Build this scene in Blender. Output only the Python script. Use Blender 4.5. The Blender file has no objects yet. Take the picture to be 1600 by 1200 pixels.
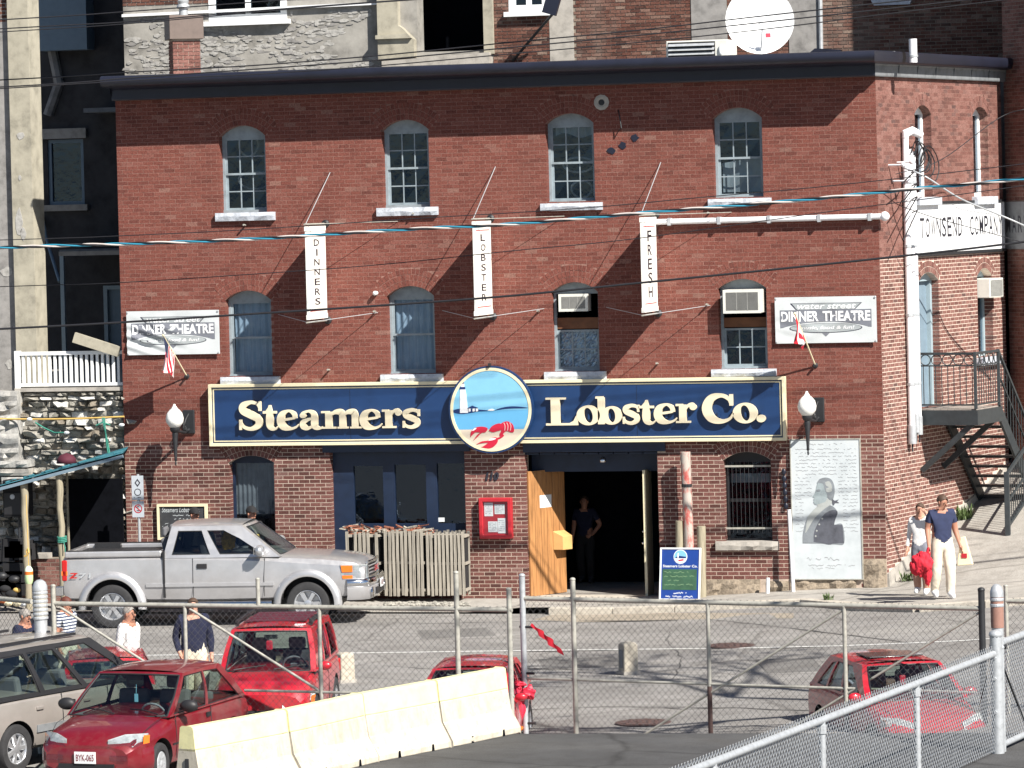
import bpy, bmesh, math, random
import numpy as np
from mathutils import Vector, Matrix, geometry
R = math.radians
random.seed(7); RNG = np.random.default_rng(11)
scene = bpy.context.scene
COL = scene.collection

# ---------------------------------------------------------------- camera
CAM_YAW, CAM_PITCH, CAM_ROLL, CAM_F = R(14.6), R(1.0), 0.0250, 6500.0
cd = Vector((-math.sin(CAM_YAW)*math.cos(CAM_PITCH), math.cos(CAM_YAW)*math.cos(CAM_PITCH), -math.sin(CAM_PITCH)))
_r = Vector((math.cos(CAM_YAW), math.sin(CAM_YAW), 0)); _u = _r.cross(cd)
cr = _r*math.cos(CAM_ROLL) - _u*math.sin(CAM_ROLL)
cu = _r*math.sin(CAM_ROLL) + _u*math.cos(CAM_ROLL)
CAM_C = Vector((20.48897, -76.45336, 7.51127))
PPY = 431.458
cam_data = bpy.data.cameras.new('camera')
cam = bpy.data.objects.new('camera', cam_data); COL.objects.link(cam)
cam.matrix_world = Matrix(((cr.x, cu.x, -cd.x, CAM_C.x), (cr.y, cu.y, -cd.y, CAM_C.y), (cr.z, cu.z, -cd.z, CAM_C.z), (0, 0, 0, 1)))
cam_data.sensor_width = 36.0; cam_data.lens = 36.0*CAM_F/1600.0
cam_data.shift_y = (PPY-600.0)/1600.0
cam_data.clip_start = 0.5; cam_data.clip_end = 2000
scene.camera = cam

# ---------------------------------------------------------------- sky, sun, exposure
SUN_L = Vector((-1.30, 1.0, -1.45)).normalized()          # the way the light travels
world = bpy.data.worlds.new('World'); scene.world = world; world.use_nodes = True
wn = world.node_tree.nodes; wl = world.node_tree.links
sky = wn.new('ShaderNodeTexSky'); sky.sky_type = 'NISHITA'; sky.sun_disc = False
sky.sun_elevation = math.asin(-SUN_L.z)
sky.sun_rotation = math.atan2(-SUN_L.x, -SUN_L.y)
sky.altitude = 10; sky.air_density = 0.75; sky.dust_density = 0.25; sky.ozone_density = 1.5
bg = wn['Background']; bg.inputs['Strength'].default_value = 0.05
wl.new(sky.outputs['Color'], bg.inputs['Color'])
sun_d = bpy.data.lights.new('sun', 'SUN'); sun_d.energy = 5.0; sun_d.angle = R(0.5); sun_d.color = (1.0, 0.95, 0.87)
sun = bpy.data.objects.new('sun', sun_d); COL.objects.link(sun)
sun.rotation_euler = (-SUN_L).to_track_quat('Z', 'Y').to_euler(); sun.location = (30, -30, 40)
scene.view_settings.view_transform = 'Standard'; scene.view_settings.look = 'None'
scene.view_settings.exposure = 0.95; scene.view_settings.gamma = 1.0
scene.view_settings.use_curve_mapping = False
scene.render.engine = 'CYCLES'
scene.cycles.max_bounces = 6; scene.cycles.transparent_max_bounces = 24

# ---------------------------------------------------------------- survey: a point of the photograph carried to a real plane of the place
def sight(px, py):
    return cd + cr*((px-800)/CAM_F) - cu*((py-PPY)/CAM_F)
def fac(px, py, y=0.0):
    v = sight(px, py); return CAM_C + v*((y-CAM_C.y)/v.y)
def gnd(px, py, z=0.0):
    v = sight(px, py); return CAM_C + v*((z-CAM_C.z)/v.z)
SA = R(12.0)
CORNER = Vector((7.635, 0, 0))
SDIR = Vector((math.sin(SA), math.cos(SA), 0)); SNRM = Vector((math.cos(SA), -math.sin(SA), 0))
def side(px, py, off=0.0):
    v = sight(px, py); o = CORNER + SNRM*off
    return CAM_C + v*((o-CAM_C).dot(SNRM)/v.dot(SNRM))
def pxz(px, py, y=0.0):
    p = fac(px, py, y); return (p.x, p.z)

# ---------------------------------------------------------------- mesh builder
class MB:
    def __init__(s): s.v = []; s.f = []; s.m = []; s.cur = 0
    def mat(s, i): s.cur = i; return s
    def add(s, vs, fs, M=None):
        b = len(s.v)
        for p in vs:
            p = Vector(p)
            s.v.append(tuple(M @ p) if M is not None else tuple(p))
        for f in fs: s.f.append(tuple(i+b for i in f)); s.m.append(s.cur)
        return s
    def box(s, x0, x1, y0, y1, z0, z1, M=None):
        return s.add([(x0,y0,z0),(x1,y0,z0),(x1,y1,z0),(x0,y1,z0),(x0,y0,z1),(x1,y0,z1),(x1,y1,z1),(x0,y1,z1)],
                     [(0,3,2,1),(4,5,6,7),(0,1,5,4),(1,2,6,5),(2,3,7,6),(3,0,4,7)], M)
    def cbox(s, c, d, M=None):
        return s.box(c[0]-d[0]/2, c[0]+d[0]/2, c[1]-d[1]/2, c[1]+d[1]/2, c[2]-d[2]/2, c[2]+d[2]/2, M)
    def bar(s, a, b, w, h, up=(0,0,1)):
        a = Vector(a); b = Vector(b); d = (b-a); L = d.length
        if L < 1e-6: return s
        d /= L; u = Vector(up)
        if abs(d.dot(u)) > .98: u = Vector((0,1,0)) if abs(d.y) < .9 else Vector((1,0,0))
        x = d.cross(u).normalized(); u = x.cross(d)
        M = Matrix(((x.x,d.x,u.x,a.x),(x.y,d.y,u.y,a.y),(x.z,d.z,u.z,a.z),(0,0,0,1)))
        return s.box(-w/2, w/2, 0, L, -h/2, h/2, M)
    def tube(s, pts, r, n=8, cap=True, r1=None):
        pts = [Vector(p) for p in pts]; k = len(pts); vs = []; fs = []
        up = None
        for i, p in enumerate(pts):
            t = (pts[min(i+1,k-1)]-pts[max(i-1,0)]).normalized()
            if up is None:
                up = Vector((0,0,1)) if abs(t.z) < .9 else Vector((1,0,0))
            x = t.cross(up).normalized(); up = x.cross(t).normalized()
            rr = r if r1 is None else r+(r1-r)*i/(k-1)
            if isinstance(r, (list, tuple)): rr = r[i]
            for j in range(n):
                a = 2*math.pi*j/n; vs.append(p + x*(rr*math.cos(a)) + up*(rr*math.sin(a)))
        for i in range(k-1):
            for j in range(n):
                fs.append((i*n+j, i*n+(j+1)%n, (i+1)*n+(j+1)%n, (i+1)*n+j))
        if cap:
            fs.append(tuple(range(n-1,-1,-1))); fs.append(tuple((k-1)*n+j for j in range(n)))
        return s.add(vs, fs)
    def lathe(s, prof, n=16, M=None, cap=True):
        vs = []; fs = []; k = len(prof)
        for (r, z) in prof:
            for j in range(n):
                a = 2*math.pi*j/n; vs.append((r*math.cos(a), r*math.sin(a), z))
        for i in range(k-1):
            for j in range(n):
                fs.append((i*n+j, i*n+(j+1)%n, (i+1)*n+(j+1)%n, (i+1)*n+j))
        if cap:
            fs.append(tuple(range(n-1,-1,-1))); fs.append(tuple((k-1)*n+j for j in range(n)))
        return s.add(vs, fs, M)
    def poly(s, loops, h0, h1, M=None, sides=True, back=False):
        """flat outline (with holes) in local x,y; front at h1, back at h0 (local z)."""
        L = [[Vector((p[0],p[1],0)) for p in lp] for lp in loops]
        flat = [p for lp in L for p in lp]
        tris = geometry.tessellate_polygon(L)
        vs = [(p.x,p.y,h1) for p in flat]; n = len(vs); fs = []
        for t in tris:
            a, b, c = (flat[i] for i in t)
            if (b-a).cross(c-a).z < 0: t = (t[0],t[2],t[1])
            fs.append(tuple(t))
        if sides and abs(h1-h0) > 1e-9:
            vs += [(p.x,p.y,h0) for p in flat]
            if back: fs += [(n+f[0], n+f[2], n+f[1]) for f in list(fs)]
            o = 0
            for li, lp in enumerate(L):
                k = len(lp); area = sum(lp[i].x*lp[(i+1)%k].y-lp[(i+1)%k].x*lp[i].y for i in range(k))
                ccw = area > 0
                if li: ccw = not ccw
                for i in range(k):
                    a, b = o+i, o+(i+1)%k
                    q = (a, a+n, b+n, b) if ccw else (a, b, b+n, a+n)
                    fs.append(q if li == 0 or True else q[::-1])
                o += k
        return s.add(vs, fs, M)
    def ball(s, c, r, n=12, m=8, M=None):
        c = Vector(c); rr = r if isinstance(r, (tuple,list)) else (r,r,r)
        vs = [(c.x,c.y,c.z+rr[2])]; fs = []
        for i in range(1,m):
            t = math.pi*i/m
            for j in range(n):
                a = 2*math.pi*j/n
                vs.append((c.x+rr[0]*math.sin(t)*math.cos(a), c.y+rr[1]*math.sin(t)*math.sin(a), c.z+rr[2]*math.cos(t)))
        vs.append((c.x,c.y,c.z-rr[2]))
        for j in range(n): fs.append((0,1+j,1+(j+1)%n))
        for i in range(m-2):
            for j in range(n):
                fs.append((1+i*n+j, 1+(i+1)*n+j, 1+(i+1)*n+(j+1)%n, 1+i*n+(j+1)%n))
        e = len(vs)-1; b = 1+(m-2)*n
        for j in range(n): fs.append((e, b+(j+1)%n, b+j))
        return s.add(vs, fs, M)
    def grid(s, fn, nu, nv, closed_u=False):
        vs = [fn(i/nu, j/nv) for j in range(nv+1) for i in range(nu+1)]
        fs = [(j*(nu+1)+i, j*(nu+1)+i+1, (j+1)*(nu+1)+i+1, (j+1)*(nu+1)+i) for j in range(nv) for i in range(nu)]
        return s.add(vs, fs)
    def build(s, name, mats, parent=None, smooth=None, bevel=0, loc=None):
        me = bpy.data.meshes.new(name); me.from_pydata(s.v, [], s.f)
        if not isinstance(mats, (list, tuple)): mats = [mats]
        for m in mats: me.materials.append(m)
        if len(mats) > 1: me.polygons.foreach_set('material_index', s.m)
        me.update()
        if smooth is not None:
            me.shade_smooth()
            if smooth < 179: me.set_sharp_from_angle(angle=R(smooth))
        o = bpy.data.objects.new(name, me); COL.objects.link(o)
        if parent is not None: o.parent = parent
        if bevel:
            b = o.modifiers.new('bevel', 'BEVEL'); b.width = bevel; b.segments = 2; b.limit_method = 'ANGLE'; b.angle_limit = R(40)
        return o

def tag(o, label=None, cat=None, group=None, kind=None):
    if label: o['label'] = label
    if cat: o['category'] = cat
    if group: o['group'] = group
    if kind: o['kind'] = kind
    return o
def thing(name, label, cat, loc=(0,0,0), rz=0.0, group=None):
    o = bpy.data.objects.new(name, None); COL.objects.link(o); o.empty_display_size = .1
    o.location = loc; o.rotation_euler = (0,0,rz)
    return tag(o, label, cat, group)
def kids(o): return [c for c in bpy.data.objects if c.parent == o]
def copy_tree(o, parent=None, table=None):
    c = o.copy(); COL.objects.link(c); c.parent = parent
    for ch in kids(o): copy_tree(ch, c)
    return c
def link_copy(src, name, parent, M):
    o = bpy.data.objects.new(name, src.data); COL.objects.link(o); o.parent = parent; o.matrix_local = M
    return o
def frame(o, x, y, z):
    """matrix with the given local axes"""
    return Matrix(((x[0],y[0],z[0],o[0]),(x[1],y[1],z[1],o[1]),(x[2],y[2],z[2],o[2]),(0,0,0,1)))
FX, FZ, FN = Vector((1,0,0)), Vector((0,0,1)), Vector((0,-1,0))
def wallM(y=0.0):            # local (x, y, z) -> facade (x right, z up, out of the wall)
    return frame((0,y,0), FX, FZ, FN)
def sideM(off=0.0, o=CORNER):
    p = o + SNRM*off
    return frame(p, SDIR, FZ, SNRM)
# ---------------------------------------------------------------- materials
def new_mat(name):
    m = bpy.data.materials.new(name); m.use_nodes = True
    nt = m.node_tree; b = nt.nodes['Principled BSDF']
    return m, nt.nodes, nt.links, b
def ramp(n, l, fac_out, stops):
    r = n.new('ShaderNodeValToRGB'); e = r.color_ramp.elements
    while len(e) < len(stops): e.new(0.5)
    for k, (p, c) in enumerate(stops):
        e[k].position = p; e[k].color = (*c, 1) if len(c) == 3 else c
    l.new(fac_out, r.inputs[0]); return r.outputs[0]
def noise(n, l, scale, detail=4, rough=.6, coord='Object', stretch=None):
    tc = n.new('ShaderNodeTexCoord'); t = n.new('ShaderNodeTexNoise')
    t.inputs['Scale'].default_value = scale; t.inputs['Detail'].default_value = detail; t.inputs['Roughness'].default_value = rough
    if stretch:
        mp = n.new('ShaderNodeMapping'); mp.inputs['Scale'].default_value = stretch
        l.new(tc.outputs[coord], mp.inputs[0]); l.new(mp.outputs[0], t.inputs['Vector'])
    else: l.new(tc.outputs[coord], t.inputs['Vector'])
    return t.outputs['Fac']
def mix(n, l, a, b, f, kind='MIX'):
    m = n.new('ShaderNodeMix'); m.data_type = 'RGBA'; m.blend_type = kind
    for s, v in ((m.inputs[6], a), (m.inputs[7], b)):
        if isinstance(v, tuple): s.default_value = (*v, 1)
        else: l.new(v, s)
    if isinstance(f, (int, float)): m.inputs[0].default_value = f
    else: l.new(f, m.inputs[0])
    return m.outputs[2]
def bump(n, l, b, h, strength=.3, dist=.01):
    bp = n.new('ShaderNodeBump'); bp.inputs['Strength'].default_value = strength; bp.inputs['Distance'].default_value = dist
    l.new(h, bp.inputs['Height']); l.new(bp.outputs[0], b.inputs['Normal'])
def plain(name, c, rough=.6, metal=0, var=.25, scale=6, bmp=0, spec=.5, coat=0, stretch=None, dark=None):
    """one real colour with wear: two noises vary it a little"""
    m, n, l, b = new_mat(name)
    lo = dark or tuple(x*(1-var) for x in c); hi = tuple(min(1, x*(1+var*.6)) for x in c)
    f = noise(n, l, scale, 6, .65, stretch=stretch)
    col = ramp(n, l, f, [(.3, lo), (.5, c), (.72, hi)])
    l.new(col, b.inputs['Base Color'])
    b.inputs['Roughness'].default_value = rough; b.inputs['Metallic'].default_value = metal
    b.inputs['Specular IOR Level'].default_value = spec; b.inputs['Coat Weight'].default_value = coat
    b.inputs['Coat Roughness'].default_value = .04
    if bmp: bump(n, l, b, f, bmp, .02)
    return m
def brick_mat(name, stops, obj_random=False, stain=.35, tint=(.06,.03,.025), rough=.9):
    m, n, l, b = new_mat(name)
    if obj_random: rnd = n.new('ShaderNodeObjectInfo').outputs['Random']
    else: rnd = n.new('ShaderNodeNewGeometry').outputs['Random Per Island']
    c = ramp(n, l, rnd, stops)
    geo = n.new('ShaderNodeNewGeometry')
    t = n.new('ShaderNodeTexNoise'); t.inputs['Scale'].default_value = 40; t.inputs['Detail'].default_value = 4
    l.new(geo.outputs['Position'], t.inputs['Vector'])
    sp = ramp(n, l, t.outputs['Fac'], [(.32, (.55,.5,.48)), (.55, (1,1,1)), (.75, (1.12,1.1,1.08))])
    c = mix(n, l, c, sp, 1.0, 'MULTIPLY')
    t2 = n.new('ShaderNodeTexNoise'); t2.inputs['Scale'].default_value = .7; t2.inputs['Detail'].default_value = 6; t2.inputs['Roughness'].default_value = .7
    mp = n.new('ShaderNodeMapping'); mp.inputs['Scale'].default_value = (1,1,.45)
    l.new(geo.outputs['Position'], mp.inputs[0]); l.new(mp.outputs[0], t2.inputs['Vector'])
    f2 = ramp(n, l, t2.outputs['Fac'], [(.5, (0,0,0)), (.75, (stain,)*3)])
    c = mix(n, l, c, tint, f2)
    l.new(c, b.inputs['Base Color']); b.inputs['Roughness'].default_value = rough; b.inputs['Specular IOR Level'].default_value = .25
    bump(n, l, b, t.outputs['Fac'], .25, .004)
    return m
UPPER = [(0, (.135,.046,.036)), (.10, (.165,.054,.042)), (.45, (.186,.062,.047)), (.8, (.20,.069,.053)), (.97, (.212,.082,.065)), (1, (.24,.125,.10))]
LOWER = [(0, (.085,.038,.033)), (.2, (.13,.053,.045)), (.6, (.17,.071,.060)), (.88, (.19,.086,.074)), (1, (.22,.125,.11))]
SIDE = [(0, (.13,.062,.053)), (.3, (.19,.085,.07)), (.6, (.225,.108,.09)), (.9, (.25,.13,.11)), (1, (.11,.062,.056))]
OLD = [(0, (.07,.035,.028)), (.3, (.12,.05,.037)), (.6, (.15,.068,.05)), (.88, (.18,.09,.068)), (1, (.24,.17,.135))]
M = {}
M['brick_up'] = brick_mat('brick_upper', UPPER)
M['brick_lo'] = brick_mat('brick_lower', LOWER)
M['brick_lo1'] = brick_mat('brick_lower_single', LOWER, True)
M['brick_side'] = brick_mat('brick_side', SIDE)
M['brick_old'] = brick_mat('brick_old', OLD, stain=.5, tint=(.3,.26,.22))
M['mortar_up'] = plain('mortar_upper', (.235,.125,.10), .95, var=.75, scale=16)
M['mortar_lo'] = plain('mortar_lower', (.44,.355,.29), .95, var=.3, scale=9)
M['mortar_side'] = plain('mortar_side', (.60,.50,.42), .95, var=.3, scale=9)
M['mortar_old'] = plain('mortar_old', (.22,.185,.15), .95, var=.4, scale=5)
M['cornice'] = plain('cornice_metal', (.011,.013,.026), .42, var=.3, scale=2)
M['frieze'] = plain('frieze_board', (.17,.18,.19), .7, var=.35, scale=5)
M['win'] = plain('window_paint', (.25,.30,.33), .6, var=.25, scale=7)
M['win_white'] = plain('white_frame_paint', (.75,.76,.76), .5, var=.12, scale=5)
M['sill'] = plain('painted_sill', (.46,.49,.54), .8, var=.3, scale=14, bmp=.5)
M['navy'] = plain('navy_paint', (.009,.036,.115), .42, var=.15, scale=3)
M['navy_dk'] = plain('navy_trim', (.008,.018,.045), .5, var=.3, scale=4)
M['cream'] = plain('cream_paint', (.74,.66,.45), .5, var=.08, scale=4)
M['letter'] = plain('letter_paint', (.70,.62,.45), .5, var=.06, scale=4)
M['black'] = plain('black_paint', (.012,.012,.014), .5, var=.3)
M['iron'] = plain('black_iron', (.02,.021,.024), .5, var=.3, scale=12)
M['dark'] = plain('dark_interior', (.0045,.005,.007), .95, var=.4, spec=.05)  # near-black: darkness of unlit rooms and recesses put into the colour
M['galv'] = plain('galvanised_steel', (.46,.48,.50), .45, metal=.35, var=.22, scale=14)
M['galv_old'] = plain('dull_galvanised_steel', (.36,.35,.31), .6, metal=.15, var=.3, scale=14)
M['wire'] = plain('fence_wire', (.13,.13,.135), .5, metal=.3, var=.25, scale=20)
M['white'] = plain('white_paint', (.78,.79,.80), .5, var=.1, scale=6)
M['whitepipe'] = plain('white_pipe', (.78,.78,.80), .45, var=.12, scale=8)
M['banner'] = plain('banner_vinyl', (.55,.58,.59), .5, var=.07, scale=3)
M['b_grey'] = plain('banner_grey', (.17,.18,.21), .5, var=.12, scale=5)
M['b_dk'] = plain('banner_dark', (.045,.045,.07), .5, var=.12)
M['b_lt'] = plain('banner_pale_grey', (.34,.37,.38), .5, var=.12)
M['blade'] = plain('blade_white', (.80,.79,.74), .5, var=.06)
M['ink'] = plain('ink', (.02,.02,.03), .5, var=.1)
M['red_paint'] = plain('red_paint', (.42,.02,.03), .4, var=.15, scale=4)
M['paper'] = plain('paper', (.72,.74,.74), .7, var=.08, scale=30)
M['globe'] = plain('milk_glass_globe', (.82,.82,.78), .25, var=.04)
M['sky_art'] = plain('art_sky', (.20,.47,.66), .5, var=.06, scale=3)
M['sea_art'] = plain('art_sea', (.11,.36,.60), .5, var=.06, scale=3)
M['sand_art'] = plain('art_sand', (.60,.52,.42), .5, var=.06, scale=3)
M['hill_art'] = plain('art_hill', (.008,.03,.13), .5, var=.1)
M['lob_art'] = plain('art_red', (.50,.012,.04), .5, var=.1)
M['lob_lt'] = plain('art_pink', (.70,.42,.40), .5, var=.1)
M['granite'] = plain('granite_block', (.27,.22,.165), .9, var=.55, scale=16, bmp=1.0)
M['concrete'] = plain('old_concrete', (.36,.335,.30), .9, var=.3, scale=5, bmp=.3)
M['stucco'] = plain('grey_stucco', (.25,.24,.23), .95, var=.4, scale=4, bmp=.4)
M['pilaster'] = plain('tan_concrete', (.34,.315,.25), .95, var=.35, scale=3, bmp=.3)
M['plaster'] = plain('flaking_plaster', (.27,.258,.235), .95, var=.5, scale=2.2, bmp=.5)
M['rock'] = plain('wall_stone', (.30,.285,.25), .95, var=.6, scale=5, bmp=.8)
M['rock_lt'] = plain('pale_wall_stone', (.58,.57,.54), .95, var=.4, scale=5, bmp=.8)
def stained(name, c, dirt, streak=(3,3,.35), amount=.6, chips=None):
    m, n, l, b = new_mat(name)
    base = ramp(n, l, noise(n, l, 5, 6, .65), [(.3, tuple(x*.82 for x in c)), (.55, c), (.75, tuple(min(1,x*1.08) for x in c))])
    s_ = ramp(n, l, noise(n, l, 2.6, 7, .7, stretch=streak), [(.50, (0,0,0)), (.68, (amount,)*3)])
    col = mix(n, l, base, dirt, s_)
    s2 = ramp(n, l, noise(n, l, 22, 5, .75), [(.60, (0,0,0)), (.66, (.75,)*3)])
    col = mix(n, l, col, chips or dirt, s2)
    l.new(col, b.inputs['Base Color']); b.inputs['Roughness'].default_value = .9; bump(n, l, b, noise(n, l, 22, 5, .75), .35, .01); return m
M['barrier'] = stained('barrier_concrete', (.52,.475,.39), (.27,.235,.185), amount=.55)
M['yellow'] = stained('yellow_paint', (.79,.74,.40), (.60,.55,.33), amount=.3, chips=(.50,.47,.40))
M['rubber'] = plain('tyre_rubber', (.028,.028,.03), .85, var=.3, scale=12)
M['alloy'] = plain('alloy_wheel', (.58,.59,.61), .3, metal=.7, var=.12)
M['chrome'] = plain('chrome', (.72,.73,.75), .12, metal=1, var=.05)
M['wood_grey'] = plain('weathered_wood', (.33,.30,.25), .9, var=.45, scale=3, stretch=(9,9,.8), bmp=.4)
M['wood_pole'] = plain('weathered_post_wood', (.30,.265,.19), .9, var=.4, scale=3, stretch=(9,9,.8), bmp=.4)
M['plank'] = plain('varnished_pine', (.37,.18,.07), .45, var=.5, scale=2.2, stretch=(8,8,.7), spec=.5)
M['plank_lt'] = plain('pale_pine_box', (.60,.36,.14), .5, var=.2, scale=3)
M['teal'] = plain('teal_roof', (.035,.15,.19), .5, var=.3, scale=7)
M['rope_g'] = plain('green_rope', (.04,.23,.17), .8, var=.2)
M['rope_y'] = plain('yellow_rope', (.55,.36,.10), .8, var=.2)
M['board_blk'] = plain('chalkboard_slate', (.035,.037,.042), .7, var=.5, scale=5)
M['chalk'] = plain('chalk_line', (.52,.56,.58), .9, var=.3, scale=30)
M['chalkgreen'] = plain('green_chalkboard', (.035,.10,.055), .7, var=.3, scale=6)
M['chalk_g'] = plain('pale_green_chalk', (.22,.36,.20), .9, var=.3, scale=30)
M['royal'] = plain('royal_blue_paint', (.012,.05,.26), .45, var=.1)
M['mural'] = None
M['stair'] = plain('painted_steel', (.030,.036,.040), .5, var=.25, scale=8)
M['deck'] = plain('landing_boards', (.30,.26,.23), .9, var=.3)
M['ac'] = plain('air_conditioner_case', (.62,.62,.57), .5, var=.08)
M['ac_grill'] = plain('air_conditioner_grille', (.22,.22,.21), .6, var=.15)
M['plywood'] = plain('brown_plywood', (.15,.06,.025), .7, var=.3)
M['door_blue'] = plain('blue_grey_door', (.17,.235,.29), .6, var=.12)
M['door_frame'] = plain('pale_blue_frame', (.30,.38,.42), .6, var=.12)
M['cable'] = plain('black_cable', (.012,.012,.016), .6, var=.2)
M['cable_w'] = plain('white_strand', (.60,.55,.52), .5, var=.1)
M['cable_b'] = plain('blue_strand', (.03,.24,.36), .5, var=.1)
M['red_cloth'] = plain('red_cloth', (.52,.012,.03), .8, var=.3, scale=8)
M['red_plastic'] = plain('red_plastic', (.55,.02,.05), .5, var=.2, scale=8)
M['orange'] = plain('orange_plastic', (.70,.16,.02), .5, var=.1)
M['manhole'] = plain('rusty_iron_cover', (.085,.05,.045), .8, var=.4, scale=14, bmp=.5)
M['paintline'] = plain('road_paint', (.62,.62,.60), .85, var=.3, scale=9)
M['skin'] = plain('skin', (.50,.27,.19), .6, var=.1)
M['skin2'] = plain('tanned_skin', (.40,.19,.125), .6, var=.1)
M['hair_br'] = plain('brown_hair', (.07,.04,.025), .7, var=.3, scale=40)
M['hair_gr'] = plain('grey_hair', (.25,.23,.21), .7, var=.3, scale=40)
M['hair_rd'] = plain('auburn_hair', (.10,.025,.015), .7, var=.3, scale=40)
M['cl_navy'] = plain('navy_cotton', (.022,.030,.075), .9, var=.25, scale=8)
M['cl_navydk'] = plain('dark_navy_knit', (.008,.011,.035), .9, var=.25, scale=8)
M['cl_white'] = plain('white_cotton', (.72,.71,.70), .9, var=.12, scale=8)
M['cl_khaki'] = plain('pale_khaki_cotton', (.64,.58,.47), .9, var=.12, scale=8)
M['cl_black'] = plain('black_cotton', (.012,.012,.014), .9, var=.3)
M['cl_grey'] = plain('grey_cotton', (.20,.21,.25), .9, var=.2)
M['cl_red'] = M['red_cloth']
M['shoe_w'] = plain('white_leather', (.72,.72,.72), .6, var=.1)
M['shoe_b'] = plain('dark_shoe', (.03,.03,.035), .6, var=.2)
M['seat'] = plain('car_seat_cloth', (.13,.13,.14), .9, var=.2)
M['trim'] = plain('black_trim', (.016,.016,.018), .55, var=.2)
M['lamp_red'] = plain('red_lens', (.42,.012,.012), .2, var=.1)
M['lamp_or'] = plain('amber_lens', (.72,.16,.02), .2, var=.1)
M['green_leaf'] = plain('leaf', (.07,.11,.03), .7, var=.5, scale=20)
M['leaf_y'] = plain('dry_leaf', (.16,.17,.05), .7, var=.5, scale=20)
M['plate'] = plain('plate_white', (.70,.71,.72), .4, var=.06)
M['plate_ink'] = plain('plate_ink', (.20,.05,.06), .5, var=.06)

def paint(name, c, metal=.0, rough=.3):
    m, n, l, b = new_mat(name)
    f = noise(n, l, 3.0, 5, .6)
    c2 = ramp(n, l, f, [(.3, tuple(x*.86 for x in c)), (.7, c)])
    dust = ramp(n, l, noise(n, l, 1.7, 7, .75), [(.45, (0,0,0)), (.75, (.22,)*3)])
    c2 = mix(n, l, c2, (.24,.21,.18), dust)
    l.new(c2, b.inputs['Base Color'])
    g = ramp(n, l, noise(n, l, 9, 5, .7), [(.35, (rough,)*3), (.75, (rough+.15,)*3)])
    l.new(g, b.inputs['Roughness'])
    b.inputs['Metallic'].default_value = metal; b.inputs['Coat Weight'].default_value = .8; b.inputs['Coat Roughness'].default_value = .05
    return m
M['p_silver'] = paint('silver_pewter_paint', (.56,.555,.565), .6, .32)
M['p_maroon'] = paint('dark_red_paint', (.19,.006,.014), .15, .3)
M['p_red'] = paint('bright_red_paint', (.46,.012,.026), 0, .3)
M['p_champ'] = paint('champagne_paint', (.42,.385,.355), .4, .34)

def glass_mat(name, tint=(.62,.68,.66), base_refl=.05, dark=None, wavy=0):
    """window glass: lets the inside be seen, mirrors by the angle"""
    m = bpy.data.materials.new(name); m.use_nodes = True; nt = m.node_tree; n = nt.nodes; l = nt.links
    n.remove(n['Principled BSDF']); out = n['Material Output']
    gl = n.new('ShaderNodeBsdfGlossy'); gl.inputs['Roughness'].default_value = .015; gl.inputs['Color'].default_value = (.62,.78,1.0,1)
    lwt = n.new('ShaderNodeLayerWeight'); lwt.inputs['Blend'].default_value = .5      # facing: the same from either side
    p5 = n.new('ShaderNodeMath'); p5.operation = 'POWER'; p5.inputs[1].default_value = 4.0; l.new(lwt.outputs['Facing'], p5.inputs[0])
    lw = n.new('ShaderNodeMath'); lw.operation = 'MULTIPLY_ADD'; lw.inputs[1].default_value = .9; lw.inputs[2].default_value = base_refl; l.new(p5.outputs[0], lw.inputs[0])
    if wavy:
        bp = n.new('ShaderNodeBump'); bp.inputs['Strength'].default_value = wavy; bp.inputs['Distance'].default_value = .02
        l.new(noise(n, l, 5, 3, .5), bp.inputs['Height']); l.new(bp.outputs[0], gl.inputs['Normal'])
    if dark:
        a = n.new('ShaderNodeBsdfDiffuse'); a.inputs['Color'].default_value = (*dark, 1)
    else:
        a = n.new('ShaderNodeBsdfTransparent'); a.inputs['Color'].default_value = (*tint, 1)
    mx = n.new('ShaderNodeMixShader'); l.new(lw.outputs[0], mx.inputs[0]); l.new(a.outputs[0], mx.inputs[1]); l.new(gl.outputs[0], mx.inputs[2])
    l.new(mx.outputs[0], out.inputs['Surface'])
    return m
M['glass'] = glass_mat('window_glass', (.60,.66,.70), base_refl=.07, wavy=.25)
M['glass_car'] = glass_mat('car_glass', (.66,.74,.70))
M['glass_car_dk'] = glass_mat('dark_car_glass', (.30,.34,.36))
M['lens'] = glass_mat('clear_lens', (.85,.87,.88))
M['headlamp'] = plain('headlamp_reflector', (.50,.52,.52), .18, metal=.2, var=.3, scale=14, coat=.6)

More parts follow.
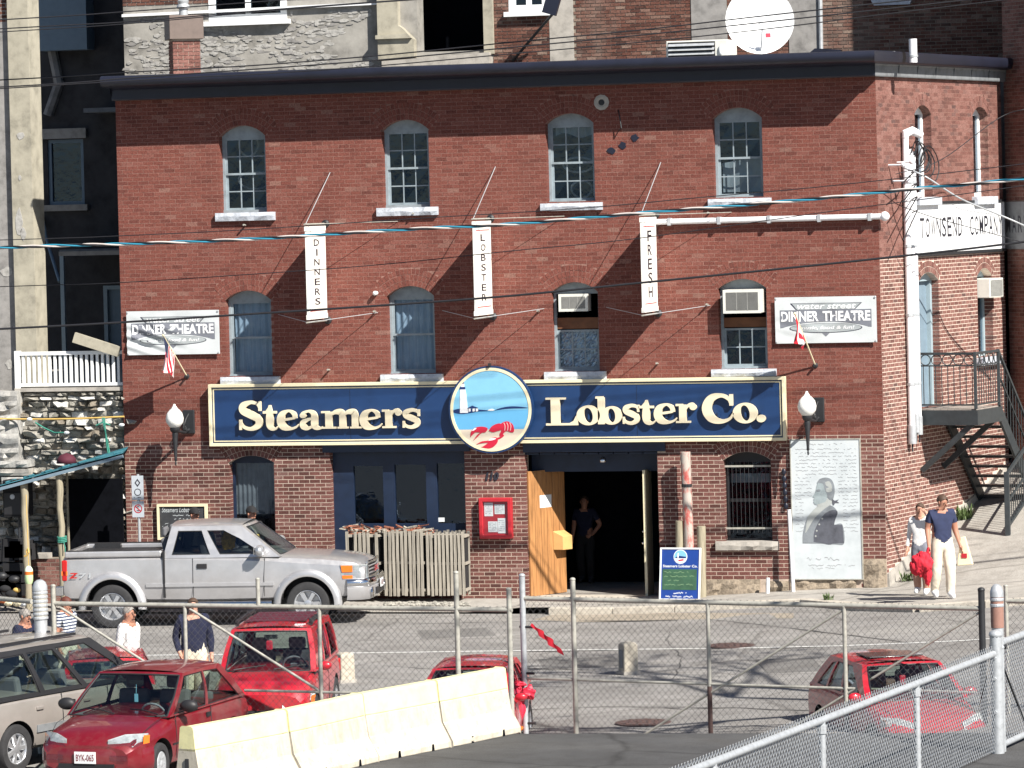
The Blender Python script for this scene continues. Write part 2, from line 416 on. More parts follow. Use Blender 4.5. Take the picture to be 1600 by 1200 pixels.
# ground materials
def asphalt(name, c, patch, seam=True, dark=None):
    m, n, l, b = new_mat(name)
    f = noise(n, l, .35, 7, .65, stretch=(.35,1,1)); f2 = noise(n, l, 60, 3, .7); f3 = noise(n, l, 2.2, 5, .7)
    c1 = ramp(n, l, f, [(.3, tuple(x*.72 for x in c)), (.5, c), (.7, patch)])
    sp = ramp(n, l, f2, [(.3, (.62,.62,.62)), (.5, (1,1,1)), (.72, (1.4,1.38,1.34))])
    c1 = mix(n, l, c1, sp, 1.0, 'MULTIPLY')
    s3 = ramp(n, l, f3, [(.38, (.78,.77,.76)), (.6, (1,1,1))])
    c1 = mix(n, l, c1, s3, 1.0, 'MULTIPLY')
    if seam:       # tar seams and cracks
        tc = n.new('ShaderNodeTexCoord'); v = n.new('ShaderNodeTexVoronoi'); v.feature = 'DISTANCE_TO_EDGE'; v.inputs['Scale'].default_value = .28
        nz = n.new('ShaderNodeTexNoise'); nz.inputs['Scale'].default_value = 1.3; nz.inputs['Detail'].default_value = 5
        l.new(tc.outputs['Object'], nz.inputs['Vector'])
        mx = n.new('ShaderNodeMix'); mx.data_type = 'VECTOR'; mx.inputs[0].default_value = .22
        l.new(tc.outputs['Object'], mx.inputs[4]); l.new(nz.outputs['Color'], mx.inputs[5]); l.new(mx.outputs[1], v.inputs['Vector'])
        cf = ramp(n, l, v.outputs['Distance'], [(.0, (.35,.34,.33)), (.012, (1,1,1))])
        c1 = mix(n, l, c1, cf, .55, 'MULTIPLY')
    l.new(c1, b.inputs['Base Color']); b.inputs['Roughness'].default_value = .9; b.inputs['Specular IOR Level'].default_value = .3
    bump(n, l, b, f2, .4, .006)
    return m
M['road'] = asphalt('street_asphalt', (.265,.255,.245), (.32,.308,.292))
M['walk'] = asphalt('pavement_concrete', (.34,.322,.295), (.42,.398,.366))
M['walkhill'] = asphalt('hill_pavement', (.24,.225,.21), (.30,.28,.255))
M['apron'] = asphalt('dusty_apron', (.33,.29,.235), (.42,.375,.31), False)
M['deckasph'] = asphalt('new_dark_asphalt', (.078,.078,.080), (.104,.102,.10))
M['kerb'] = plain('granite_kerb', (.45,.41,.35), .9, var=.35, scale=7, bmp=.4)
# ---------------------------------------------------------------- ground, street, pavements
def sstep(t): t = max(0, min(1, t)); return t*t*(3-2*t)
def base_h(x): return 0.2*sstep((x-2.5)/5.0) + 0.07*max(0, x-7.5)
def walk_h(x, y):
    p = Vector((x,y,0))-CORNER; s = p.dot(SDIR); q = p.dot(SNRM)
    k = sstep((q+.7)/.5)
    return base_h(x) + k*0.245*max(0, s) - .09*sstep((-x+1.2)/1.2)*sstep((-y-.3)/1.2)
def road_h(x): return base_h(x)-0.12
def road_pt(px, py, dz=0.0):
    z = -.1
    for _ in range(8):
        p = gnd(px, py, z+dz); z = road_h(p.x)
    return Vector((p.x, p.y, z+dz))
def walk_pt(px, py):
    v = sight(px, py); t = (CAM_C.y+14)/-v.y                 # march along the line of sight until it meets the slope
    while t*v.y+CAM_C.y < 20:
        p = CAM_C+v*t
        if p.z <= walk_h(p.x, p.y): break
        t += .05/v.length
    return Vector((p.x, p.y, walk_h(p.x, p.y)))
def sheet(fn, xs, ys):
    b = MB(); n = len(xs)
    b.add([(x,y,fn(x,y)) for y in ys for x in xs], [(j*n+i, j*n+i+1, (j+1)*n+i+1, (j+1)*n+i) for j in range(len(ys)-1) for i in range(n-1)])
    return b
lin = lambda a, b, n: [a+(b-a)*i/n for i in range(n+1)]
g = MB().add([(-900,-900,-.6),(900,-900,-.6),(900,900,-.6),(-900,900,-.6)], [(0,1,2,3)]).build('ground', M['road'])
tag(g, kind='structure')
xs = [-70,-40,-25]+lin(-18,18,72)+[25,40,70]
st = sheet(lambda x,y: road_h(x), xs, [-75,-50,-40,-30,-20,-10,-5,-1.7]).build('street', M['road'], smooth=180); tag(st, kind='structure')
# harbour water behind the photographer
mw, n_, l_, b_ = new_mat('harbour_water'); b_.inputs['Base Color'].default_value = (.012,.03,.045,1); b_.inputs['Roughness'].default_value = .12; bump(n_, l_, b_, noise(n_, l_, .8, 4, .6), .6, .2)
tag(MB().add([(-900,-900,-.59),(900,-900,-.59),(900,-100,-.59),(-900,-100,-.59)], [(0,1,2,3)]).build('water', mw), kind='structure')
# pavement: level in front of the restaurant, climbing the hill beside it
def kerb_y(x): return -1.70-2.5*sstep((x-6.0)/3.2)
xs_ = lin(-25,5.0,60)+lin(5.1,16,58)+[22,30]; rows = [('t',t) for t in lin(0,1,26)]+[('y',y) for y in lin(1.9,18,40)]
n_x = len(xs_); sw = MB()
sw.add([(x, y, walk_h(x,y)) for kd, q in rows for x in xs_ for y in ((kerb_y(x)+(1.6-kerb_y(x))*q) if kd == 't' else q,)], [(j*n_x+i, j*n_x+i+1, (j+1)*n_x+i+1, (j+1)*n_x+i) for j in range(len(rows)-1) for i in range(n_x-1)])
swo = sw.build('pavement', M['walk'], smooth=180); tag(swo, kind='structure')
# kerb stones: pale granite blocks, lowered towards the left driveway
kerb = thing('kerb', 'pale granite kerb edging the pavement outside the lobster restaurant', 'kerb')
x = 1.6
while x < 14:
    x2 = x+1.15+.2*random.random(); A = Vector((x,kerb_y(x),0)); B = Vector((x2,kerb_y(x2),0)); d = (B-A).normalized(); nn = Vector((d.y,-d.x,0)); B = B-d*.012
    P = []
    for z in (0,1):
        for p in (A+nn*.18, B+nn*.18, B-nn*.05, A-nn*.05): P.append((p.x, p.y, road_h(p.x)-.2 if z == 0 else walk_h(p.x, kerb_y(p.x)+.02)+.004))
    MB().add(P, [(0,3,2,1),(4,5,6,7),(0,1,5,4),(1,2,6,5),(2,3,7,6),(3,0,4,7)]).build('stone', M['kerb'], kerb, bevel=.012); x = x2
# hill pavement bay: big concrete slabs with joints, left of the street corner
# dusty sand and gravel swept against the kerb and pavement edge
def decal(pts, mat, name, dz=.004, on='road'):
    P = [road_pt(*p, dz=dz) if on == 'road' else walk_pt(*p)+Vector((0,0,dz)) for p in pts]
    b = MB().add(P, [tuple(range(len(P)))])
    return tag(b.build(name, mat), kind='structure')
decal([(835,968),(905,948),(1010,957),(1240,958),(1240,966),(1060,968),(900,972)], M['apron'], 'gutter_sand')
# tar seams and patches in the street
def seam_strip(pts, w, name='tar_seam'):
    P = [road_pt(*p, dz=.004) for p in pts]; b = MB(); rr = random.Random(len(pts)); vs = []
    Q = bez_([tuple(p) for p in P]); 
    for p in Q: k = w*rr.uniform(.6,1.4); vs += [Vector(p)-Vector((k*.3,k,0)), Vector(p)+Vector((k*.3,k,0))]
    b.add(vs, [(2*i,2*i+2,2*i+3,2*i+1) for i in range(len(Q)-1)]); tag(b.build(name, M['tar']), kind='structure')
def bez_(P, n=10):
    out = []
    for a, c in zip(P[:-1], P[1:]):
        for i in range(n): out.append([a[k]+(c[k]-a[k])*i/n+(random.uniform(-.03,.03) if k < 2 else 0) for k in range(3)])
    out.append(list(P[-1])); return out
M['tar'] = plain('road_tar', (.06,.058,.056), .8, var=.4, scale=6)
M['patch'] = asphalt('street_patch', (.17,.164,.158), (.20,.193,.185), False)
seam_strip([(1110,968),(1190,976),(1290,988),(1420,1004)], .035)
seam_strip([(640,975),(760,972),(905,970),(1060,969)], .03)
seam_strip([(830,1108),(960,1104),(1150,1106),(1300,1112)], .03)
seam_strip([(600,1040),(680,1046),(800,1043),(930,1047)], .02)
seam_strip([(1050,985),(1040,1000),(1066,1030),(1052,1060)], .018)
for q in ([(840,1030),(960,1026),(975,1040),(850,1046)], [(1180,1030),(1270,1028),(1290,1048),(1200,1052)], [(650,985),(760,981),(775,993),(660,998)]):
    P = [road_pt(*p, dz=.003) for p in q]; tag(MB().add(P, [(0,1,2,3)]).build('road_patch', M['patch']), kind='structure')
# white edge line
lp = [road_pt(*p, dz=.005) for p in [(-60,1027),(300,1023),(640,1019),(800,1016.5),(980,1014.5),(1100,1013),(1200,1011.5),(1310,1009),(1400,1005.5),(1500,1001),(1600,994),(1680,987)]]
b = MB(); w = .055
b.add([p+Vector((0,s*w,0)) for p in lp for s in (-1,1)], [(2*i,2*i+2,2*i+3,2*i+1) for i in range(len(lp)-1)])
tag(b.build('road_line', M['paintline']), kind='structure')
# deck of new asphalt, one step above the lower parking lot
DK = .8
d_far0 = gnd(792,1144,DK); d_far1 = gnd(2100,1144,DK); d_near = gnd(300,1256,DK)
d_far0 = d_far0-Vector((.85,.22,0)); d_near = d_near-Vector((.85,.22,0)); ddir = (d_near-d_far0).normalized(); d_n2 = d_far0+ddir*30
poly = [d_far0, d_n2, Vector((30,-75,DK)), Vector((d_far1.x,d_far1.y,DK))]
b = MB(); b.add(poly+[p-Vector((0,0,1.2)) for p in poly], [(0,1,2,3),(0,4,5,1),(3,7,4,0),(1,5,6,2)])
tag(b.build('parking_deck', M['deckasph']), kind='structure')
# manhole covers
for k, (px, py, lab) in enumerate([(1005,1130,'round rusty manhole cover nearest the fence in the grey street'), (1142,1009.5,'round rusty manhole cover just above the white road line')]):
    p = road_pt(px, py)
    t = thing('manhole_cover', lab, 'manhole cover', (p.x,p.y,p.z+.004), 0, 'manhole covers in the street')
    MB().lathe([(.0,0),(.40,0),(.40,.012),(.35,.014)], 28).build('rim', M['kerb'] if False else M['manhole'], t)
    b = MB().lathe([(.33,.004),(.34,.018),(0,.019)], 28)
    for a in range(8):
        for r_ in (.1,.2,.29):
            b.box(r_-.025,r_+.025,-.02,.02,.018,.026, Matrix.Rotation(a*math.pi/4+r_*3,4,'Z'))
    b.build('lid', M['manhole'], t)
# ---------------------------------------------------------------- brick laying
def arch_geo(w, rise):
    Rr = (w*w+rise*rise)/(2*rise); return Rr, math.asin(min(1, w/Rr))
class Opening:
    """opening in a wall, local x / z; rise>0 gives a segmental arch, rings = voussoir rings above it"""
    def __init__(s, x0, x1, z0, zs, zc, rings=0, deep=True, ring=.112):
        s.x0, s.x1, s.z0, s.zs, s.zc, s.deep = min(x0,x1), max(x0,x1), z0, zs, zc, deep
        s.w = (s.x1-s.x0)/2; s.cx = (s.x0+s.x1)/2; s.rise = zc-zs; s.rings = rings; s.ring = ring
        if s.rise > .01: s.R, s.a = arch_geo(s.w, s.rise); s.cz = zc-s.R
        s.T = rings*ring
    def half(s, z):
        if z < s.z0: return None
        if s.rise <= .01:
            return s.w if z < s.zs else None
        Ro = s.R+s.T; dz = z-s.cz
        if z < s.zs: return s.w
        if dz >= Ro: return None
        return max(0.0, min(math.sqrt(Ro*Ro-dz*dz), max(s.w, dz*math.tan(s.a)) if s.T else 9))
    def outline(s, n=10):
        if s.rise <= .01: return [(s.x0,s.z0),(s.x1,s.z0),(s.x1,s.zs),(s.x0,s.zs)]
        pts = [(s.x0,s.z0),(s.x1,s.z0)]
        for i in range(n+1):
            t = s.a-2*s.a*i/n; pts.append((s.cx+s.R*math.sin(t), s.cz+s.R*math.cos(t)))
        return pts
def lay_bricks(x0, x1, z0, z1, opens, course=.0747, length=.215, joint=.011, header_every=0, front=.0016, reveal=.22, slope=None, x1fn=None, zmin=None):
    """returns a list of (xa,xb,za,zb,front,back,full)"""
    out = []; nrow = int((z1-z0)/course)
    for r in range(nrow):
        za = z0+r*course; zb = za+course-joint; zm = (za+zb)/2
        hdr = header_every and r % header_every == 3
        L = length/2 if hdr else length
        cuts = []
        for o in opens:
            h = o.half(zm)
            if h is not None and h > 0: cuts.append((o.cx-h, o.cx+h, o.deep and zm < (o.zs if o.rise > .01 else o.zs)))
        cuts.sort(); free = []; a = x0; da = False
        xe = x1fn(zm) if x1fn else x1
        for c0, c1, dp in cuts:
            if c0 > a+.02: free.append((a, min(c0,xe), da, dp))
            if c1 > a: a = c1; da = dp
        if a < xe-.02: free.append((a, xe, da, False))
        for (f0, f1, dl, dr) in free:
            off = (0 if r % 2 else L/2) if not hdr else L/4
            k = math.floor((f0-x0-off)/L); xcur = x0+off+k*L
            while xcur < f1-.01:
                a0 = max(xcur, f0); b0 = min(xcur+L-joint, f1)
                if a0-f0 < .042: a0 = f0
                if f1-b0 < .042+joint: b0 = f1
                if xcur+L-joint-f0 < .042 or f1-xcur < .042: xcur += L; continue
                full = (not hdr) and a0 == xcur and abs(b0-(xcur+L-joint)) < 1e-6
                if b0-a0 > .03 and (zmin is None or za > zmin((a0+b0)/2)):
                    j = random.uniform(-.0008,.0010); bk = -.02
                    if dl and a0 == f0: bk = -reveal; a0 = f0-.005; full = False
                    if dr and b0 == f1: bk = -reveal; b0 = f1+.005; full = False
                    out.append((a0, b0, za+random.uniform(-.0012,.0012), zb+random.uniform(-.0012,.0012), front+j, bk, full))
                xcur += L
    return out
def bricks_mesh(name, lst, Mx, mats, parent, kind='stuff', midx=None):
    n = len(lst); A = np.array([l[:6] for l in lst]); 
    xa, xb, za, zb, fr, bk = A.T
    V = np.empty((n,8,3))
    for k, (x, z, d) in enumerate([(xa,za,bk),(xb,za,bk),(xb,zb,bk),(xa,zb,bk),(xa,za,fr),(xb,za,fr),(xb,zb,fr),(xa,zb,fr)]):
        V[:,k,0] = x; V[:,k,1] = z; V[:,k,2] = d
    F = np.array([[4,5,6,7],[0,1,5,4],[1,2,6,5],[2,3,7,6],[3,0,4,7]])
    F = (F[None]+8*np.arange(n)[:,None,None]).reshape(-1,4)
    me = bpy.data.meshes.new(name)
    v = V.reshape(-1,3); Mn = np.array(Mx); v = v@Mn[:3,:3].T + Mn[:3,3]
    me.vertices.add(len(v)); me.vertices.foreach_set('co', v.ravel())
    me.loops.add(F.size); me.loops.foreach_set('vertex_index', F.ravel().astype(np.int32))
    me.polygons.add(len(F)); me.polygons.foreach_set('loop_start', np.arange(0,F.size,4,dtype=np.int32)); me.polygons.foreach_set('loop_total', np.full(len(F),4,dtype=np.int32))
    for m_ in (mats if isinstance(mats,(list,tuple)) else [mats]): me.materials.append(m_)
    me.update(calc_edges=True); me.validate(); me.shade_flat()
    o = bpy.data.objects.new(name, me); COL.objects.link(o); o.parent = parent
    if kind: o['kind'] = kind
    return o
def voussoirs(o, b, front=.004, reveal=.22):
    """rowlock arch rings of o into MB b (local x, z->y, out->z)"""
    for k in range(o.rings):
        r0 = o.R+k*o.ring+.004; r1 = o.R+(k+1)*o.ring-.006
        n = max(5, int(2*o.a*(r0+r1)/2/.078)); dt = 2*o.a/n
        for i in range(n):
            t0 = -o.a+i*dt+.005/r0; t1 = -o.a+(i+1)*dt-.005/r0; f = front+random.uniform(-.003,.003); bk = -reveal if k == 0 else -.02
            q = [(o.cx+r*math.sin(t), o.cz+r*math.cos(t)) for r, t in ((r0,t0),(r0,t1),(r1,t1),(r1,t0))]
            b.add([(x,z,bk) for x,z in q]+[(x,z,f) for x,z in q], [(4,5,6,7),(0,1,5,4),(1,2,6,5),(2,3,7,6),(3,0,4,7)])
def wall_sheet(b, outline, opens, depth, Mx):
    b.poly([outline]+[o.outline() for o in opens], -depth, 0, Mx)

# ---------------------------------------------------------------- the restaurant
rest = thing('restaurant_building', 'three storey red brick corner building with the navy lobster restaurant sign', 'building')
XL, XR = -7.31, 7.635
SIDE_L = 6.76
def op(xl, xr, ys, yc, yb, rings, **k):
    a = fac(xl, (ys+yb)/2); c = fac(xr, (ys+yb)/2); m = (xl+xr)/2
    return Opening(a.x, c.x, fac(m,yb).z, fac(m,ys).z, fac(m,yc).z, rings, **k)
UPW = [op(343,416,213,196,332,3), op(597,671,203,187,324,3), op(853,929,193,177,317,3), op(1114,1192,185,168,310,3)]
LOW = [op(353,425,469,454,589,3), op(605,680,463,447,585,3), op(862,936,457,441,581,3), op(1123,1199,451,436,577,3)]
G1 = op(359,430,723,712,866,3); G3 = op(1131,1206,719,706,847,3)
a_, c_ = fac(517,800), fac(728,800); G2 = Opening(a_.x, c_.x, fac(620,880).z, fac(620,706).z, fac(620,706).z)
a_, c_ = fac(822,820), fac(1030,820); DR = Opening(a_.x, c_.x, -.02, fac(920,706).z, fac(920,706).z)
B1 = Opening(fac(505,702).x, fac(735,702).x, G2.zs-.001, fac(620,688).z, 0, deep=False); B1.rise = 0; B1.zs = fac(620,688).z
B2 = Opening(fac(818,700).x, fac(1040,700).x, DR.zs-.001, fac(925,684).z, 0, deep=False); B2.rise = 0; B2.zs = fac(925,684).z
OPF = UPW+LOW+[G1,G3,G2,DR]
ZT = 9.80; ZB = -.15; ZS = 3.05
W = MB()
W.poly([[(XL,ZS),(XR,ZS),(XR,ZT),(XL,ZT)]]+[o.outline() for o in UPW+LOW], -.30, 0, wallM())
W.build('wall', M['mortar_up'], rest)
W = MB()
zl = lambda o: [(x,min(z,ZS-.002)) for x,z in o.outline()]
W.poly([[(XL,ZB),(DR.x0,ZB),(DR.x0,DR.zs),(DR.x1,DR.zs),(DR.x1,ZB),(XR,ZB),(XR,ZS),(XL,ZS)]]+[o.outline() for o in (G1,G3,G2)], -.34, 0, wallM())
W.build('wall', M['mortar_lo'], rest)
# foundation line: granite blocks at the foot, right half
FOUND = [(1096,1188,905,937),(1200,1232,908,937),(1236,1338,903,938)]
fz = Opening(fac(1094,900).x, fac(1346,900).x, -.2, fac(1220,904).z, 0, deep=False); fz.rise = 0; fz.zs = fac(1220,904).z
cb = Opening(fac(1350,880).x, XR+.1, -.2, fac(1370,872).z, 0, deep=False); cb.rise = 0; cb.zs = fac(1370,872).z
up = lay_bricks(XL, XR-.003, ZS, ZT, UPW+LOW, joint=.0095)
lo = lay_bricks(XL, XR-.003, ZS-41*.0747, ZS+.01, [G1,G3,G2,DR,B1,B2,fz,cb], joint=.0125, header_every=0)
bricks_mesh('brickwork', up, wallM(), M['brick_up'], rest)
# the most visible whole bricks of the ground floor are single parts
full = [k for k, q in enumerate(lo) if q[6] and q[0] > fac(520,800).x]
full.sort(key=lambda k: -(lo[k][0]*.03 - abs(lo[k][2]-1.4)*.02))
pick = set(full[:300])
bricks_mesh('brickwork', [q for k, q in enumerate(lo) if k not in pick], wallM(), M['brick_lo'], rest)
ub = MB().add([(0,0,-.02),(.2025,0,-.02),(.2025,.0622,-.02),(0,.0622,-.02),(0,0,.0016),(.2025,0,.0016),(.2025,.0622,.0016),(0,.0622,.0016)], [(4,5,6,7),(0,1,5,4),(1,2,6,5),(2,3,7,6),(3,0,4,7)]).build('brick', M['brick_lo1'], rest)
first = True
for k in sorted(pick):
    q = lo[k]; Mx = wallM() @ Matrix.Translation((q[0], q[2], q[4]-.0016))
    if first: ub.matrix_local = Mx; first = False
    else: link_copy(ub, 'brick', rest, Mx)
for o in UPW+LOW:
    b = MB(); voussoirs(o, b); b2 = MB(); b2.add([tuple(wallM()@Vector(p)) for p in b.v], b.f); b2.build('window_arch', M['brick_up'], rest)['kind'] = 'stuff'
for o in (G1,G3):
    b = MB(); voussoirs(o, b); b2 = MB(); b2.add([tuple(wallM()@Vector(p)) for p in b.v], b.f); b2.build('window_arch', M['brick_lo'], rest)['kind'] = 'stuff'
def rough_block(name, x0, x1, z0, z1, y0, y1, mat, parent, Mx=None, amp=.03, seed=0, n=7):
    """rock faced stone: its front is a broken grid"""
    rr = random.Random(seed); b = MB(); nx = max(3, int((x1-x0)/.12)); nz = max(2, int((z1-z0)/.09)); vs = []; fs = []
    for j in range(nz+1):
        for i in range(nx+1):
            e = i in (0,nx) or j in (0,nz)
            vs.append((x0+(x1-x0)*i/nx+(0 if e else rr.uniform(-.02,.02)), y0+(.02 if e else rr.uniform(-amp,amp*.6)), z0+(z1-z0)*j/nz+(0 if e else rr.uniform(-.015,.015))))
    fs = [(j*(nx+1)+i, j*(nx+1)+i+1, (j+1)*(nx+1)+i+1, (j+1)*(nx+1)+i) for j in range(nz) for i in range(nx)]
    ring = [i for i in range(nx+1)]+[j*(nx+1)+nx for j in range(1,nz+1)]+[nz*(nx+1)+i for i in range(nx-1,-1,-1)]+[j*(nx+1) for j in range(nz-1,0,-1)]
    k0 = len(vs)
    for i in ring: v = vs[i]; vs.append((v[0], y1, v[2]))
    m = len(ring)
    fs += [(ring[i], k0+i, k0+(i+1)%m, ring[(i+1)%m]) for i in range(m)]
    b.add(vs, fs, Mx); return b.build(name, mat, parent)
for k, (xa, xb, ya, yb) in enumerate(FOUND):
    a0 = fac(xa, yb); b0 = fac(xb, ya)
    rough_block('stone', a0.x, b0.x, -.1, b0.z, -.05, .2, M['granite'], rest, seed=k, amp=.05)
p0, p1 = pxz(1350,918), pxz(1383,873)
rough_block('stone', p0[0], XR-.01, .02, p1[1], -.04, .2, M['granite'], rest, seed=9, amp=.05)
# stone sills
def sill(xl, xr, yt, yb, parent=rest):
    a = fac(xl, yb, -.1); c = fac(xr, yt, -.1)
    rough_block('sill', a.x, c.x, a.z+(fac(xl,yt,-.1).z-fac(xl,yt,-.1).z), fac((xl+xr)/2,yt,-.1).z, -.11, .24, M['sill'], parent, seed=int(xl), amp=.022)
for q in [(336,428,332,346),(588,683,324,338),(844,940,317,330),(1106,1204,310,322),(344,436,589,601),(594,691,585,597),(850,946,581,594),(1111,1212,577,589)]: sill(*q)
a = fac(1118,860,-.1); c = fac(1216,846,-.1)
rough_block('sill', a.x, c.x, a.z, c.z, -.12, .2, M['concrete'], rest, seed=5, amp=.03)
# beams over the big openings
MB().box(B1.x0, B1.x1, -.06, .25, G2.zs, B1.zs-.003).build('lintel_beam', M['navy_dk'], rest, bevel=.008)
MB().box(B2.x0, B2.x1, -.06, .25, DR.zs, B2.zs-.003).build('lintel_beam', M['navy_dk'], rest, bevel=.008)
# roof, hidden walls, interior
CR = CORNER; E2 = CORNER+SDIR*SIDE_L
b = MB(); rf = [Vector((XL,0,0)), CR, E2, Vector((XL,8.2,0))]
b.add([p+Vector((0,0,9.95)) for p in rf], [(0,1,2,3)])
b.add([p+Vector((0,0,9.80)) for p in rf], [(3,2,1,0)])
b.build('roof', M['frieze'], rest)
b = MB(); b.add([(XL,0,ZB),(XL,8.2,ZB),(XL,8.2,9.9),(XL,0,9.9)], [(0,1,2,3)])
b.add([(XL,8.2,ZB),(E2.x,E2.y,ZB),(E2.x,E2.y,9.9),(XL,8.2,9.9)], [(0,1,2,3)])
b.build('wall', M['mortar_old'], rest)
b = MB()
b.box(XL+.1, XR-.4, 1.6, 1.66, 2.87, 9.7); b.box(XL+.1, DR.x0-.03, 1.6, 1.66, -.1, 2.75); b.box(DR.x1+.03, XR-.4, 1.6, 1.66, -.1, 2.75); b.box(DR.x0-.05, DR.x1+.05, 3.3, 3.36, -.1, 2.8)                       # near-black sheets: the unlit depth of the rooms put into colour
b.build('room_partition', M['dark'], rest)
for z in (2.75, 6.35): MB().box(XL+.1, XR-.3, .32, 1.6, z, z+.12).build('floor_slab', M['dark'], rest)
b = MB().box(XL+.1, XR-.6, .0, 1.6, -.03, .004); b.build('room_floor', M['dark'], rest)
# entrance hall goes deeper: porch walls and a ceiling of boards
# cornice with a bold gutter, mitred round the corner
prof = [(.0,9.70),(.20,9.70),(.22,9.72),(.22,9.90),(.30,9.93),(.74,9.95),(.80,9.97),(.845,10.03),(.85,10.09),(.82,10.14),(.76,10.16),(.0,10.13)]
KS = .36                                                         # the side cornice projects less than the front one
_det = FN.x*SNRM.y-FN.y*SNRM.x
def mit(o): c1, c2 = o, o*KS; return Vector(((c1*SNRM.y-c2*FN.y)/_det, (FN.x*c2-SNRM.x*c1)/_det, 0))
nF = lambda o: FN*o
nS = lambda o: SNRM*(o*KS)
PA, PB, PC = Vector((XL,0,0)), CORNER, CORNER+SDIR*(SIDE_L+.1)
def run(b, q, a, n1, c, n2):
    k = len(q); b.add([a+n1(o)+Vector((0,0,z)) for o,z in q]+[c+n2(o)+Vector((0,0,z)) for o,z in q],
        [(i, i+1, k+i+1, k+i) for i in range(k-1)]+[tuple(range(k)), tuple(range(2*k-1,k-1,-1))])
b = MB(); run(b, prof[4:], PA, nF, PB, mit); b2 = MB(); run(b2, prof[4:], PB, mit, PC, nS)
for bb in (b, b2): bb.build('cornice_gutter', M['cornice'], rest, smooth=40)
b = MB(); run(b, prof[:5], PA, nF, PB, mit); b.build('cornice_frieze', M['cornice'], rest)
L_ = 0.0; nb = 7                                                # the side frieze is seven boards
for k in range(nb):
    s0 = k*(SIDE_L+.1)/nb; s1 = (k+1)*(SIDE_L+.1)/nb-.006
    b = MB(); run(b, prof[:5], PB+SDIR*s0, mit if k == 0 else nS, PB+SDIR*s1, nS); b.build('frieze_board', M['frieze'], rest)

# ---- sash windows
GLASS_BACK = .9
def window(o, y, kind, Mx=None, mat='win'):
    """frame is the part, panes / muntins / sashes its sub-parts; local frame x, z, out"""
    Mw = (Mx or wallM()) @ Matrix.Translation((0,0,-y))
    x0, x1, z0, zs = o.x0, o.x1, o.z0, o.zs; fw = .055
    # frame with an arched head board
    b = MB(); head = zs-.03
    out = o.outline(12); out = [(x, z) for x, z in out]
    b.poly([out, [(x0+fw,z0+.05),(x0+fw,head),(x1-fw,head),(x1-fw,z0+.05)]], -.07, 0, Mw)
    b.box(x0, x1, z0, z0+.05, .0, .03, Mw @ Matrix.Identity(4))
    f = b.build('window', M[mat], rest)
    def boxl(bb, xa, xb, za, zb, d0, d1): bb.add([(xa,za,d0),(xb,za,d0),(xb,zb,d0),(xa,zb,d0),(xa,za,d1),(xb,za,d1),(xb,zb,d1),(xa,zb,d1)], [(0,3,2,1),(4,5,6,7),(0,1,5,4),(1,2,6,5),(2,3,7,6),(3,0,4,7)], Mw)
    ix0, ix1, iz0, iz1 = x0+fw, x1-fw, z0+.05, head; mid = (iz0+iz1)/2; sw_ = .04
    def sash(za, zb, d, nx, nz, glass, backing=None):
        s_ = MB(); s_.poly([[(ix0,za),(ix1,za),(ix1,zb),(ix0,zb)], [(ix0+sw_,za+sw_),(ix0+sw_,zb-sw_),(ix1-sw_,zb-sw_),(ix1-sw_,za+sw_)]], d-.03, d, Mw)
        s_.build('sash', M[mat], f)
        gx0, gx1, gz0, gz1 = ix0+sw_, ix1-sw_, za+sw_, zb-sw_; m_ = MB(); mw = .011
        for i in range(1,nx): xx = gx0+(gx1-gx0)*i/nx; boxl(m_, xx-mw, xx+mw, gz0, gz1, d-.024, d-.006)
        for j in range(1,nz):
            zz = gz0+(gz1-gz0)*j/nz; boxl(m_, gx0, gx1, zz-mw, zz+mw, d-.0235, d-.0065)
        if nx*nz > 1: m_.build('muntin', M[mat], f)
        for i in range(nx):
            for j in range(nz):
                p = MB(); xa = gx0+(gx1-gx0)*i/nx; xb = gx0+(gx1-gx0)*(i+1)/nx; za_ = gz0+(gz1-gz0)*j/nz; zb_ = gz0+(gz1-gz0)*(j+1)/nz
                t1, t2 = random.uniform(-.004,.004), random.uniform(-.004,.004)
                p.add([(xa,za_,d-.017+t1),(xb,za_,d-.017-t1),(xb,zb_,d-.017+t2),(xa,zb_,d-.017-t2)], [(0,1,2,3)], Mw); p.build('pane', M[glass], f)
    if kind == 'sixes':
        sash(mid-.02, iz1, -.015, 3, 2, 'glass'); sash(iz0, mid+.02, -.05, 3, 2, 'glass')
    elif kind == 'curtain':
        sash(mid-.02, iz1, -.015, 1, 1, 'glass'); sash(iz0, mid+.02, -.05, 1, 1, 'glass')
        b = MB(); n = 26
        def cf(u, v): return Mw @ Vector((ix0+.02+(ix1-ix0-.04)*u, iz0+(iz1-iz0)*v, -.16+.014*math.sin(u*38+o.x0*3)+.03*math.sin(5*v+3*u+o.x0*2)*(.3+.7*v)))
        b.grid(cf, 60, 14); b.build('curtain', M['curtain'], f, smooth=180)
    elif kind == 'foil':
        zm2 = iz0+(iz1-iz0)*.52
        sash(iz0, zm2, -.05, 3, 2, 'glass')
        b = MB(); b.grid(lambda u, v: Mw @ Vector((ix0+.03+(ix1-ix0-.06)*u, iz0+(zm2-iz0)*v, -.12+random.uniform(-.012,.012))), 24, 26); b.build('foil_sheet', M['foil'], f)
        b = MB(); boxl(b, ix0, ix1, zm2+.02, zm2+.23, -.06, -.03); b.build('plywood_panel', M['plywood'], f)
    elif kind == 'ac':
        zm2 = iz0+(iz1-iz0)*.50
        sash(iz0, zm2, -.05, 3, 2, 'glass')
        b = MB(); boxl(b, ix0, ix1, zm2+.02, zm2+.2, -.06, -.03); b.build('plywood_panel', M['plywood'], f)
    return f
m, n_, l_, b_ = new_mat('blue_curtain'); b_.inputs['Base Color'].default_value = (.16,.21,.27,1); b_.inputs['Roughness'].default_value = .8
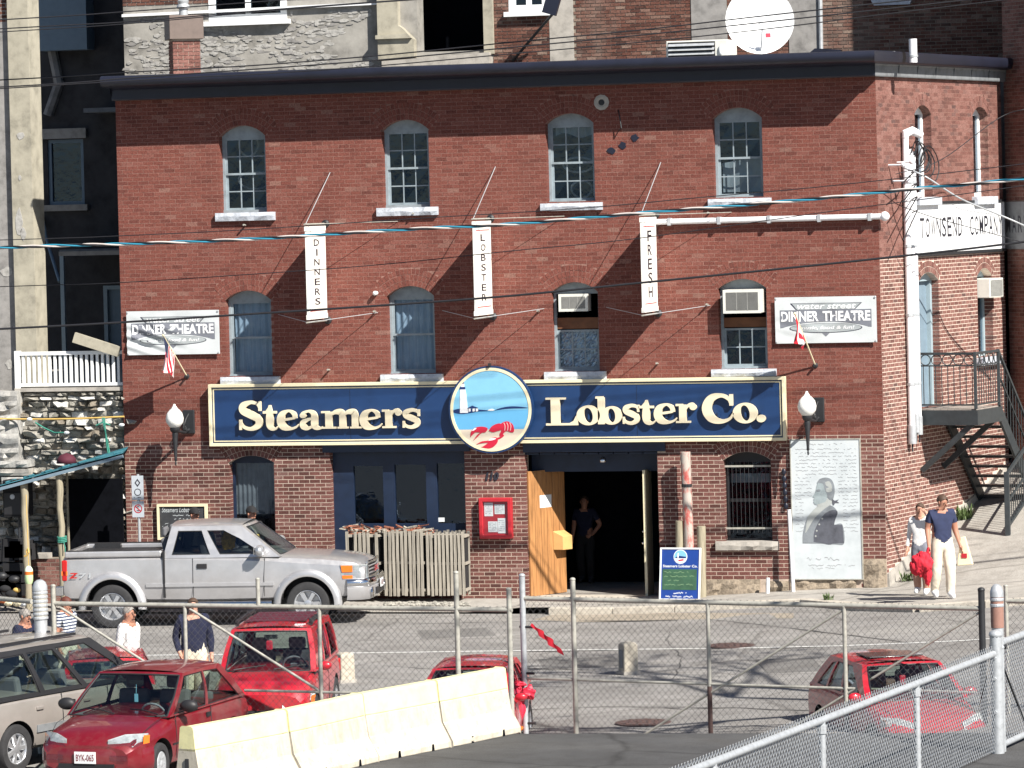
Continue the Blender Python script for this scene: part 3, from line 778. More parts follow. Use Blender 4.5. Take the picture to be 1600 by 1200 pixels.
c_ = ramp(n_, l_, noise(n_, l_, 3, 5, .6, stretch=(12,12,.7)), [(.3,(.36,.46,.58)),(.6,(.50,.60,.70)),(.8,(.60,.66,.70))]); l_.new(c_, b_.inputs['Base Color']); M['curtain'] = m
m, n_, l_, b_ = new_mat('crinkled_foil'); b_.inputs['Base Color'].default_value = (.55,.62,.70,1); b_.inputs['Metallic'].default_value = .8; b_.inputs['Roughness'].default_value = .3; M['foil'] = m
for o in UPW: window(o, .20, 'sixes')
# pale rings and sheets behind the upper panes, shaped to imitate curved reflections
def hoop(cx, cz, rx, rz, y=.46, r_=.02, mat='frieze'): MB().tube([(cx+rx*math.cos(a), y+.05*math.sin(2*a), cz+rz*math.sin(a)) for a in [2*math.pi*i/24 for i in range(25)]], r_, 6, cap=False).build('hung_hoop', M[mat], rest)
o = UPW[0]; hoop(o.cx-.02, o.zs-.18, .2, .2, mat='pilaster'); hoop(o.cx+.1, o.z0+.62, .34, .17)
o = UPW[2]; hoop(o.cx+.05, o.z0+.72, .3, .14, mat='b_lt'); hoop(o.cx+.1, o.z0+.25, .2, .16, mat='b_lt')
o = UPW[3]; MB().grid(lambda u,v: (o.x0+.1+(o.w*2-.2)*u, .40+.02*math.sin(u*9), o.z0+.12+(.55+.12*u)*v), 12, 4).build('reflection_sheet', M['b_lt'], rest)
o = UPW[2]; MB().grid(lambda u,v: (o.x0+.1+(o.w*2-.2)*u, .42+.02*math.sin(u*22), o.zs-.22+.2*v+.05*math.sin(u*7)), 20, 4).build('reflection_sheet', M['b_lt'], rest)
window(LOW[0], .20, 'curtain'); window(LOW[1], .20, 'curtain'); window(LOW[2], .20, 'foil'); window(LOW[3], .20, 'ac')

def ac_unit(x0, x1, z0, z1, y0, y1, label):
    t = thing('air_conditioner', label, 'air conditioner', ((x0+x1)/2, (y0+y1)/2, z0), 0, 'window air conditioners')
    w, d, h = (x1-x0)/2, abs(y1-y0)/2, z1-z0
    b = MB(); b.box(-w, w, -d+.015, d, 0, h); b.build('case', M['ac'], t, bevel=.012)
    b = MB(); f = .05
    b.poly([[(-w,0),(w,0),(w,h),(-w,h)], [(-w+f,f),(-w+f,h-f),(w-f,h-f),(w-f,f)]], -.02, .0, frame((0,-d,0), FX, FZ, FN)); b.build('front_frame', M['ac'], t)
    b = MB(); n = 22
    b.box(-w+f, w-f, -d+.012, -d+.014, f, h-f)
    for i in range(n):
        z = f+(h-2*f)*(i+.5)/n; b.box(-w+f, w-f, -d-.002+.003, -d+.012, z-.004, z+.004)
    for i in (1,2): xx = -w+f+(2*w-2*f)*i/3; b.box(xx-.01, xx+.01, -d-.003, -d+.011, f, h-f)
    b.build('grille', M['ac_grill'], t)
    return t
p0, p1 = pxz(1130,490,-.28), pxz(1188,452,-.28)
ac_unit(p0[0], p1[0], p0[1], p1[1], -.28, .2, 'cream air conditioner jutting from the fourth window of the middle row')
p0, p1 = pxz(873,487,.02), pxz(918,459,.02)
ac_unit(p0[0], p1[0], p0[1], p1[1], .02, .3, 'small air conditioner set flush in the third window of the middle row')

# ---- ground floor windows and entrance
def boxw(b, px0, py0, px1, py1, y0, y1):
    a = fac(px0, py1, y0); c = fac(px1, py0, y0); return b.box(a.x, c.x, y0, y1, a.z, c.z)
# left small window
f = MB(); f.poly([G1.outline(12), [(G1.x0+.05,G1.z0+.06),(G1.x0+.05,G1.zs-.02),(G1.x1-.05,G1.zs-.02),(G1.x1-.05,G1.z0+.06)]], -.06, 0, wallM(.22))
g1 = f.build('window', M['navy_dk'], rest)
f = MB(); f.add([(G1.x0,.25,G1.z0),(G1.x1,.25,G1.z0),(G1.x1,.25,G1.zs),(G1.x0,.25,G1.zs)], [(0,1,2,3)]); f.build('pane', M['glass'], g1)
f = MB()
f.grid(lambda u,v: (G1.x0+.02+(G1.x1-G1.x0-.04)*u, .36+.012*math.sin(u*60), G1.z0+.75+(G1.zs-G1.z0-.75)*v), 60, 2); f.build('blind', M['grey_blind'] if 'grey_blind' in M else M['frieze'], g1, smooth=180)
# triple glazed door-window
y = .20
f = MB(); f.poly([G2.outline(), *[[(fac(xa,ya,y).x,fac(xa,yb,y).z),(fac(xa,ya,y).x,fac(xa,ya,y).z),(fac(xb,ya,y).x,fac(xb,ya,y).z),(fac(xb,ya,y).x,fac(xb,yb,y).z)] for xa,ya,xb,yb in ((552,728,598,818),(616,726,665,818),(682,724,727.5,818))]], -.09, 0, wallM(y))
g2 = f.build('window', M['navy_dk'], rest)
for xa, xb in ((552,598),(616,665),(682,727)):
    a = fac(xa,818,y); c = fac(xb,724,y)
    MB().add([(a.x-.01,y+.05,a.z),(c.x+.01,y+.05,a.z),(c.x+.01,y+.05,c.z),(a.x-.01,y+.05,c.z)], [(0,1,2,3)]).build('pane', M['glass'], g2)
MB().box(G2.x0, G2.x1, y+.0, y+.1, -.1, G2.z0+.12).build('panel', M['navy_dk'], g2)
pp = pxz(690,812,y+.045); MB().box(pp[0]-.06, pp[0]+.06, y+.038, y+.042, pp[1]-.04, pp[1]+.04).build('sticker', M['paper'], g2)
# right barred window
f = MB(); f.poly([G3.outline(12), [(G3.x0+.06,G3.z0+.05),(G3.x0+.06,G3.zs-.05),(G3.x1-.06,G3.zs-.05),(G3.x1-.06,G3.z0+.05)]], -.06, 0, wallM(.24))
g3 = f.build('window', M['black'], rest)
MB().add([(G3.x0,.28,G3.z0),(G3.x1,.28,G3.z0),(G3.x1,.28,G3.zs),(G3.x0,.28,G3.zs)], [(0,1,2,3)]).build('pane', M['glass'], g3)
MB().box(G3.x0, G3.x1, .245, .275, (G3.z0+G3.zs)/2-.03, (G3.z0+G3.zs)/2+.03).build('sash_rail', M['black'], g3)
n = 11
for i in range(n):
    xx = G3.x0+.06+(G3.x1-G3.x0-.12)*i/(n-1)
    MB().tube([(xx,.14,G3.z0+.16),(xx,.14,G3.zs-.02)], .0055, 6).build('bar', M['iron'], g3)
for z in (G3.z0+.25, G3.zs-.12): MB().box(G3.x0+.003, G3.x1-.003, .125, .131, z-.018, z+.018).build('bar', M['galv_old'], g3)
# clutter on the window shelf behind the bars
MB().box(G3.x0+.05, G3.x1-.05, .45, .47, G3.zs-.45, G3.zs-.28).build('hanging_sign', M['b_lt'], g3)

# entrance: side reveals, ceiling boards, pine door leaf folded back, white right leaf
yD = 3.2
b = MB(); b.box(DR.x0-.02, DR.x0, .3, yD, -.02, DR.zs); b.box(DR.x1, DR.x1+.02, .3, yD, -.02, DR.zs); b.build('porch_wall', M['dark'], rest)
b = MB(); b.box(DR.x0, DR.x1, 0, yD, -.05, .012); b.build('porch_floor', M['walk'], rest)
zc = fac(920,737,.5).z
# header over the door, with boards seen from below
MB().box(DR.x0, DR.x1, .55, .62, zc, DR.zs).build('door_header', M['navy_dk'], rest)
n = 9
for i in range(n):
    xa = DR.x0+(DR.x1-DR.x0)*i/n
    MB().box(xa+.01, xa+(DR.x1-DR.x0)/n-.012, .05, .55, DR.zs-.05, DR.zs-.02).build('ceiling_board', M['navy_dk'], rest)
pl = pxz(942,722,.3); MB().lathe([(.02,.10),(.05,.08),(.07,.03),(.06,0),(.0,-.01)], 12, Matrix.Translation((pl[0],.3,pl[1]))).build('ceiling_lamp', M['chrome'], rest, smooth=50)
# pine door leaf stands open at the left, its planks turned to the street
door = MB().box(-.001, .001, 0, .001, 0, .001)
hx = fac(828,830,.15).x
hinge = Vector((hx, .12, .02)); tip = fac(884,830,1.05); dv = Vector((tip.x-hinge.x, 1.05-.12, 0)); dL = dv.length; dv.normalize()
dn = Vector((dv.y,-dv.x,0))
zT = fac(840,738,.2).z
MD = frame(hinge, dv, FZ, dn)
edge = MB(); edge.box(0, dL, 0, zT, -.045, -.02, MD); dl = edge.build('door', M['plank'], rest)
npk = 6
for i in range(npk):
    q = MB(); q.box(dL*i/npk+.004, dL*(i+1)/npk-.004, .0, zT, -.02, .0, MD); q.build('plank', M['plank'], dl, bevel=.006)
q = MB(); q.box(dL*.30, dL*.62, zT*.70, zT*.80, .001, .004, MD); q.build('notice', M['paper'], dl)
q = MB(); q.add([(dL*.64,.84,.0),(dL*.96,.84,.0),(dL*.96,.84,.20),(dL*.70,.84,.20),(dL*.64,1.20,.0),(dL*.96,1.20,.0),(dL*.96,1.10,.20),(dL*.70,1.10,.20)],
     [(0,3,2,1),(4,5,6,7),(0,1,5,4),(1,2,6,5),(2,3,7,6),(3,0,4,7)], MD); q.build('letter_box', M['plank_lt'], dl, bevel=.008)
xr = fac(1018,830,.3)
q = MB(); p0 = fac(1008,830,.25); p1 = fac(1016,830,.75)
dv2 = Vector((p1.x-p0.x, .5, 0)).normalized()
M2 = frame((p0.x,.25,.02), dv2, FZ, Vector((-dv2.y,dv2.x,0)))
q.box(0, .62, 0, zT, -.025, .025, M2); rl = q.build('door', M['cream'], rest)
q = MB(); q.box(.02, .035, 0, zT, .025, .03, M2); q.build('edge_strip', M['plank'], rl)
q = MB(); q.ball((.05,1.0,.05), .03, 10, 8, M2); q.ball((.05,1.22,.045), .022, 10, 8, M2); q.build('handle', M['chrome'], rl, smooth=180)
# step
MB().box(DR.x0+.02, DR.x1-.02, -.03, .5, -.03, .018).build('threshold', M['kerb'], rest)

# ---------------------------------------------------------------- side wall of the restaurant
def sop(sl, sr, zs, zc, zb, rings=2, **k): return Opening(sl, sr, zb, zs, zc, rings, **k)
SW = [sop(1.96,2.84,9.02,9.19,7.44), sop(5.12,5.98,9.02,9.19,7.42)]
SD = sop(1.97,3.03,5.83,6.0,3.42); SWL = sop(5.16,6.02,5.83,6.0,4.25)
sbot = lambda s: .16+.245*s
ZL = 6.30
b = MB(); b.poly([[(0,ZL),(SIDE_L,ZL),(SIDE_L,ZT),(0,ZT)]]+[o.outline() for o in SW], -.3, 0, sideM()); b.build('wall', M['mortar_up'], rest)
b = MB(); b.poly([[(0,-.1),(SIDE_L,1.4),(SIDE_L,ZL),(0,ZL)]]+[o.outline() for o in (SD,SWL)], -.3, 0, sideM()); b.build('wall', M['mortar_side'], rest)
bricks_mesh('brickwork', lay_bricks(.003, SIDE_L, ZL, ZT, SW, joint=.0085), sideM(), M['brick_side'], rest)
bricks_mesh('brickwork', lay_bricks(.003, SIDE_L, ZL-78*.0747, ZL+.01, [SD,SWL], joint=.0135, header_every=0, zmin=lambda s: .46+.245*s), sideM(), M['brick_side'], rest)
for o in SW+[SD,SWL]:
    b = MB(); voussoirs(o, b); b2 = MB(); b2.add(b.v, b.f, sideM()); b2.build('window_arch', M['brick_side'], rest)['kind'] = 'stuff'
b = MB(); b.add([(0,-.1,.06),(SIDE_L,1.3,.05),(SIDE_L,.42+.245*SIDE_L,.03),(0,.46,.04),(0,-.1,-.1),(SIDE_L,1.3,-.1),(SIDE_L,.42+.245*SIDE_L,-.1),(0,.46,-.1)], [(0,1,2,3),(3,2,6,7),(0,3,7,4)], sideM())
b.build('foundation', M['concrete'], rest)
MS = sideM()
for o in SW+[SWL]:
    f = MB(); f.poly([o.outline(12), [(o.x0+.09,o.z0+.09),(o.x0+.09,o.zs),(o.x1-.09,o.zs),(o.x1-.09,o.z0+.09)]], -.07, 0, sideM(-.17)); f_ = f.build('window', M['win_white'] if o is not SWL else M['door_frame'], rest)
    for k in range(2):
        za = o.z0+.09+(o.zs-o.z0-.09)*k/2; zb = o.z0+.09+(o.zs-o.z0-.09)*(k+1)/2
        f = MB(); f.add([(o.x0+.09,za,-.2),(o.x1-.09,za,-.2),(o.x1-.09,zb,-.2),(o.x0+.09,zb,-.2)], [(0,1,2,3)], MS); f.build('pane', M['glass'], f_)
    f = MB(); f.add([(a,b_,c) for c in (-.02,.13) for a,b_ in ((o.x0-.14,o.z0-.16),(o.x1+.16,o.z0-.16),(o.x1+.16,o.z0-.004),(o.x0-.14,o.z0-.004))], [(0,3,2,1),(4,5,6,7),(0,1,5,4),(1,2,6,5),(2,3,7,6),(3,0,4,7)], MS); f.build('sill', M['sill'], rest, bevel=.01)
# door on the landing
f = MB(); f.poly([SD.outline(12), [(SD.x0+.1,SD.z0),(SD.x0+.1,SD.zs),(SD.x1-.1,SD.zs),(SD.x1-.1,SD.z0)]], -.09, .0, sideM(-.14)); d_ = f.build('door', M['door_frame'], rest)
f = MB(); f.add([(a,b_,c) for c in (-.27,-.22) for a,b_ in ((SD.x0+.1,SD.z0),(SD.x1-.1,SD.z0),(SD.x1-.1,SD.zs),(SD.x0+.1,SD.zs))], [(0,3,2,1),(4,5,6,7),(0,1,5,4),(1,2,6,5),(2,3,7,6),(3,0,4,7)], MS); f.build('door_panel', M['door_blue'], d_)
f = MB(); f.ball((SD.x0+.2,SD.z0+1.0,-.19), .035, 10, 8, MS); f.build('handle', M['chrome'], d_, smooth=180)
# small air conditioner in the side window of the middle floor
t = thing('air_conditioner', 'white air conditioner in the side wall window above the stair landing', 'air conditioner', (0,0,0), 0, 'window air conditioners')
f = MB(); f.add([(a,b_,c) for c in (-.2,.25) for a,b_ in ((5.2,5.42),(5.98,5.42),(5.98,5.80),(5.2,5.80))], [(0,3,2,1),(4,5,6,7),(0,1,5,4),(1,2,6,5),(2,3,7,6),(3,0,4,7)], MS); f.build('case', M['ac'], t, bevel=.012)
f = MB()
for i in range(14):
    z = 5.46+.30*i/13; f.add([(a,b_,c) for c in (.248,.258) for a,b_ in ((5.25,z-.006),(5.93,z-.006),(5.93,z+.006),(5.25,z+.006))], [(0,3,2,1),(4,5,6,7),(0,1,5,4),(1,2,6,5),(2,3,7,6),(3,0,4,7)], MS)
f.build('grille', M['ac_grill'], t)
# eye bolts and a small round cap that the banner stays are tied to
for px, py in ((587,487),(648,334),(384,352),(1108,333),(1106,476),(842,486),(1028,568),(515,578),(1160,478)):
    q = fac(px, py); MB().tube([(q.x,0,q.z),(q.x,-.14,q.z+.01)], .018, 7).build('eye_bolt', M['galv_old'], rest)
q = fac(588,458); MB().lathe([(0,0),(.04,0),(.045,.10),(.03,.13),(0,.14)], 12, frame((q.x,0,q.z), FX, FZ, FN)).build('vent_cap', M['white'], rest, smooth=50)
# broken vents and scars on the upper wall
pv = pxz(940,160)
f = MB(); f.lathe([(.055,0),(.13,.004),(.15,.012),(.10,.02),(.055,.012)], 11, wallM()@Matrix.Translation((pv[0],pv[1],0))); f.build('vent_collar', M['concrete'], rest)
MB().lathe([(0,.014),(.06,.013)], 11, wallM()@Matrix.Translation((pv[0],pv[1],0)), cap=False).build('vent_hole', M['black'], rest)
for k, (px, py) in enumerate([(955,235),(973,227),(992,215)]):
    q = pxz(px, py); f = MB(); rr = random.Random(k)
    f.poly([[(q[0]+.085*math.cos(a)*rr.uniform(.6,1.1), q[1]+.075*math.sin(a)*rr.uniform(.6,1.1)) for a in [i*.63 for i in range(10)]]], .005, .014, wallM()); f.build('tar_patch', M['cornice'], rest)
f = MB()
q0, q1, q2, q3 = fac(966,172), fac(968,182,-.12), fac(971,200,-.14), fac(966,205)
f.tube([q0,q1,q2,q3], .012, 6); f.build('iron_hook', M['iron'], rest)
# ---------------------------------------------------------------- lettering helpers
def text_poly(body, size=1.0, bold=0.0, shear=0.0, ext=0.0, align='LEFT', sx=1.0):
    cu_ = bpy.data.curves.new('t', 'FONT'); cu_.body = body; cu_.size = size; cu_.offset = bold; cu_.shear = shear; cu_.extrude = ext
    cu_.align_x = align; cu_.resolution_u = 3
    o = bpy.data.objects.new('t', cu_); COL.objects.link(o)
    dg = bpy.context.evaluated_depsgraph_get(); dg.update()
    me = bpy.data.meshes.new_from_object(o.evaluated_get(dg))
    vs = [(v.co.x*sx, v.co.y, v.co.z) for v in me.vertices]; fs = [tuple(p.vertices) for p in me.polygons]
    bpy.data.objects.remove(o); bpy.data.curves.remove(cu_); bpy.data.meshes.remove(me)
    return vs, fs
def text_fit(body, x0, x1, y0, y1, bold=0, shear=0, ext=0.002, z=0.0):
    """text stretched to fill a box in local x, y"""
    vs, fs = text_poly(body, 1.0, bold, shear, 0)
    ax = [v[0] for v in vs]; ay = [v[1] for v in vs]; mx, Mx_, my, My = min(ax), max(ax), min(ay), max(ay)
    return [(x0+(v[0]-mx)/(Mx_-mx)*(x1-x0), y0+(v[1]-my)/(My-my)*(y1-y0), z+ext) for v in vs], fs
def bez(pts, n=6):
    """catmull-rom through points"""
    P = [np.array(p, float) for p in pts]; P = [2*P[0]-P[1]]+P+[2*P[-1]-P[-2]]; out = []
    for i in range(1, len(P)-2):
        for k in range(n):
            t = k/n; a, b, c, d = P[i-1], P[i], P[i+1], P[i+2]
            out.append(.5*((2*b)+(-a+c)*t+(2*a-5*b+4*c-d)*t*t+(-a+3*b-3*c+d)*t**3))
    out.append(P[-2]); return out
class Glyph:
    def __init__(s): s.items = []
    def poly(s, *loops): s.items.append(('p', loops)); return s
    def rect(s, x0, x1, y0, y1): return s.poly([(x0,y0),(x1,y0),(x1,y1),(x0,y1)])
    def stroke(s, pts, n=6): s.items.append(('s', bez(pts, n))); return s            # pts: x, y, width
    def ring(s, cx, cy, rx, ry, ix, iy, tilt=0, n=28):
        o = [(cx+rx*math.cos(a), cy+ry*math.sin(a)) for a in [2*math.pi*i/n for i in range(n)]]
        i_ = []
        for k in range(n):
            a = 2*math.pi*k/n; x, y = ix*math.cos(a), iy*math.sin(a)
            i_.append((cx+x*math.cos(tilt)-y*math.sin(tilt), cy+x*math.sin(tilt)+y*math.cos(tilt)))
        return s.poly(o, i_)
    def disc(s, cx, cy, rx, ry, n=18): return s.poly([(cx+rx*math.cos(2*math.pi*i/n), cy+ry*math.sin(2*math.pi*i/n)) for i in range(n)])
    def draw(s, b, x0, y0, w, h, d0, d1, Mx):
        for k, (t, q) in enumerate(s.items):
            e = d1-k*.0008
            if t == 'p': b.poly([[(x0+p[0]*w, y0+p[1]*h) for p in lp] for lp in q], d0, e, Mx)
            else:
                L, Rr = [], []
                for i, p in enumerate(q):
                    a = q[max(i-1,0)]; c = q[min(i+1,len(q)-1)]
                    dx, dy = (c[0]-a[0])*w, (c[1]-a[1])*h; l = math.hypot(dx,dy) or 1; nx, ny = -dy/l, dx/l
                    hw = p[2]*(w+h)/4
                    X, Y = x0+p[0]*w, y0+p[1]*h
                    L.append((X+nx*hw, Y+ny*hw)); Rr.append((X-nx*hw, Y-ny*hw))
                n = len(q); vs = [(x,y,e) for x,y in L]+[(x,y,e) for x,y in Rr]+[(x,y,d0) for x,y in L]+[(x,y,d0) for x,y in Rr]
                fs = []
                for i in range(n-1):
                    fs += [(n+i, n+i+1, i+1, i), (i, i+1, 2*n+i+1, 2*n+i), (3*n+i, 3*n+i+1, n+i+1, n+i)]
                fs += [(0, 2*n, 3*n, n), (n-1, 2*n-1, 4*n-1, 3*n-1)]
                b.add(vs, fs, Mx)
def G_(): return Glyph()
GL = {
 'o': lambda: G_().ring(.5,.5,.5,.53,.185,.40,.12),
 'e': lambda: G_().stroke([(.20,.50,.10),(.5,.55,.12),(.80,.60,.10)]).stroke([(.80,.58,.20),(.76,.82,.20),(.52,.97,.11),(.24,.80,.30),(.16,.48,.38),(.28,.18,.34),(.58,.06,.15),(.84,.14,.10),(.97,.28,.05)], 7),
 'a': lambda: G_().stroke([(.14,.70,.26),(.20,.86,.16),(.42,.96,.12),(.60,.86,.22),(.66,.66,.30),(.66,.24,.32),(.72,.10,.24),(.88,.05,.13),(1.0,.12,.06)], 6).disc(.18,.72,.14,.13).stroke([(.60,.58,.10),(.36,.50,.16),(.18,.36,.26),(.18,.18,.30),(.32,.06,.20),(.48,.10,.12),(.60,.22,.08)], 6),
 'm': lambda: G_().rect(.10,.27,.05,.93).rect(.0,.36,0,.10).rect(.0,.20,.86,.97).stroke([(.24,.74,.06),(.34,.90,.14),(.46,.92,.2),(.525,.76,.22),(.53,.06,.235)], 6).rect(.40,.66,0,.10).stroke([(.56,.74,.06),(.66,.90,.14),(.78,.92,.2),(.835,.76,.22),(.84,.06,.235)], 6).rect(.71,1.0,0,.10),
 'r': lambda: G_().rect(.16,.50,.05,.93).rect(.0,.70,0,.10).rect(.0,.34,.86,.97).stroke([(.46,.66,.07),(.58,.86,.14),(.74,.94,.18),(.86,.88,.2)], 6).disc(.83,.80,.17,.155),
 's': lambda: G_().stroke([(.86,.70,.06),(.78,.88,.13),(.52,.95,.18),(.24,.84,.26),(.24,.66,.28),(.50,.53,.30),(.76,.38,.28),(.76,.18,.26),(.50,.05,.18),(.22,.12,.13),(.10,.32,.06)], 6).rect(.80,.91,.62,.98).rect(.06,.17,.02,.38),
 'S': lambda: G_().stroke([(.84,.74,.05),(.76,.90,.10),(.50,.965,.13),(.22,.86,.24),(.20,.68,.26),(.48,.54,.28),(.78,.38,.26),(.78,.16,.24),(.50,.035,.14),(.22,.10,.10),(.08,.30,.05)], 7).rect(.80,.90,.66,1.0).rect(.04,.14,.0,.36),
 't': lambda: G_().stroke([(.46,1.0,.10),(.44,.6,.34),(.44,.22,.36),(.56,.07,.24),(.80,.05,.12),(1.0,.16,.05)], 6).rect(.0,.88,.66,.76).poly([(.10,.70),(.46,1.0),(.46,.70)]),
 'L': lambda: G_().rect(.16,.44,.03,.97).rect(.0,.62,.93,1.0).rect(.0,.98,0,.075).poly([(.70,.06),(1.0,.0),(1.0,.34),(.94,.34),(.86,.16)]),
 'b': lambda: G_().rect(.08,.34,.0,.96).rect(.0,.30,.92,1.0).ring(.60,.31,.40,.335,.14,.25,.1),
 'C': lambda: G_().stroke([(.90,.64,.06),(.84,.84,.12),(.60,.96,.13),(.30,.86,.26),(.15,.52,.32),(.28,.18,.28),(.58,.05,.15),(.86,.14,.09),(.98,.34,.05)], 7).rect(.86,.97,.60,1.0),
 '.': lambda: G_().disc(.5,.5,.5,.5),
}
# ---------------------------------------------------------------- the long navy sign
YS = -.16
sg = thing('shop_sign', 'long navy sign board with raised cream letters across the brick front', 'sign')
p00, p11 = fac(330,694,YS), fac(1224,592,YS)
SX0, SX1, SZ0, SZ1 = p00.x, p11.x, fac(780,690.5,YS).z, fac(780,597,YS).z
MB().box(SX0, SX1, -.14, -.05, SZ0, SZ1).build('board', M['navy'], sg)
def framing(b, x0, x1, z0, z1, w, d0, d1, Mx): b.poly([[(x0,z0),(x1,z0),(x1,z1),(x0,z1)], [(x0+w,z0+w),(x0+w,z1-w),(x1-w,z1-w),(x1-w,z0+w)]], d0, d1, Mx, back=True)
b = MB(); framing(b, SX0-.03, SX1+.03, SZ0-.03, SZ1+.03, .06, .04, .185, wallM()); b.build('frame', M['cream'], sg, bevel=.006)
b = MB(); framing(b, SX0+.055, SX1-.055, SZ0+.055, SZ1-.055, .022, .138, .152, wallM()); b.build('inner_border', M['cream'], sg)
for i in (1,2,3):
    xx = SX0+(SX1-SX0)*i/4; MB().box(xx-.004, xx+.004, -.143, -.138, SZ0+.08, SZ1-.08).build('joint', M['navy_dk'], sg)
LET = [('S',372,411,627,672),('t',411,434,633,672),('e',433,467,641,672),('a',467,503,641,671),('m',502,564,641,670),('e',562,597,640,671),('r',597,627,639,669),('s',627,658,639,669),
       ('L',853,902,621,665),('o',901,937,634,664),('b',931,971,619,663),('s',971,1001,632,663),('t',998,1024,625,663),('e',1022,1058,631,662),('r',1056,1088,630,661),('C',1097,1146,616,661),('o',1145,1183,630,661),('.',1182,1196,648,660)]
ub_ = {}
for ch, x0, x1, y0, y1 in LET:
    a = fac(x0, y1, -.24); c = fac(x1, y0, -.24)
    b = MB(); GL[ch]().draw(b, a.x, a.z, c.x-a.x, c.z-a.z, .17, .235, wallM()); b.build('letter', M['letter'], sg)
    # standoffs hold each letter off the board
    MB().box((a.x+c.x)/2-.02, (a.x+c.x)/2+.02, -.19, -.13, a.z+.1, a.z+.2).build('standoff', M['navy'], sg)
# ---------------------------------------------------------------- round picture sign
YD = -.30
dc = fac(767, 640, YD); DRr = .83
disc = thing('round_sign', 'round painted sign of a lighthouse and red lobster in the middle of the navy sign', 'sign', (dc.x, YD, dc.z-DRr))
def dk(px, py):    # coordinates of the picture: the 1200 px study of the disc
    return ((px-590)/600*1.0*DRr*1.16, (595-py)/600*DRr*1.16+DRr)
MDs = frame((0,0,0), FX, FZ, FN)
def circ(r, n=56): return [(r*math.cos(2*math.pi*i/n), DRr+r*math.sin(2*math.pi*i/n)) for i in range(n)]
MB().poly([circ(DRr)], -.09, .0, MDs, back=True).build('board', M['navy'], disc, smooth=40)
MB().poly([circ(DRr-.035), circ(DRr-.09)], .0, .012, MDs).build('border', M['cream'], disc)
def clip_circ(poly_, r):
    return [(x,y) if math.hypot(x,y-DRr) <= r else (x*r/math.hypot(x,y-DRr), DRr+(y-DRr)*r/math.hypot(x,y-DRr)) for x,y in poly_]
ri = DRr-.088
def seg(y0, y1, n=24):
    """band of the disc between two heights"""
    L = []
    a0 = math.asin(max(-1,min(1,(y0-DRr)/ri))); a1 = math.asin(max(-1,min(1,(y1-DRr)/ri)))
    for i in range(n+1): t = a0+(a1-a0)*i/n; L.append((ri*math.cos(t), DRr+ri*math.sin(t)))
    for i in range(n+1): t = a1+(a0-a1)*i/n; L.append((-ri*math.cos(t), DRr+ri*math.sin(t)))
    return L
yh, ysd = dk(0,600)[1], dk(0,828)[1]
def art(name, pts, mat, d, smooth_=True, n=5):
    q = [tuple(p[:2]) for p in bez([(*dk(*p),0) for p in pts]+[(*dk(*pts[0]),0)], n)[:-1]] if smooth_ else [dk(*p) for p in pts]
    return MB().poly([clip_circ(q, ri)], 0, d, MDs).build(name, M[mat], disc)
MB().poly([seg(yh,DRr+ri*.9999)], 0, .004, MDs).build('sky', M['sky_art'], disc)
MB().poly([seg(ysd,yh-.001)], 0, .0042, MDs).build('sea', M['sea_art'], disc)
MB().poly([seg(DRr-ri*.9999,ysd-.001)], 0, .0044, MDs).build('beach', M['sand_art'], disc)
art('headland', [(105,608),(160,588),(230,578),(330,585),(440,592),(560,604),(640,606),(560,612),(440,616),(340,632),(230,642),(150,630)], 'hill_art', .008)
art('far_shore', [(630,606),(700,580),(800,562),(890,560),(980,568),(1045,580),(980,584),(880,584),(760,590)], 'hill_art', .008)
art('lighthouse', [(222,345),(218,420),(212,630),(312,630),(296,420),(282,345)], 'white', .012, False)
art('gallery', [(218,322),(218,352),(284,352),(284,322)], 'hill_art', .014, False)
art('lantern', [(234,280),(234,322),(272,322),(272,280)], 'white', .013, False)
art('lantern_roof', [(230,280),(252,252),(276,280)], 'hill_art', .0135, False)
art('cottage', [(306,572),(365,545),(436,572),(436,580),(306,580)], 'hill_art', .012, False)
for x0 in (318,368,408): art('cottage_wall', [(x0,580),(x0,616),(x0+26,612),(x0+26,578)], 'white', .0125, False)
art('wave', [(550,606),(570,592),(605,585),(635,600),(610,608)], 'white', .0125)
art('lobster_tail', [(700,770),(745,742),(800,738),(850,770),(868,820),(862,862),(830,866),(780,850),(745,870),(722,905),(700,915),(690,890),(712,840)], 'lob_art', .013)
art('lobster_body', [(560,845),(590,800),(640,770),(700,760),(724,790),(710,835),(660,850),(610,862)], 'lob_art', .014)
for k in range(3): art('tail_ring', [(742+k*36,752),(756+k*36,790),(752+k*34,840),(760+k*34,842),(764+k*36,790),(750+k*36,750)], 'lob_lt', .0155)
art('lobster_claw', [(332,920),(345,850),(400,805),(480,795),(545,815),(520,860),(470,870),(420,915),(370,955),(420,890),(455,868),(400,862),(360,890)], 'lob_art', .0145)
art('claw_shine', [(350,845),(385,815),(412,812),(380,838)], 'white', .016)
art('lobster_claw', [(400,1005),(470,970),(545,960),(600,930),(650,925),(668,955),(650,1000),(590,1045),(500,1068),(420,1060),(400,1040),(470,1035),(530,1000),(545,985),(470,990)], 'lob_art', .0145)
art('claw_shine', [(550,962),(590,935),(648,935),(610,955)], 'white', .016)
art('lobster_leg', [(690,880),(740,895),(735,915),(680,945),(660,930),(700,915)], 'lob_art', .012)
b = MB(); b.box(-.02,.02,-.06,.02,2*DRr-.01,2*DRr+.05); b.build('hanger', M['iron'], disc)
for sx in (-.4,.4): MB().box(sx-.03, sx+.03, .0, .17, DRr-.05, DRr+.05).build('bracket', M['iron'], disc)

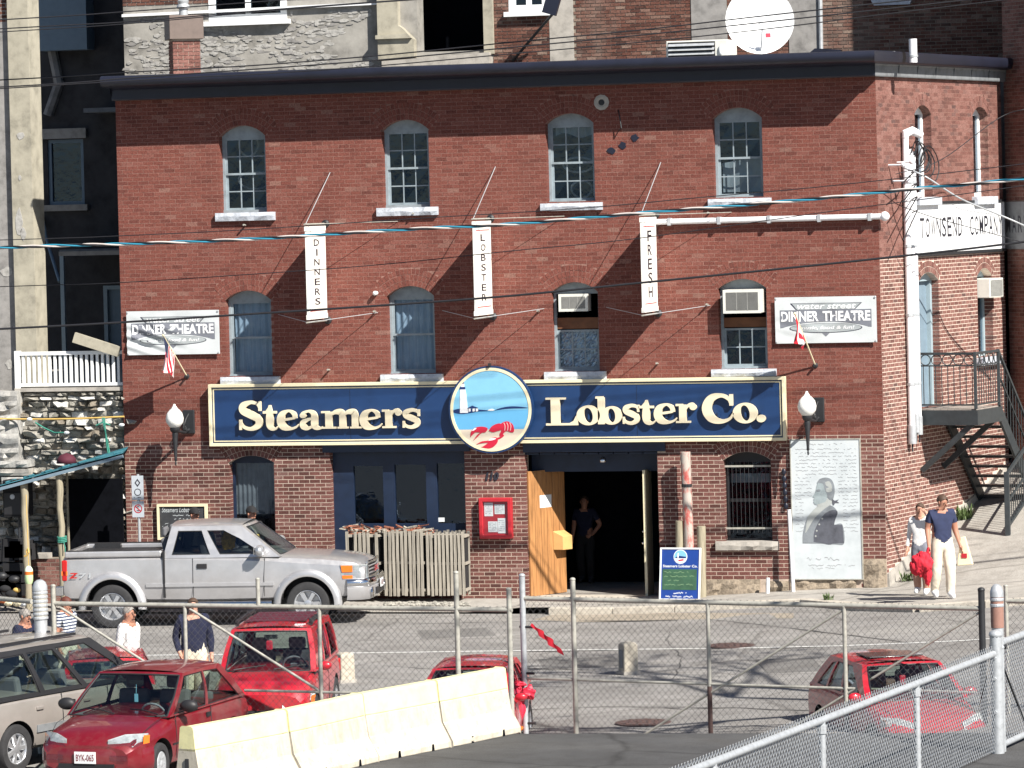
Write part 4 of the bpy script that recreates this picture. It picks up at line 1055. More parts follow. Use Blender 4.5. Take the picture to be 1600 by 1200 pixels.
# ---------------------------------------------------------------- blade banners
def blade(px, pyt, pyb, word, label):
    a = fac(px, pyt); z1 = a.z; z0 = fac(px, pyb).z; x = a.x; D0, D1 = .10, 1.30
    t = thing('banner_sign', label, 'banner', (x, 0, z0), 0, 'vertical banner signs'); h = z1-z0
    Mb = frame((0,0,0), (0,1,0), FZ, FX)                       # local x = into the wall, out = +X
    b = MB(); b.poly([[(-D1,0.02),(-D0,0.02),(-D0,h-.02),(-D1,h-.02)]], -.018, .018, Mb, back=True); b.build('panel', M['blade'], t, bevel=.004)
    for zz in (.02, h-.11): b = MB(); b.poly([[(-D1-.01,zz),(-D0+.01,zz),(-D0+.01,zz+.09),(-D1-.01,zz+.09)]], -.026, .026, Mb, back=True); b.build('end_cap', M['blade'], t)
    for zz in (.17, h-.20): b = MB(); b.poly([[(-D1+.12,zz),(-D0-.12,zz),(-D0-.12,zz+.015),(-D1+.12,zz+.015)]], .018, .021, Mb); b.build('red_rule', M['red_paint'], t)
    n = len(word); zt = h-.26; step = (h-.50)/n
    for k, ch in enumerate(word):
        vs, fs = text_fit(ch, -D1+.43, -D0-.43, zt-(k+1)*step+.05, zt-k*step-.01, z=.019, bold=.01)
        if ch == 'I': vs, fs = text_fit(ch, -.73, -.64, zt-(k+1)*step+.05, zt-k*step-.01, z=.019)
        b = MB(); b.add(vs, fs, Mb); b.build('letter', M['ink'], t)
    for zz, nm in ((h+.02,'top_rod'), (-.03,'bottom_rod')):
        MB().tube([(0,.0,zz),(0,-D1-.08,zz)], .016, 8).build(nm, M['galv_old'], t)
        MB().lathe([(.0,0),(.075,0),(.075,.03),(.04,.05),(.03,.12),(0,.12)], 12, frame((0,0,zz), FX, FZ, FN)).build('wall_plate', M['iron'], t, smooth=40)
    # stay wires
    up = Vector((.12, -.02, 1.10)); MB().tube([(0,-D1,h+.02), (up.x,up.y,h+1.0)], .008, 5).build('stay_wire', M['galv'], t)
    for sx in (-1,1): MB().tube([(0,-D1,-.03),(sx*1.0,-.01,.0+.1)], .006, 5).build('stay_wire', M['galv'], t)
    for sx in (1,): MB().tube([(0,-D1,h+.02),(sx*1.45,-.01,h+.03)], .006, 5).build('stay_wire', M['galv_old'], t)
    return t
blade(509, 351, 498, 'DINNERS', 'tall white banner reading DINNERS hung edge out above the letters Steamers')
blade(767, 343, 492, 'LOBSTER', 'tall white banner reading LOBSTER hung above the round lighthouse sign')
blade(1025, 337, 487, 'FRESH', 'tall white banner reading FRESH at the end of the white wall pipe')

# ---------------------------------------------------------------- dinner theatre banners
def theatre(px0, px1, pyt0, pyb0, label, seed, fold):
    y = -.07; a = fac(px0, pyb0, y); c = fac(px1, pyt0, y); w, h = c.x-a.x, c.z-a.z
    t = thing('wall_banner', label, 'banner', (a.x+w/2, y, a.z), 0, 'dinner theatre banners')
    Mt = frame((-w/2,0,0), FX, FZ, FN)
    rr = random.Random(seed); ph = [rr.uniform(0,6) for _ in range(6)]
    def dz(u, v):
        e = u*v*(1-u)*(1-v)*16; d = .012*math.sin(9*u+5*v+ph[0])*e+.008*math.sin(17*(u-v)+ph[1])*e
        d += fold*.03*math.sin(26*(u*.75+v)+ph[2])*math.exp(-((u-.2)**2+(v-.35)**2)/.09)
        return d - .02*math.exp(-min((u**2+v**2),((1-u)**2+(1-v)**2),(u**2+(1-v)**2),((1-u)**2+v**2))*60)*0
    MB().grid(lambda u,v: Mt @ Vector((u*w, v*h, dz(u,v))), 60, 32).build('sheet', M['banner'], t, smooth=180)
    def drape(vs, off): return [Mt @ Vector((p[0]*w, p[1]*h, dz(p[0],p[1])+off)) for p in vs]
    def fine(loops, off, mat, name):
        # subdivide so the print follows the folds
        bm = bmesh.new()
        L = [[Vector((p[0],p[1],0)) for p in lp] for lp in loops]; flat = [p for lp in L for p in lp]
        bv = [bm.verts.new(p) for p in flat]
        for tr in geometry.tessellate_polygon(L):
            try: bm.faces.new([bv[i] for i in tr])
            except ValueError: pass
        bmesh.ops.triangulate(bm, faces=bm.faces)
        for _ in range(3):
            long = [e for e in bm.edges if e.calc_length() > .06]
            if not long: break
            bmesh.ops.subdivide_edges(bm, edges=long, cuts=1, use_grid_fill=False); bmesh.ops.triangulate(bm, faces=bm.faces)
        bm.verts.index_update()
        vs = [tuple(v.co) for v in bm.verts]; fs = [tuple(v.index for v in f.verts) for f in bm.faces]; bm.free()
        return MB().add(drape(vs, off), fs).build(name, M[mat], t)
    def txt(body, x0, x1, y0, y1, off, mat, bold=0, shear=0):
        vs, fs = text_fit(body, x0, x1, y0, y1, bold, shear); return MB().add(drape(vs, off), fs).build('lettering', M[mat], t)
    fine([[(.15,.865),(.86,.865),(.79,.72),(.21,.72)]], .004, 'b_dk', 'print'); fine([[(.17,.855),(.845,.855),(.782,.725),(.22,.725)]], .006, 'b_lt', 'print')
    txt('water street', .22, .80, .735, .845, .009, 'white', .018, .25)
    el = lambda cx, cy, rx, ry, t0=0, t1=2*math.pi, n=28: [(cx+rx*math.cos(t0+(t1-t0)*i/n), cy+ry*math.sin(t0+(t1-t0)*i/n)) for i in range(n+1)]
    arc = el(.5,.20,.50,.26,math.pi*.82,math.pi*.18,24)
    fine([[(.05,.72),(.05,.335)]+arc+[(.95,.335),(.95,.72)]], .004, 'b_grey', 'print')
    txt('DINNER', .06, .43, .47, .69, .008, 'white', .035); txt('THEATRE', .47, .94, .47, .69, .008, 'white', .035)
    fine([el(.5,.325,.36,.105)], .006, 'b_dk', 'print'); fine([el(.5,.328,.35,.096)], .008, 'b_lt', 'print')
    fine([[(.46,.225),(.5,.14),(.54,.225)]], .004, 'b_grey', 'print')
    txt('music, food & fun!', .24, .78, .285, .37, .011, 'white', .018, .2)['kind'] = 'stuff'
    for u in (.012,.988):
        for v in (.03,.97): p = Mt @ Vector((u*w, v*h, .01)); MB().lathe([(.012,0),(.02,.004),(.012,.008)], 8, frame(p, FX, FZ, FN)).build('eyelet', M['galv'], t)
    return t
theatre(199, 342, 484, 555, 'wrinkled dinner theatre banner at the left end, behind the striped flag', 3, 1.0)
theatre(1212, 1369, 462, 537, 'taut dinner theatre banner at the right end, behind the red maple flag', 5, .15)

# ---------------------------------------------------------------- small flags on wall poles
def flag(bpx, bpy_, tpx, tpy, out, label, kind):
    B = fac(bpx, bpy_, -.02); T = fac(tpx, tpy, -out)
    t = thing('flag', label, 'flag', tuple(B)); d = T-B
    MB().tube([(0,0,0), tuple(d)], .014, 8).build('pole', M['cream'], t)
    MB().lathe([(.05,0),(.05,.02),(.025,.03),(.022,.12),(0,.12)], 10, frame((0,.02,0), FX, FZ, FN)).build('socket', M['iron'], t)
    MB().ball(d, .028, 8, 6).build('finial', M['cream'], t, smooth=180)
    # cloth hangs from the upper part of the pole in slack folds
    L = .62 if kind == 'stripes' else .46; s0, s1 = .98, .50
    cols = [M['red_cloth'], M['cl_white'], M['cl_navy']]
    b = MB(); nu, nv = 26, 16
    def pt(u, v):
        p = d*(s0+(s1-s0)*u); k = (1-.25*u) if kind == 'stripes' else (1-.5*u)
        return Vector((p.x+.05*math.sin(u*9+v*3)*v+.02*math.sin(u*23)*v, p.y+.05*math.cos(u*11+v*2)*v-.01, p.z-L*k*v*(.95+.1*math.sin(u*7))))
    vs = [pt(i/nu, j/nv) for j in range(nv+1) for i in range(nu+1)]
    for j in range(nv):
        for i in range(nu):
            u, v = (i+.5)/nu, (j+.5)/nv
            if kind == 'stripes': mi = 2 if (u < .42 and v < .5) else (int(u*13) % 2)
            else: mi = 0 if (u < .30 or u > .74 or (abs(u-.52) < .09 and .3 < v < .7)) else 1
            k = j*(nu+1)+i; b.m.append(mi); b.f.append((k,k+1,k+nu+2,k+nu+1))
    b.v = [tuple(v) for v in vs]
    b.build('cloth', cols, t, smooth=180)
flag(292,588,255,524,.95,'small red and white striped flag with a navy canton on a slanting wall pole','stripes')
flag(1274,571,1242,490,.95,'small furled red and white maple flag on a slanting wall pole','leaf')

# ---------------------------------------------------------------- wall lamps
def lamp(px, py, label, wpx, wpy):
    p = fac(px, py, -.58); wp = fac(wpx, wpy, 0)
    t = thing('wall_lamp', label, 'wall lamp', (wp.x, 0, p.z-1.0), 0, 'acorn wall lamps')
    c = Vector((p.x-wp.x, -.58, 1.0))
    MB().lathe([(.075,-.15),(.10,-.14),(.165,-.05),(.175,.03),(.15,.13),(.09,.20),(.06,.22),(.055,.235),(.03,.27),(.022,.30),(.0,.31)], 22, Matrix.Translation(c)).build('globe', M['globe'], t, smooth=60)
    MB().lathe([(0,.0),(.012,.0),(.02,.05),(.012,.08),(.03,.10),(.026,.14),(.04,.38),(.06,.60),(.055,.63),(.085,.66),(.10,.70),(.10,.73)], 14, Matrix.Translation((c.x,c.y,c.z-.88))).build('tapered_stem', M['iron'], t, smooth=50)
    b = MB(); b.box(-.12,.12,-.05,.0,c.z-.30,c.z+.16); b.build('wall_plate', M['iron'], t, bevel=.015)
    b = MB(); b.tube([(0,-.04,c.z-.22),(c.x*.3,-.2,c.z-.27),(c.x*.8,-.45,c.z-.23),(c.x,-.58,c.z-.2)], .03, 8)
    b.tube([(0,-.04,c.z+.08),(c.x*.2,-.16,c.z-.02),(c.x*.4,-.27,c.z-.18),(c.x*.2,-.18,c.z-.24)], .02, 7)
    for k in range(3):
        q = [(c.x*.3+.0, -.22-.075*math.cos(a)+.02*k, c.z-.12-.04*k+.075*math.sin(a)) for a in [i*.7 for i in range(9)]]; b.tube(q, .012, 6)
    b.build('scroll_arm', M['iron'], t, smooth=60)
lamp(273,656,'white acorn globe lamp on the brick left of the navy sign',296,668)
lamp(1261,637,'white acorn globe lamp above the portrait panel right of the navy sign',1279,655)

# ---------------------------------------------------------------- portrait panel
y = -.06; a = fac(1240,905,y); c = fac(1343,686,y); w, h = c.x-a.x, c.z-a.z
t = thing('portrait_panel', 'tall pale wall panel with a grey profile portrait over lines of handwriting', 'mural', (a.x+w/2, y, a.z))
Mt = frame((-w/2,0,0), FX, FZ, FN)
m, n_, l_, b_ = new_mat('panel_paper'); f_ = noise(n_, l_, 2.2, 6, .65)
l_.new(ramp(n_, l_, f_, [(.3,(.43,.47,.49)),(.55,(.52,.56,.58)),(.8,(.55,.57,.54))]), b_.inputs['Base Color']); b_.inputs['Roughness'].default_value = .7; M['panel'] = m
M['pen'] = plain('faded_ink', (.25,.255,.27), .8, var=.35, scale=22)
M['pt_dk'] = plain('portrait_dark', (.085,.09,.11), .8, var=.4, scale=5); M['pt_md'] = plain('portrait_mid', (.20,.22,.24), .8, var=.3, scale=5); M['pt_lt'] = plain('portrait_light', (.36,.38,.37), .8, var=.2, scale=6); M['pt_face'] = plain('portrait_face', (.28,.33,.345), .8, var=.15, scale=6)
MB().poly([[(0,0),(w,0),(w,h),(0,h)]], -.05, 0, Mt, back=True).build('board', M['panel'], t)
def scribble(b, x0, x1, yb, amp, wl_, wd, z, Mx, seed):
    rr = random.Random(seed); x = x0; pts = []
    while x < x1:
        pts.append((x, yb+amp*rr.uniform(-1,1))); x += wl_*rr.uniform(.5,1.2)
        if rr.random() < .13: 
            if len(pts) > 1: _ink(b, pts, wd, z, Mx)
            pts = []; x += wl_*1.6
    if len(pts) > 1: _ink(b, pts, wd, z, Mx)
def _ink(b, pts, wd, z, Mx):
    vs = []; 
    for x, y_ in pts: vs += [(x,y_-wd/2,z),(x,y_+wd/2,z)]
    b.add(vs, [(2*i,2*i+2,2*i+3,2*i+1) for i in range(len(pts)-1)], Mx)
b = MB()
scribble(b, w*.28, w*.78, h*.965, .015, .022, .010, .002, Mt, 77)
for k in range(24):
    yy = h*(.93-.0255*k); x1 = w*(.95 if k < 8 else (.96))
    if k < 8: scribble(b, w*.07, x1, yy, .012, .02, .0085, .002, Mt, k)
    else:
        scribble(b, w*.05, w*(.30 if k < 14 else .18), yy, .012, .02, .0085, .002, Mt, k); scribble(b, w*(.68 if k < 14 else .74), x1, yy, .012, .02, .0085, .002, Mt, k+50)
b.build('handwriting', M['pen'], t)['kind'] = 'stuff'
b = MB(); scribble(b, w*.2, w*.75, h*.145, .03, .03, .014, .002, Mt, 5); scribble(b, w*.22, w*.9, h*.098, .02, .025, .010, .002, Mt, 6); scribble(b, w*.22, w*.6, h*.078, .015, .022, .008, .002, Mt, 8); b.build('signature', M['pen'], t)['kind'] = 'stuff'
def pk(px, py): return ((px-92)/505*w, (1130-py)/1050*h)
def part2(name, pts, mat, d, sm=True):
    q = [tuple(p[:2]) for p in bez([(*pk(*p),0) for p in pts]+[(*pk(*pts[0]),0)], 5)[:-1]] if sm else [pk(*p) for p in pts]
    MB().poly([q], 0, d, Mt).build(name, M[mat], t)
part2('coat', [(165,860),(168,790),(190,700),(230,640),(300,590),(370,575),(410,600),(425,640),(400,680),(400,720),(458,720),(468,860),(400,868),(300,862)], 'pt_md', .004)
part2('coat_shade', [(245,850),(250,780),(280,710),(330,640),(390,610),(425,625),(405,690),(396,740),(385,862),(300,858)], 'pt_dk', .0055)
part2('chair_back', [(398,722),(458,722),(466,858),(385,862)], 'pt_dk', .006, False)
part2('lapel', [(205,660),(270,590),(360,530),(385,560),(320,610),(250,680),(190,780),(192,740)], 'pt_lt', .007)
part2('neckcloth', [(275,560),(330,530),(372,525),(378,560),(330,580),(285,585)], 'pt_lt', .0075)
part2('face', [(286,402),(276,440),(268,472),(259,492),(247,509),(260,518),(252,530),(257,538),(252,548),(258,562),(272,570),(305,560),(340,545),(352,505),(352,440),(330,402)], 'pt_face', .008)
part2('brow_shade', [(270,462),(288,455),(304,458),(300,470),(280,474)], 'pt_md', .0085)
part2('hair', [(280,408),(300,378),(345,366),(384,380),(404,420),(408,470),(400,515),(388,538),(362,528),(350,490),(334,452),(322,412)], 'pt_md', .009)
part2('hair_ribbon', [(392,530),(408,540),(436,532),(424,546),(438,556),(412,556),(398,575),(388,550)], 'pt_dk', .0095)
part2('hair_curl', [(340,400),(370,395),(388,430),(385,470),(350,475),(345,450),(365,440),(345,425)], 'pt_lt', .010)
for px, py in ((312,675),(290,718),(270,766),(262,806)): q = pk(px, py); MB().poly([[(q[0]+.018*math.cos(i),q[1]+.018*math.sin(i)) for i in range(6)]], 0, .009, Mt).build('button', M['pt_lt'], t)
framing(b := MB(), -.012, w+.012, -.012, h+.012, .018, -.05, .012, Mt); b.build('edge_strip', M['galv_old'], t)

# ---------------------------------------------------------------- chalkboard, menu case, house number
y = -.07; a = fac(249,841,y); c = fac(321,790,y); w, h = c.x-a.x, c.z-a.z
t = thing('chalkboard', 'black menu chalkboard in a cream frame on the brick behind the silver pickup', 'chalkboard', (a.x+w/2, y, a.z))
Mt = frame((-w/2,0,0), FX, FZ, FN)
MB().poly([[(0,0),(w,0),(w,h),(0,h)]], -.05, 0, Mt, back=True).build('slate', M['board_blk'], t)
framing(b := MB(), -.03, w+.03, -.03, h+.03, .045, -.05, .025, Mt); b.build('frame', M['cream'], t)
b = MB(); vs, fs = text_fit('Steamers Lobster Co.', w*.07, w*.88, h*.80, h*.95, .0, .25, .003); b.add(vs, fs, Mt)
for k, (u0, u1, v) in enumerate([(.3,.8,.70),(.33,.8,.60),(.07,.2,.45),(.07,.2,.37),(.07,.2,.29),(.07,.2,.2),(.07,.2,.12)]): scribble(b, w*u0, w*u1, h*v, .014, .02, .01, .003, Mt, k)
b.build('chalk_writing', M['chalk'], t)['kind'] = 'stuff'
a = fac(749,842,-.15); c = fac(798,778,-.15); w, h = c.x-a.x, c.z-a.z
t = thing('menu_case', 'red framed glass menu case with four papers on the brick pier below number 110', 'menu case', (a.x+w/2, 0, a.z))
Mt = frame((-w/2,-.15,0), FX, FZ, FN)
framing(b := MB(), 0, w, 0, h, .075, -.15, .0, Mt); b.build('frame', M['red_paint'], t, bevel=.012)
MB().poly([[(.06,.06),(w-.06,.06),(w-.06,h-.06),(.06,h-.06)]], -.15, -.06, Mt).build('back_board', M['red_paint'], t)
for k, (u0, u1, v0, v1) in enumerate([(.15,.42,.55,.88),(.47,.78,.60,.84),(.26,.55,.16,.42),(.56,.80,.13,.5)]):
    MB().poly([[(u0*w,v0*h),(u1*w,v0*h),(u1*w,v1*h),(u0*w,v1*h)]], -.06, -.056+k*.001, Mt).build('menu_page', M['paper'], t)
    b = MB()
    for j in range(6): scribble(b, (u0+.03)*w, (u1-.03)*w, (v1-(v1-v0)*(j+1)/7.5)*h, .004, .012, .005, -.0515+k*.001, Mt, k*9+j)
    b.build('print_lines', M['pen'], t)['kind'] = 'stuff'
MB().poly([[(.07,.07),(w-.07,.07),(w-.07,h-.07),(.07,h-.07)]], -.04, -.035, Mt, sides=False).build('pane', M['lens'], t)
a = fac(758,750,-.02); c = fac(779,739,-.02)
t = thing('house_number', 'black slanted house number 110 on the brick pier', 'house number', (a.x, 0, a.z))
for k, ch in enumerate('110'):
    vs, fs = text_poly(ch, .20, .010, .22, .01); b = MB(); b.add([(v[0]*.9+k*.085-.02+(0.01 if k == 2 else 0), v[1], v[2]+.012) for v in vs], fs, frame((0,0,0), FX, FZ, FN)); b.build('numeral', M['ink'], t)

# ---------------------------------------------------------------- sandwich board on the pavement
p = walk_pt(1060,935); a = fac(1030,934,-.55); c = fac(1091,853,-.55); w, h = c.x-a.x, c.z-a.z
t = thing('sandwich_board', 'blue sandwich board with a green chalk panel beside the restaurant entrance', 'sandwich board', (a.x+w/2, -.55, walk_h(a.x,-.55)), R(-6))
lean = Matrix.Rotation(R(-9), 4, 'X')
Mf = lean @ frame((-w/2,0,0), FX, FZ, FN)
for nm, Mx in (('front_board', Mf), ('rear_board', Matrix.Translation((0,.46,0)) @ Matrix.Rotation(math.pi,4,'Z') @ Mf)):
    MB().poly([[(0,.03),(w,.03),(w,h),(0,h)]], -.02, 0, Mx, back=True).build(nm, M['royal'], t)
framing(b := MB(), -.015, w+.015, .0, h+.015, .03, -.022, .012, Mf); b.build('frame', M['white'], t)
cy_ = h*.84
cc = lambda r, n=26: [(w/2+r*math.cos(2*math.pi*i/n), cy_+r*math.sin(2*math.pi*i/n)) for i in range(n)]
b = MB(); b.poly([cc(.135)], 0, .003, Mf); b.build('badge_ring', M['white'], t)
MB().poly([cc(.122)], 0, .005, Mf).build('badge', M['sky_art'], t)
MB().poly([[(w/2-.115,cy_-.03),(w/2+.115,cy_-.03),(w/2+.08,cy_-.09),(w/2,cy_-.12),(w/2-.08,cy_-.09)]], 0, .007, Mf).build('badge_sand', M['white'], t)
MB().poly([[(w/2-.11,cy_-.03),(w/2-.05,cy_+.02),(w/2+.11,cy_-.0),(w/2+.11,cy_-.03)]], 0, .0075, Mf).build('badge_shore', M['hill_art'], t)
MB().poly([[(w/2-.06,cy_-.02),(w/2-.03,cy_-.02),(w/2-.035,cy_+.07),(w/2-.055,cy_+.07)]], 0, .009, Mf).build('badge_tower', M['white'], t)
MB().poly([[(w/2-.04,cy_-.06),(w/2+.06,cy_-.04),(w/2+.07,cy_-.07),(w/2-.03,cy_-.085)]], 0, .009, Mf).build('badge_lobster', M['lob_art'], t)
b = MB(); vs, fs = text_fit('Steamers Lobster Co.', w*.06, w*.94, h*.635, h*.685, .02, 0, .004); b.add(vs, fs, Mf); b.build('lettering', M['white'], t)
MB().poly([[(w*.05,h*.2),(w*.93,h*.2),(w*.93,h*.6),(w*.05,h*.6)]], 0, .004, Mf).build('chalk_panel', M['chalkgreen'], t)
b = MB()
for k, (u0, u1, v) in enumerate([(.1,.85,.54),(.1,.88,.46),(.08,.5,.38),(.1,.85,.30)]): scribble(b, w*u0, w*u1, h*v, .014, .02, .009, .006, Mf, k+20)
b.build('chalk_writing', M['chalk_g'], t)['kind'] = 'stuff'
b = MB()
for k, (u0, u1, v) in enumerate([(.28,.68,.14),(.14,.85,.07)]): scribble(b, w*u0, w*u1, h*v, .018, .018, .014, .005, Mf, k+40)
b.build('painted_line', M['white'], t)['kind'] = 'stuff'
from mathutils import noise as mnoise
def folds(c, r_, seed, n=40, m=26, amp=.35, drop=0):
    def f(u, v):
        a = 6.28318*(u % 1.0); th = math.pi*min(max(v,.001),.999); d = Vector((math.sin(th)*math.cos(a), math.sin(th)*math.sin(a), math.cos(th)))
        q = d*1.6+Vector((seed*3.1,seed,0)); k = 1+amp*mnoise.noise(q)+amp*.8*abs(mnoise.noise(Vector((d.x*5+seed,d.y*5,d.z*1.6))))-amp*.3
        return Vector((c[0]+r_[0]*d.x*k, c[1]+r_[1]*d.y*k, c[2]+r_[2]*d.z*k-drop*abs(mnoise.noise(q*2))*max(0,-d.z)))
    return f
# ---------------------------------------------------------------- TOWNSEND COMPANY sign, conduits, wall pipe
a = (1.67, 6.37); c_ = (SIDE_L-.02, 7.30); w, h = c_[0]-a[0], c_[1]-a[1]
t = thing('company_sign', 'white painted sign reading TOWNSEND COMPANY on the sunlit side wall', 'sign')
MS2 = sideM(.0)
MB().poly([[(a[0],a[1]),(c_[0],a[1]),(c_[0],c_[1]),(a[0],c_[1])]], .0, .035, MS2, back=True).build('board', M['white'], t)
MB().poly([[(a[0],c_[1]),(c_[0],c_[1]),(c_[0],c_[1]+.05),(a[0],c_[1]+.05)]], .0, .06, MS2, back=True).build('top_rail', M['iron'], t)
MB().poly([[(a[0],a[1]-.06),(c_[0],a[1]-.06),(c_[0],a[1]-.003),(a[0],a[1]-.003)]], .0, .06, MS2, back=True).build('bottom_rail', M['iron'], t)
words_ = [('TOWNSEND', 2.0, 4.35), ('COMPANY', 4.72, 6.62)]
for wd, s0, s1 in words_:
    n = len(wd); st = (s1-s0)/n
    for k, ch in enumerate(wd):
        vs, fs = text_fit(ch, s0+k*st+.02, s0+(k+1)*st-.04, 6.66, 7.04, .005, 0, .037); b = MB(); b.add(vs, fs, MS2); b.build('letter', M['ink'], t)
# white service conduits up the corner of the side wall
t = thing('service_conduits', 'bundle of white electrical conduits with a looping wire head on the corner wall', 'conduit')
for k, (s, zt, zb) in enumerate([(1.22,8.56,3.15),(1.45,8.35,3.35),(1.60,8.30,3.30)]):
    p0 = CORNER+SDIR*s+SNRM*.09; r_ = .062 if k == 0 else .05
    MB().tube([p0+Vector((0,0,zb)), p0+Vector((0,0,zt))], r_, 12).build('conduit', M['whitepipe'], t, smooth=50)
    b = MB().tube([p0+Vector((0,0,zb-.35)), p0+Vector((0,0,zb))], r_*1.35, 12); b.build('coupling', M['galv'], t, smooth=50)
    MB().tube([p0+Vector((0,0,zb-.5)), p0+Vector((0,0,zb-.35))], .018, 6).build('cable_end', M['cable'], t)
    for zz in (3.9,5.2,6.5,7.7): MB().tube([p0+Vector((0,0,zz)), p0+Vector((0,0,zz+.05))], r_*1.18, 10).build('clamp', M['galv'], t)
    if k == 0:
        b = MB(); q = p0+Vector((0,0,zt)); b.tube([q, q+Vector((.0,0,.08)), q+SNRM*.10+SDIR*.1+Vector((0,0,.13)), q+SNRM*.2+SDIR*.3+Vector((0,0,.05))], [.07,.085,.085,.07], 12); b.build('weather_head', M['whitepipe'], t, smooth=60)
b = MB(); q = CORNER+SDIR*1.35+SNRM*.14+Vector((0,0,8.52)); rr = random.Random(4)
for k in range(7):
    r_ = rr.uniform(.25,.5); c0 = q+SDIR*(.35+.1*k*.5)+Vector((0,0,-.25-.04*k)); pts = []
    for i in range(12):
        an = math.pi*(1.0-i/11*1.5)
        pts.append(c0+SDIR*(r_*math.cos(an))+Vector((0,0,r_*.8*math.sin(an)))+SNRM*(.06*k/3+.02*math.sin(i)))
    b.tube(pts, .012, 5)
for k in range(4):
    p0 = CORNER+SDIR*(1.2)+SNRM*.2+Vector((0,0,7.9-.25*k)); b.tube([p0, p0-SDIR*.5+SNRM*.3+Vector((0,0,.05)), p0-SDIR*1.0+SNRM*.2+Vector((0,0,-.2-.1*k))], .013, 5)
b.build('wire_loop', M['cable'], t)
b = MB()
for s, z in ((.55,8.05),(.75,7.75),(1.0,8.1)): b.tube([CORNER+SDIR*s+SNRM*.0+Vector((0,0,z)), CORNER+SDIR*s+SNRM*.28+Vector((0,0,z))], .02, 6); b.ball(CORNER+SDIR*s+SNRM*.3+Vector((0,0,z)), .05, 8, 6)
b.build('insulator', M['whitepipe'], t)
# long white pipe along the facade to the corner
pA = fac(1022, 347, -.10); pB = fac(1380, 338, -.10)
t = thing('wall_pipe', 'long white horizontal pipe on the brick from the FRESH banner to the corner', 'pipe', (pA.x, -.10, pA.z))
MB().tube([(0,0,0), (pB.x-pA.x,0,pB.z-pA.z)], .055, 14).build('pipe', M['whitepipe'], t, smooth=50)
MB().ball((pB.x-pA.x+.03,0,pB.z-pA.z), .09, 14, 10).build('end_elbow', M['whitepipe'], t, smooth=180)
for k in range(5):
    xx = .3+k*.95; MB().box(xx-.03,xx+.03,-.07,.1,-.07,.07).build('strap', M['galv'], t)

# ---------------------------------------------------------------- iron stair on the side wall
t = thing('iron_stair', 'dark iron outside stair with a railed landing against the sunlit side wall', 'stair')
def sp(s, q, z): return CORNER+SDIR*s+SNRM*q+Vector((0,0,z))
LZ = 3.42; LS0, LS1, LQ = 1.80, 3.08, 1.16
def sbox(b, s0, s1, q0, q1, z0, z1): return b.add([sp(s,q,z) for z in (z0,z1) for s,q in ((s0,q0),(s1,q0),(s1,q1),(s0,q1))], [(0,3,2,1),(4,5,6,7),(0,1,5,4),(1,2,6,5),(2,3,7,6),(3,0,4,7)])
nbd = 8
for i in range(nbd):
    q0 = .02+(LQ-.02)*i/nbd; sbox(MB(), LS0, LS1, q0, q0+(LQ-.02)/nbd-.012, LZ-.04, LZ).build('deck_board', M['deck'], t)
sbox(MB(), LS0-.05, LS0, .02, LQ+.05, LZ-.30, LZ-.02).build('landing_beam', M['stair'], t)
sbox(MB(), LS0, LS1+.05, LQ, LQ+.05, LZ-.30, LZ-.02).build('landing_beam', M['stair'], t)
sbox(MB(), LS1, LS1+.05, .02, LQ, LZ-.30, LZ-.04).build('landing_beam', M['stair'], t)
for s in (LS0+.06, LS1-.08): b = MB(); b.bar(sp(s,.03,2.25), sp(s,LQ-.1,LZ-.28), .08, .10); b.build('knee_brace', M['stair'], t)
nT = 10; RUN, RISE = .212, .205
def nose(i): return LS1+.05+RUN*i, LZ-RISE*i
for i in range(1,nT+1):
    s, z = nose(i); sbox(MB(), s-.16, s+.12, .10, LQ-.02, z-.045, z).build('tread', M['stair'], t)
sE, zE = nose(nT+.6)
for q in (.045, LQ-.02):
    b = MB(); b.add([sp(s,q+dq,z) for dq in (0,.05) for s,z in ((LS1+.0,LZ+.02),(LS1+.0,LZ-.30),(sE,zE-.30),(sE,zE+.05))], [(0,1,2,3),(7,6,5,4),(0,3,7,4),(1,0,4,5),(2,1,5,6),(3,2,6,7)]); b.build('stringer', M['stair'], t)
def rail_panel(p0, p1, hgt, circles, n_bal, b_name='baluster'):
    p0 = Vector(p0); p1 = Vector(p1); up = Vector((0,0,1))
    b = MB(); b.bar(p0+up*hgt, p1+up*hgt, .05, .045); b.build('hand_rail', M['stair'], t)
    b = MB(); b.bar(p0+up*.08, p1+up*.08, .03, .03); b.bar(p0+up*(hgt-.23), p1+up*(hgt-.23), .025, .025); b.build('rail', M['stair'], t)
    for i in range(n_bal):
        q = p0.lerp(p1, (i+.5)/n_bal); MB().tube([q+up*.08, q+up*(hgt-.23)], .009, 5).build(b_name, M['stair'], t)
    d = (p1-p0).normalized()
    for i in range(circles):
        q = p0.lerp(p1, (i+.5)/circles)+up*(hgt-.12); r_ = .10
        MB().tube([q+d*(r_*math.cos(a))+up*(r_*math.sin(a)) for a in [2*math.pi*k/18 for k in range(19)]], .011, 5, cap=False).build('ring', M['stair'], t)
def post(p, hgt, wd=.06): MB().bar(p, Vector(p)+Vector((0,0,hgt)), wd, wd, (1,0,0)).build('newel_post', M['stair'], t, bevel=.006)
rail_panel(sp(LS0,.06,LZ), sp(LS0,LQ,LZ), 1.05, 5, 9)
rail_panel(sp(LS0,LQ,LZ), sp(LS1,LQ,LZ), 1.05, 5, 10)
for s, q in ((LS0,.04),(LS0,LQ),(LS1,LQ)): post(sp(s,q,LZ), 1.08)
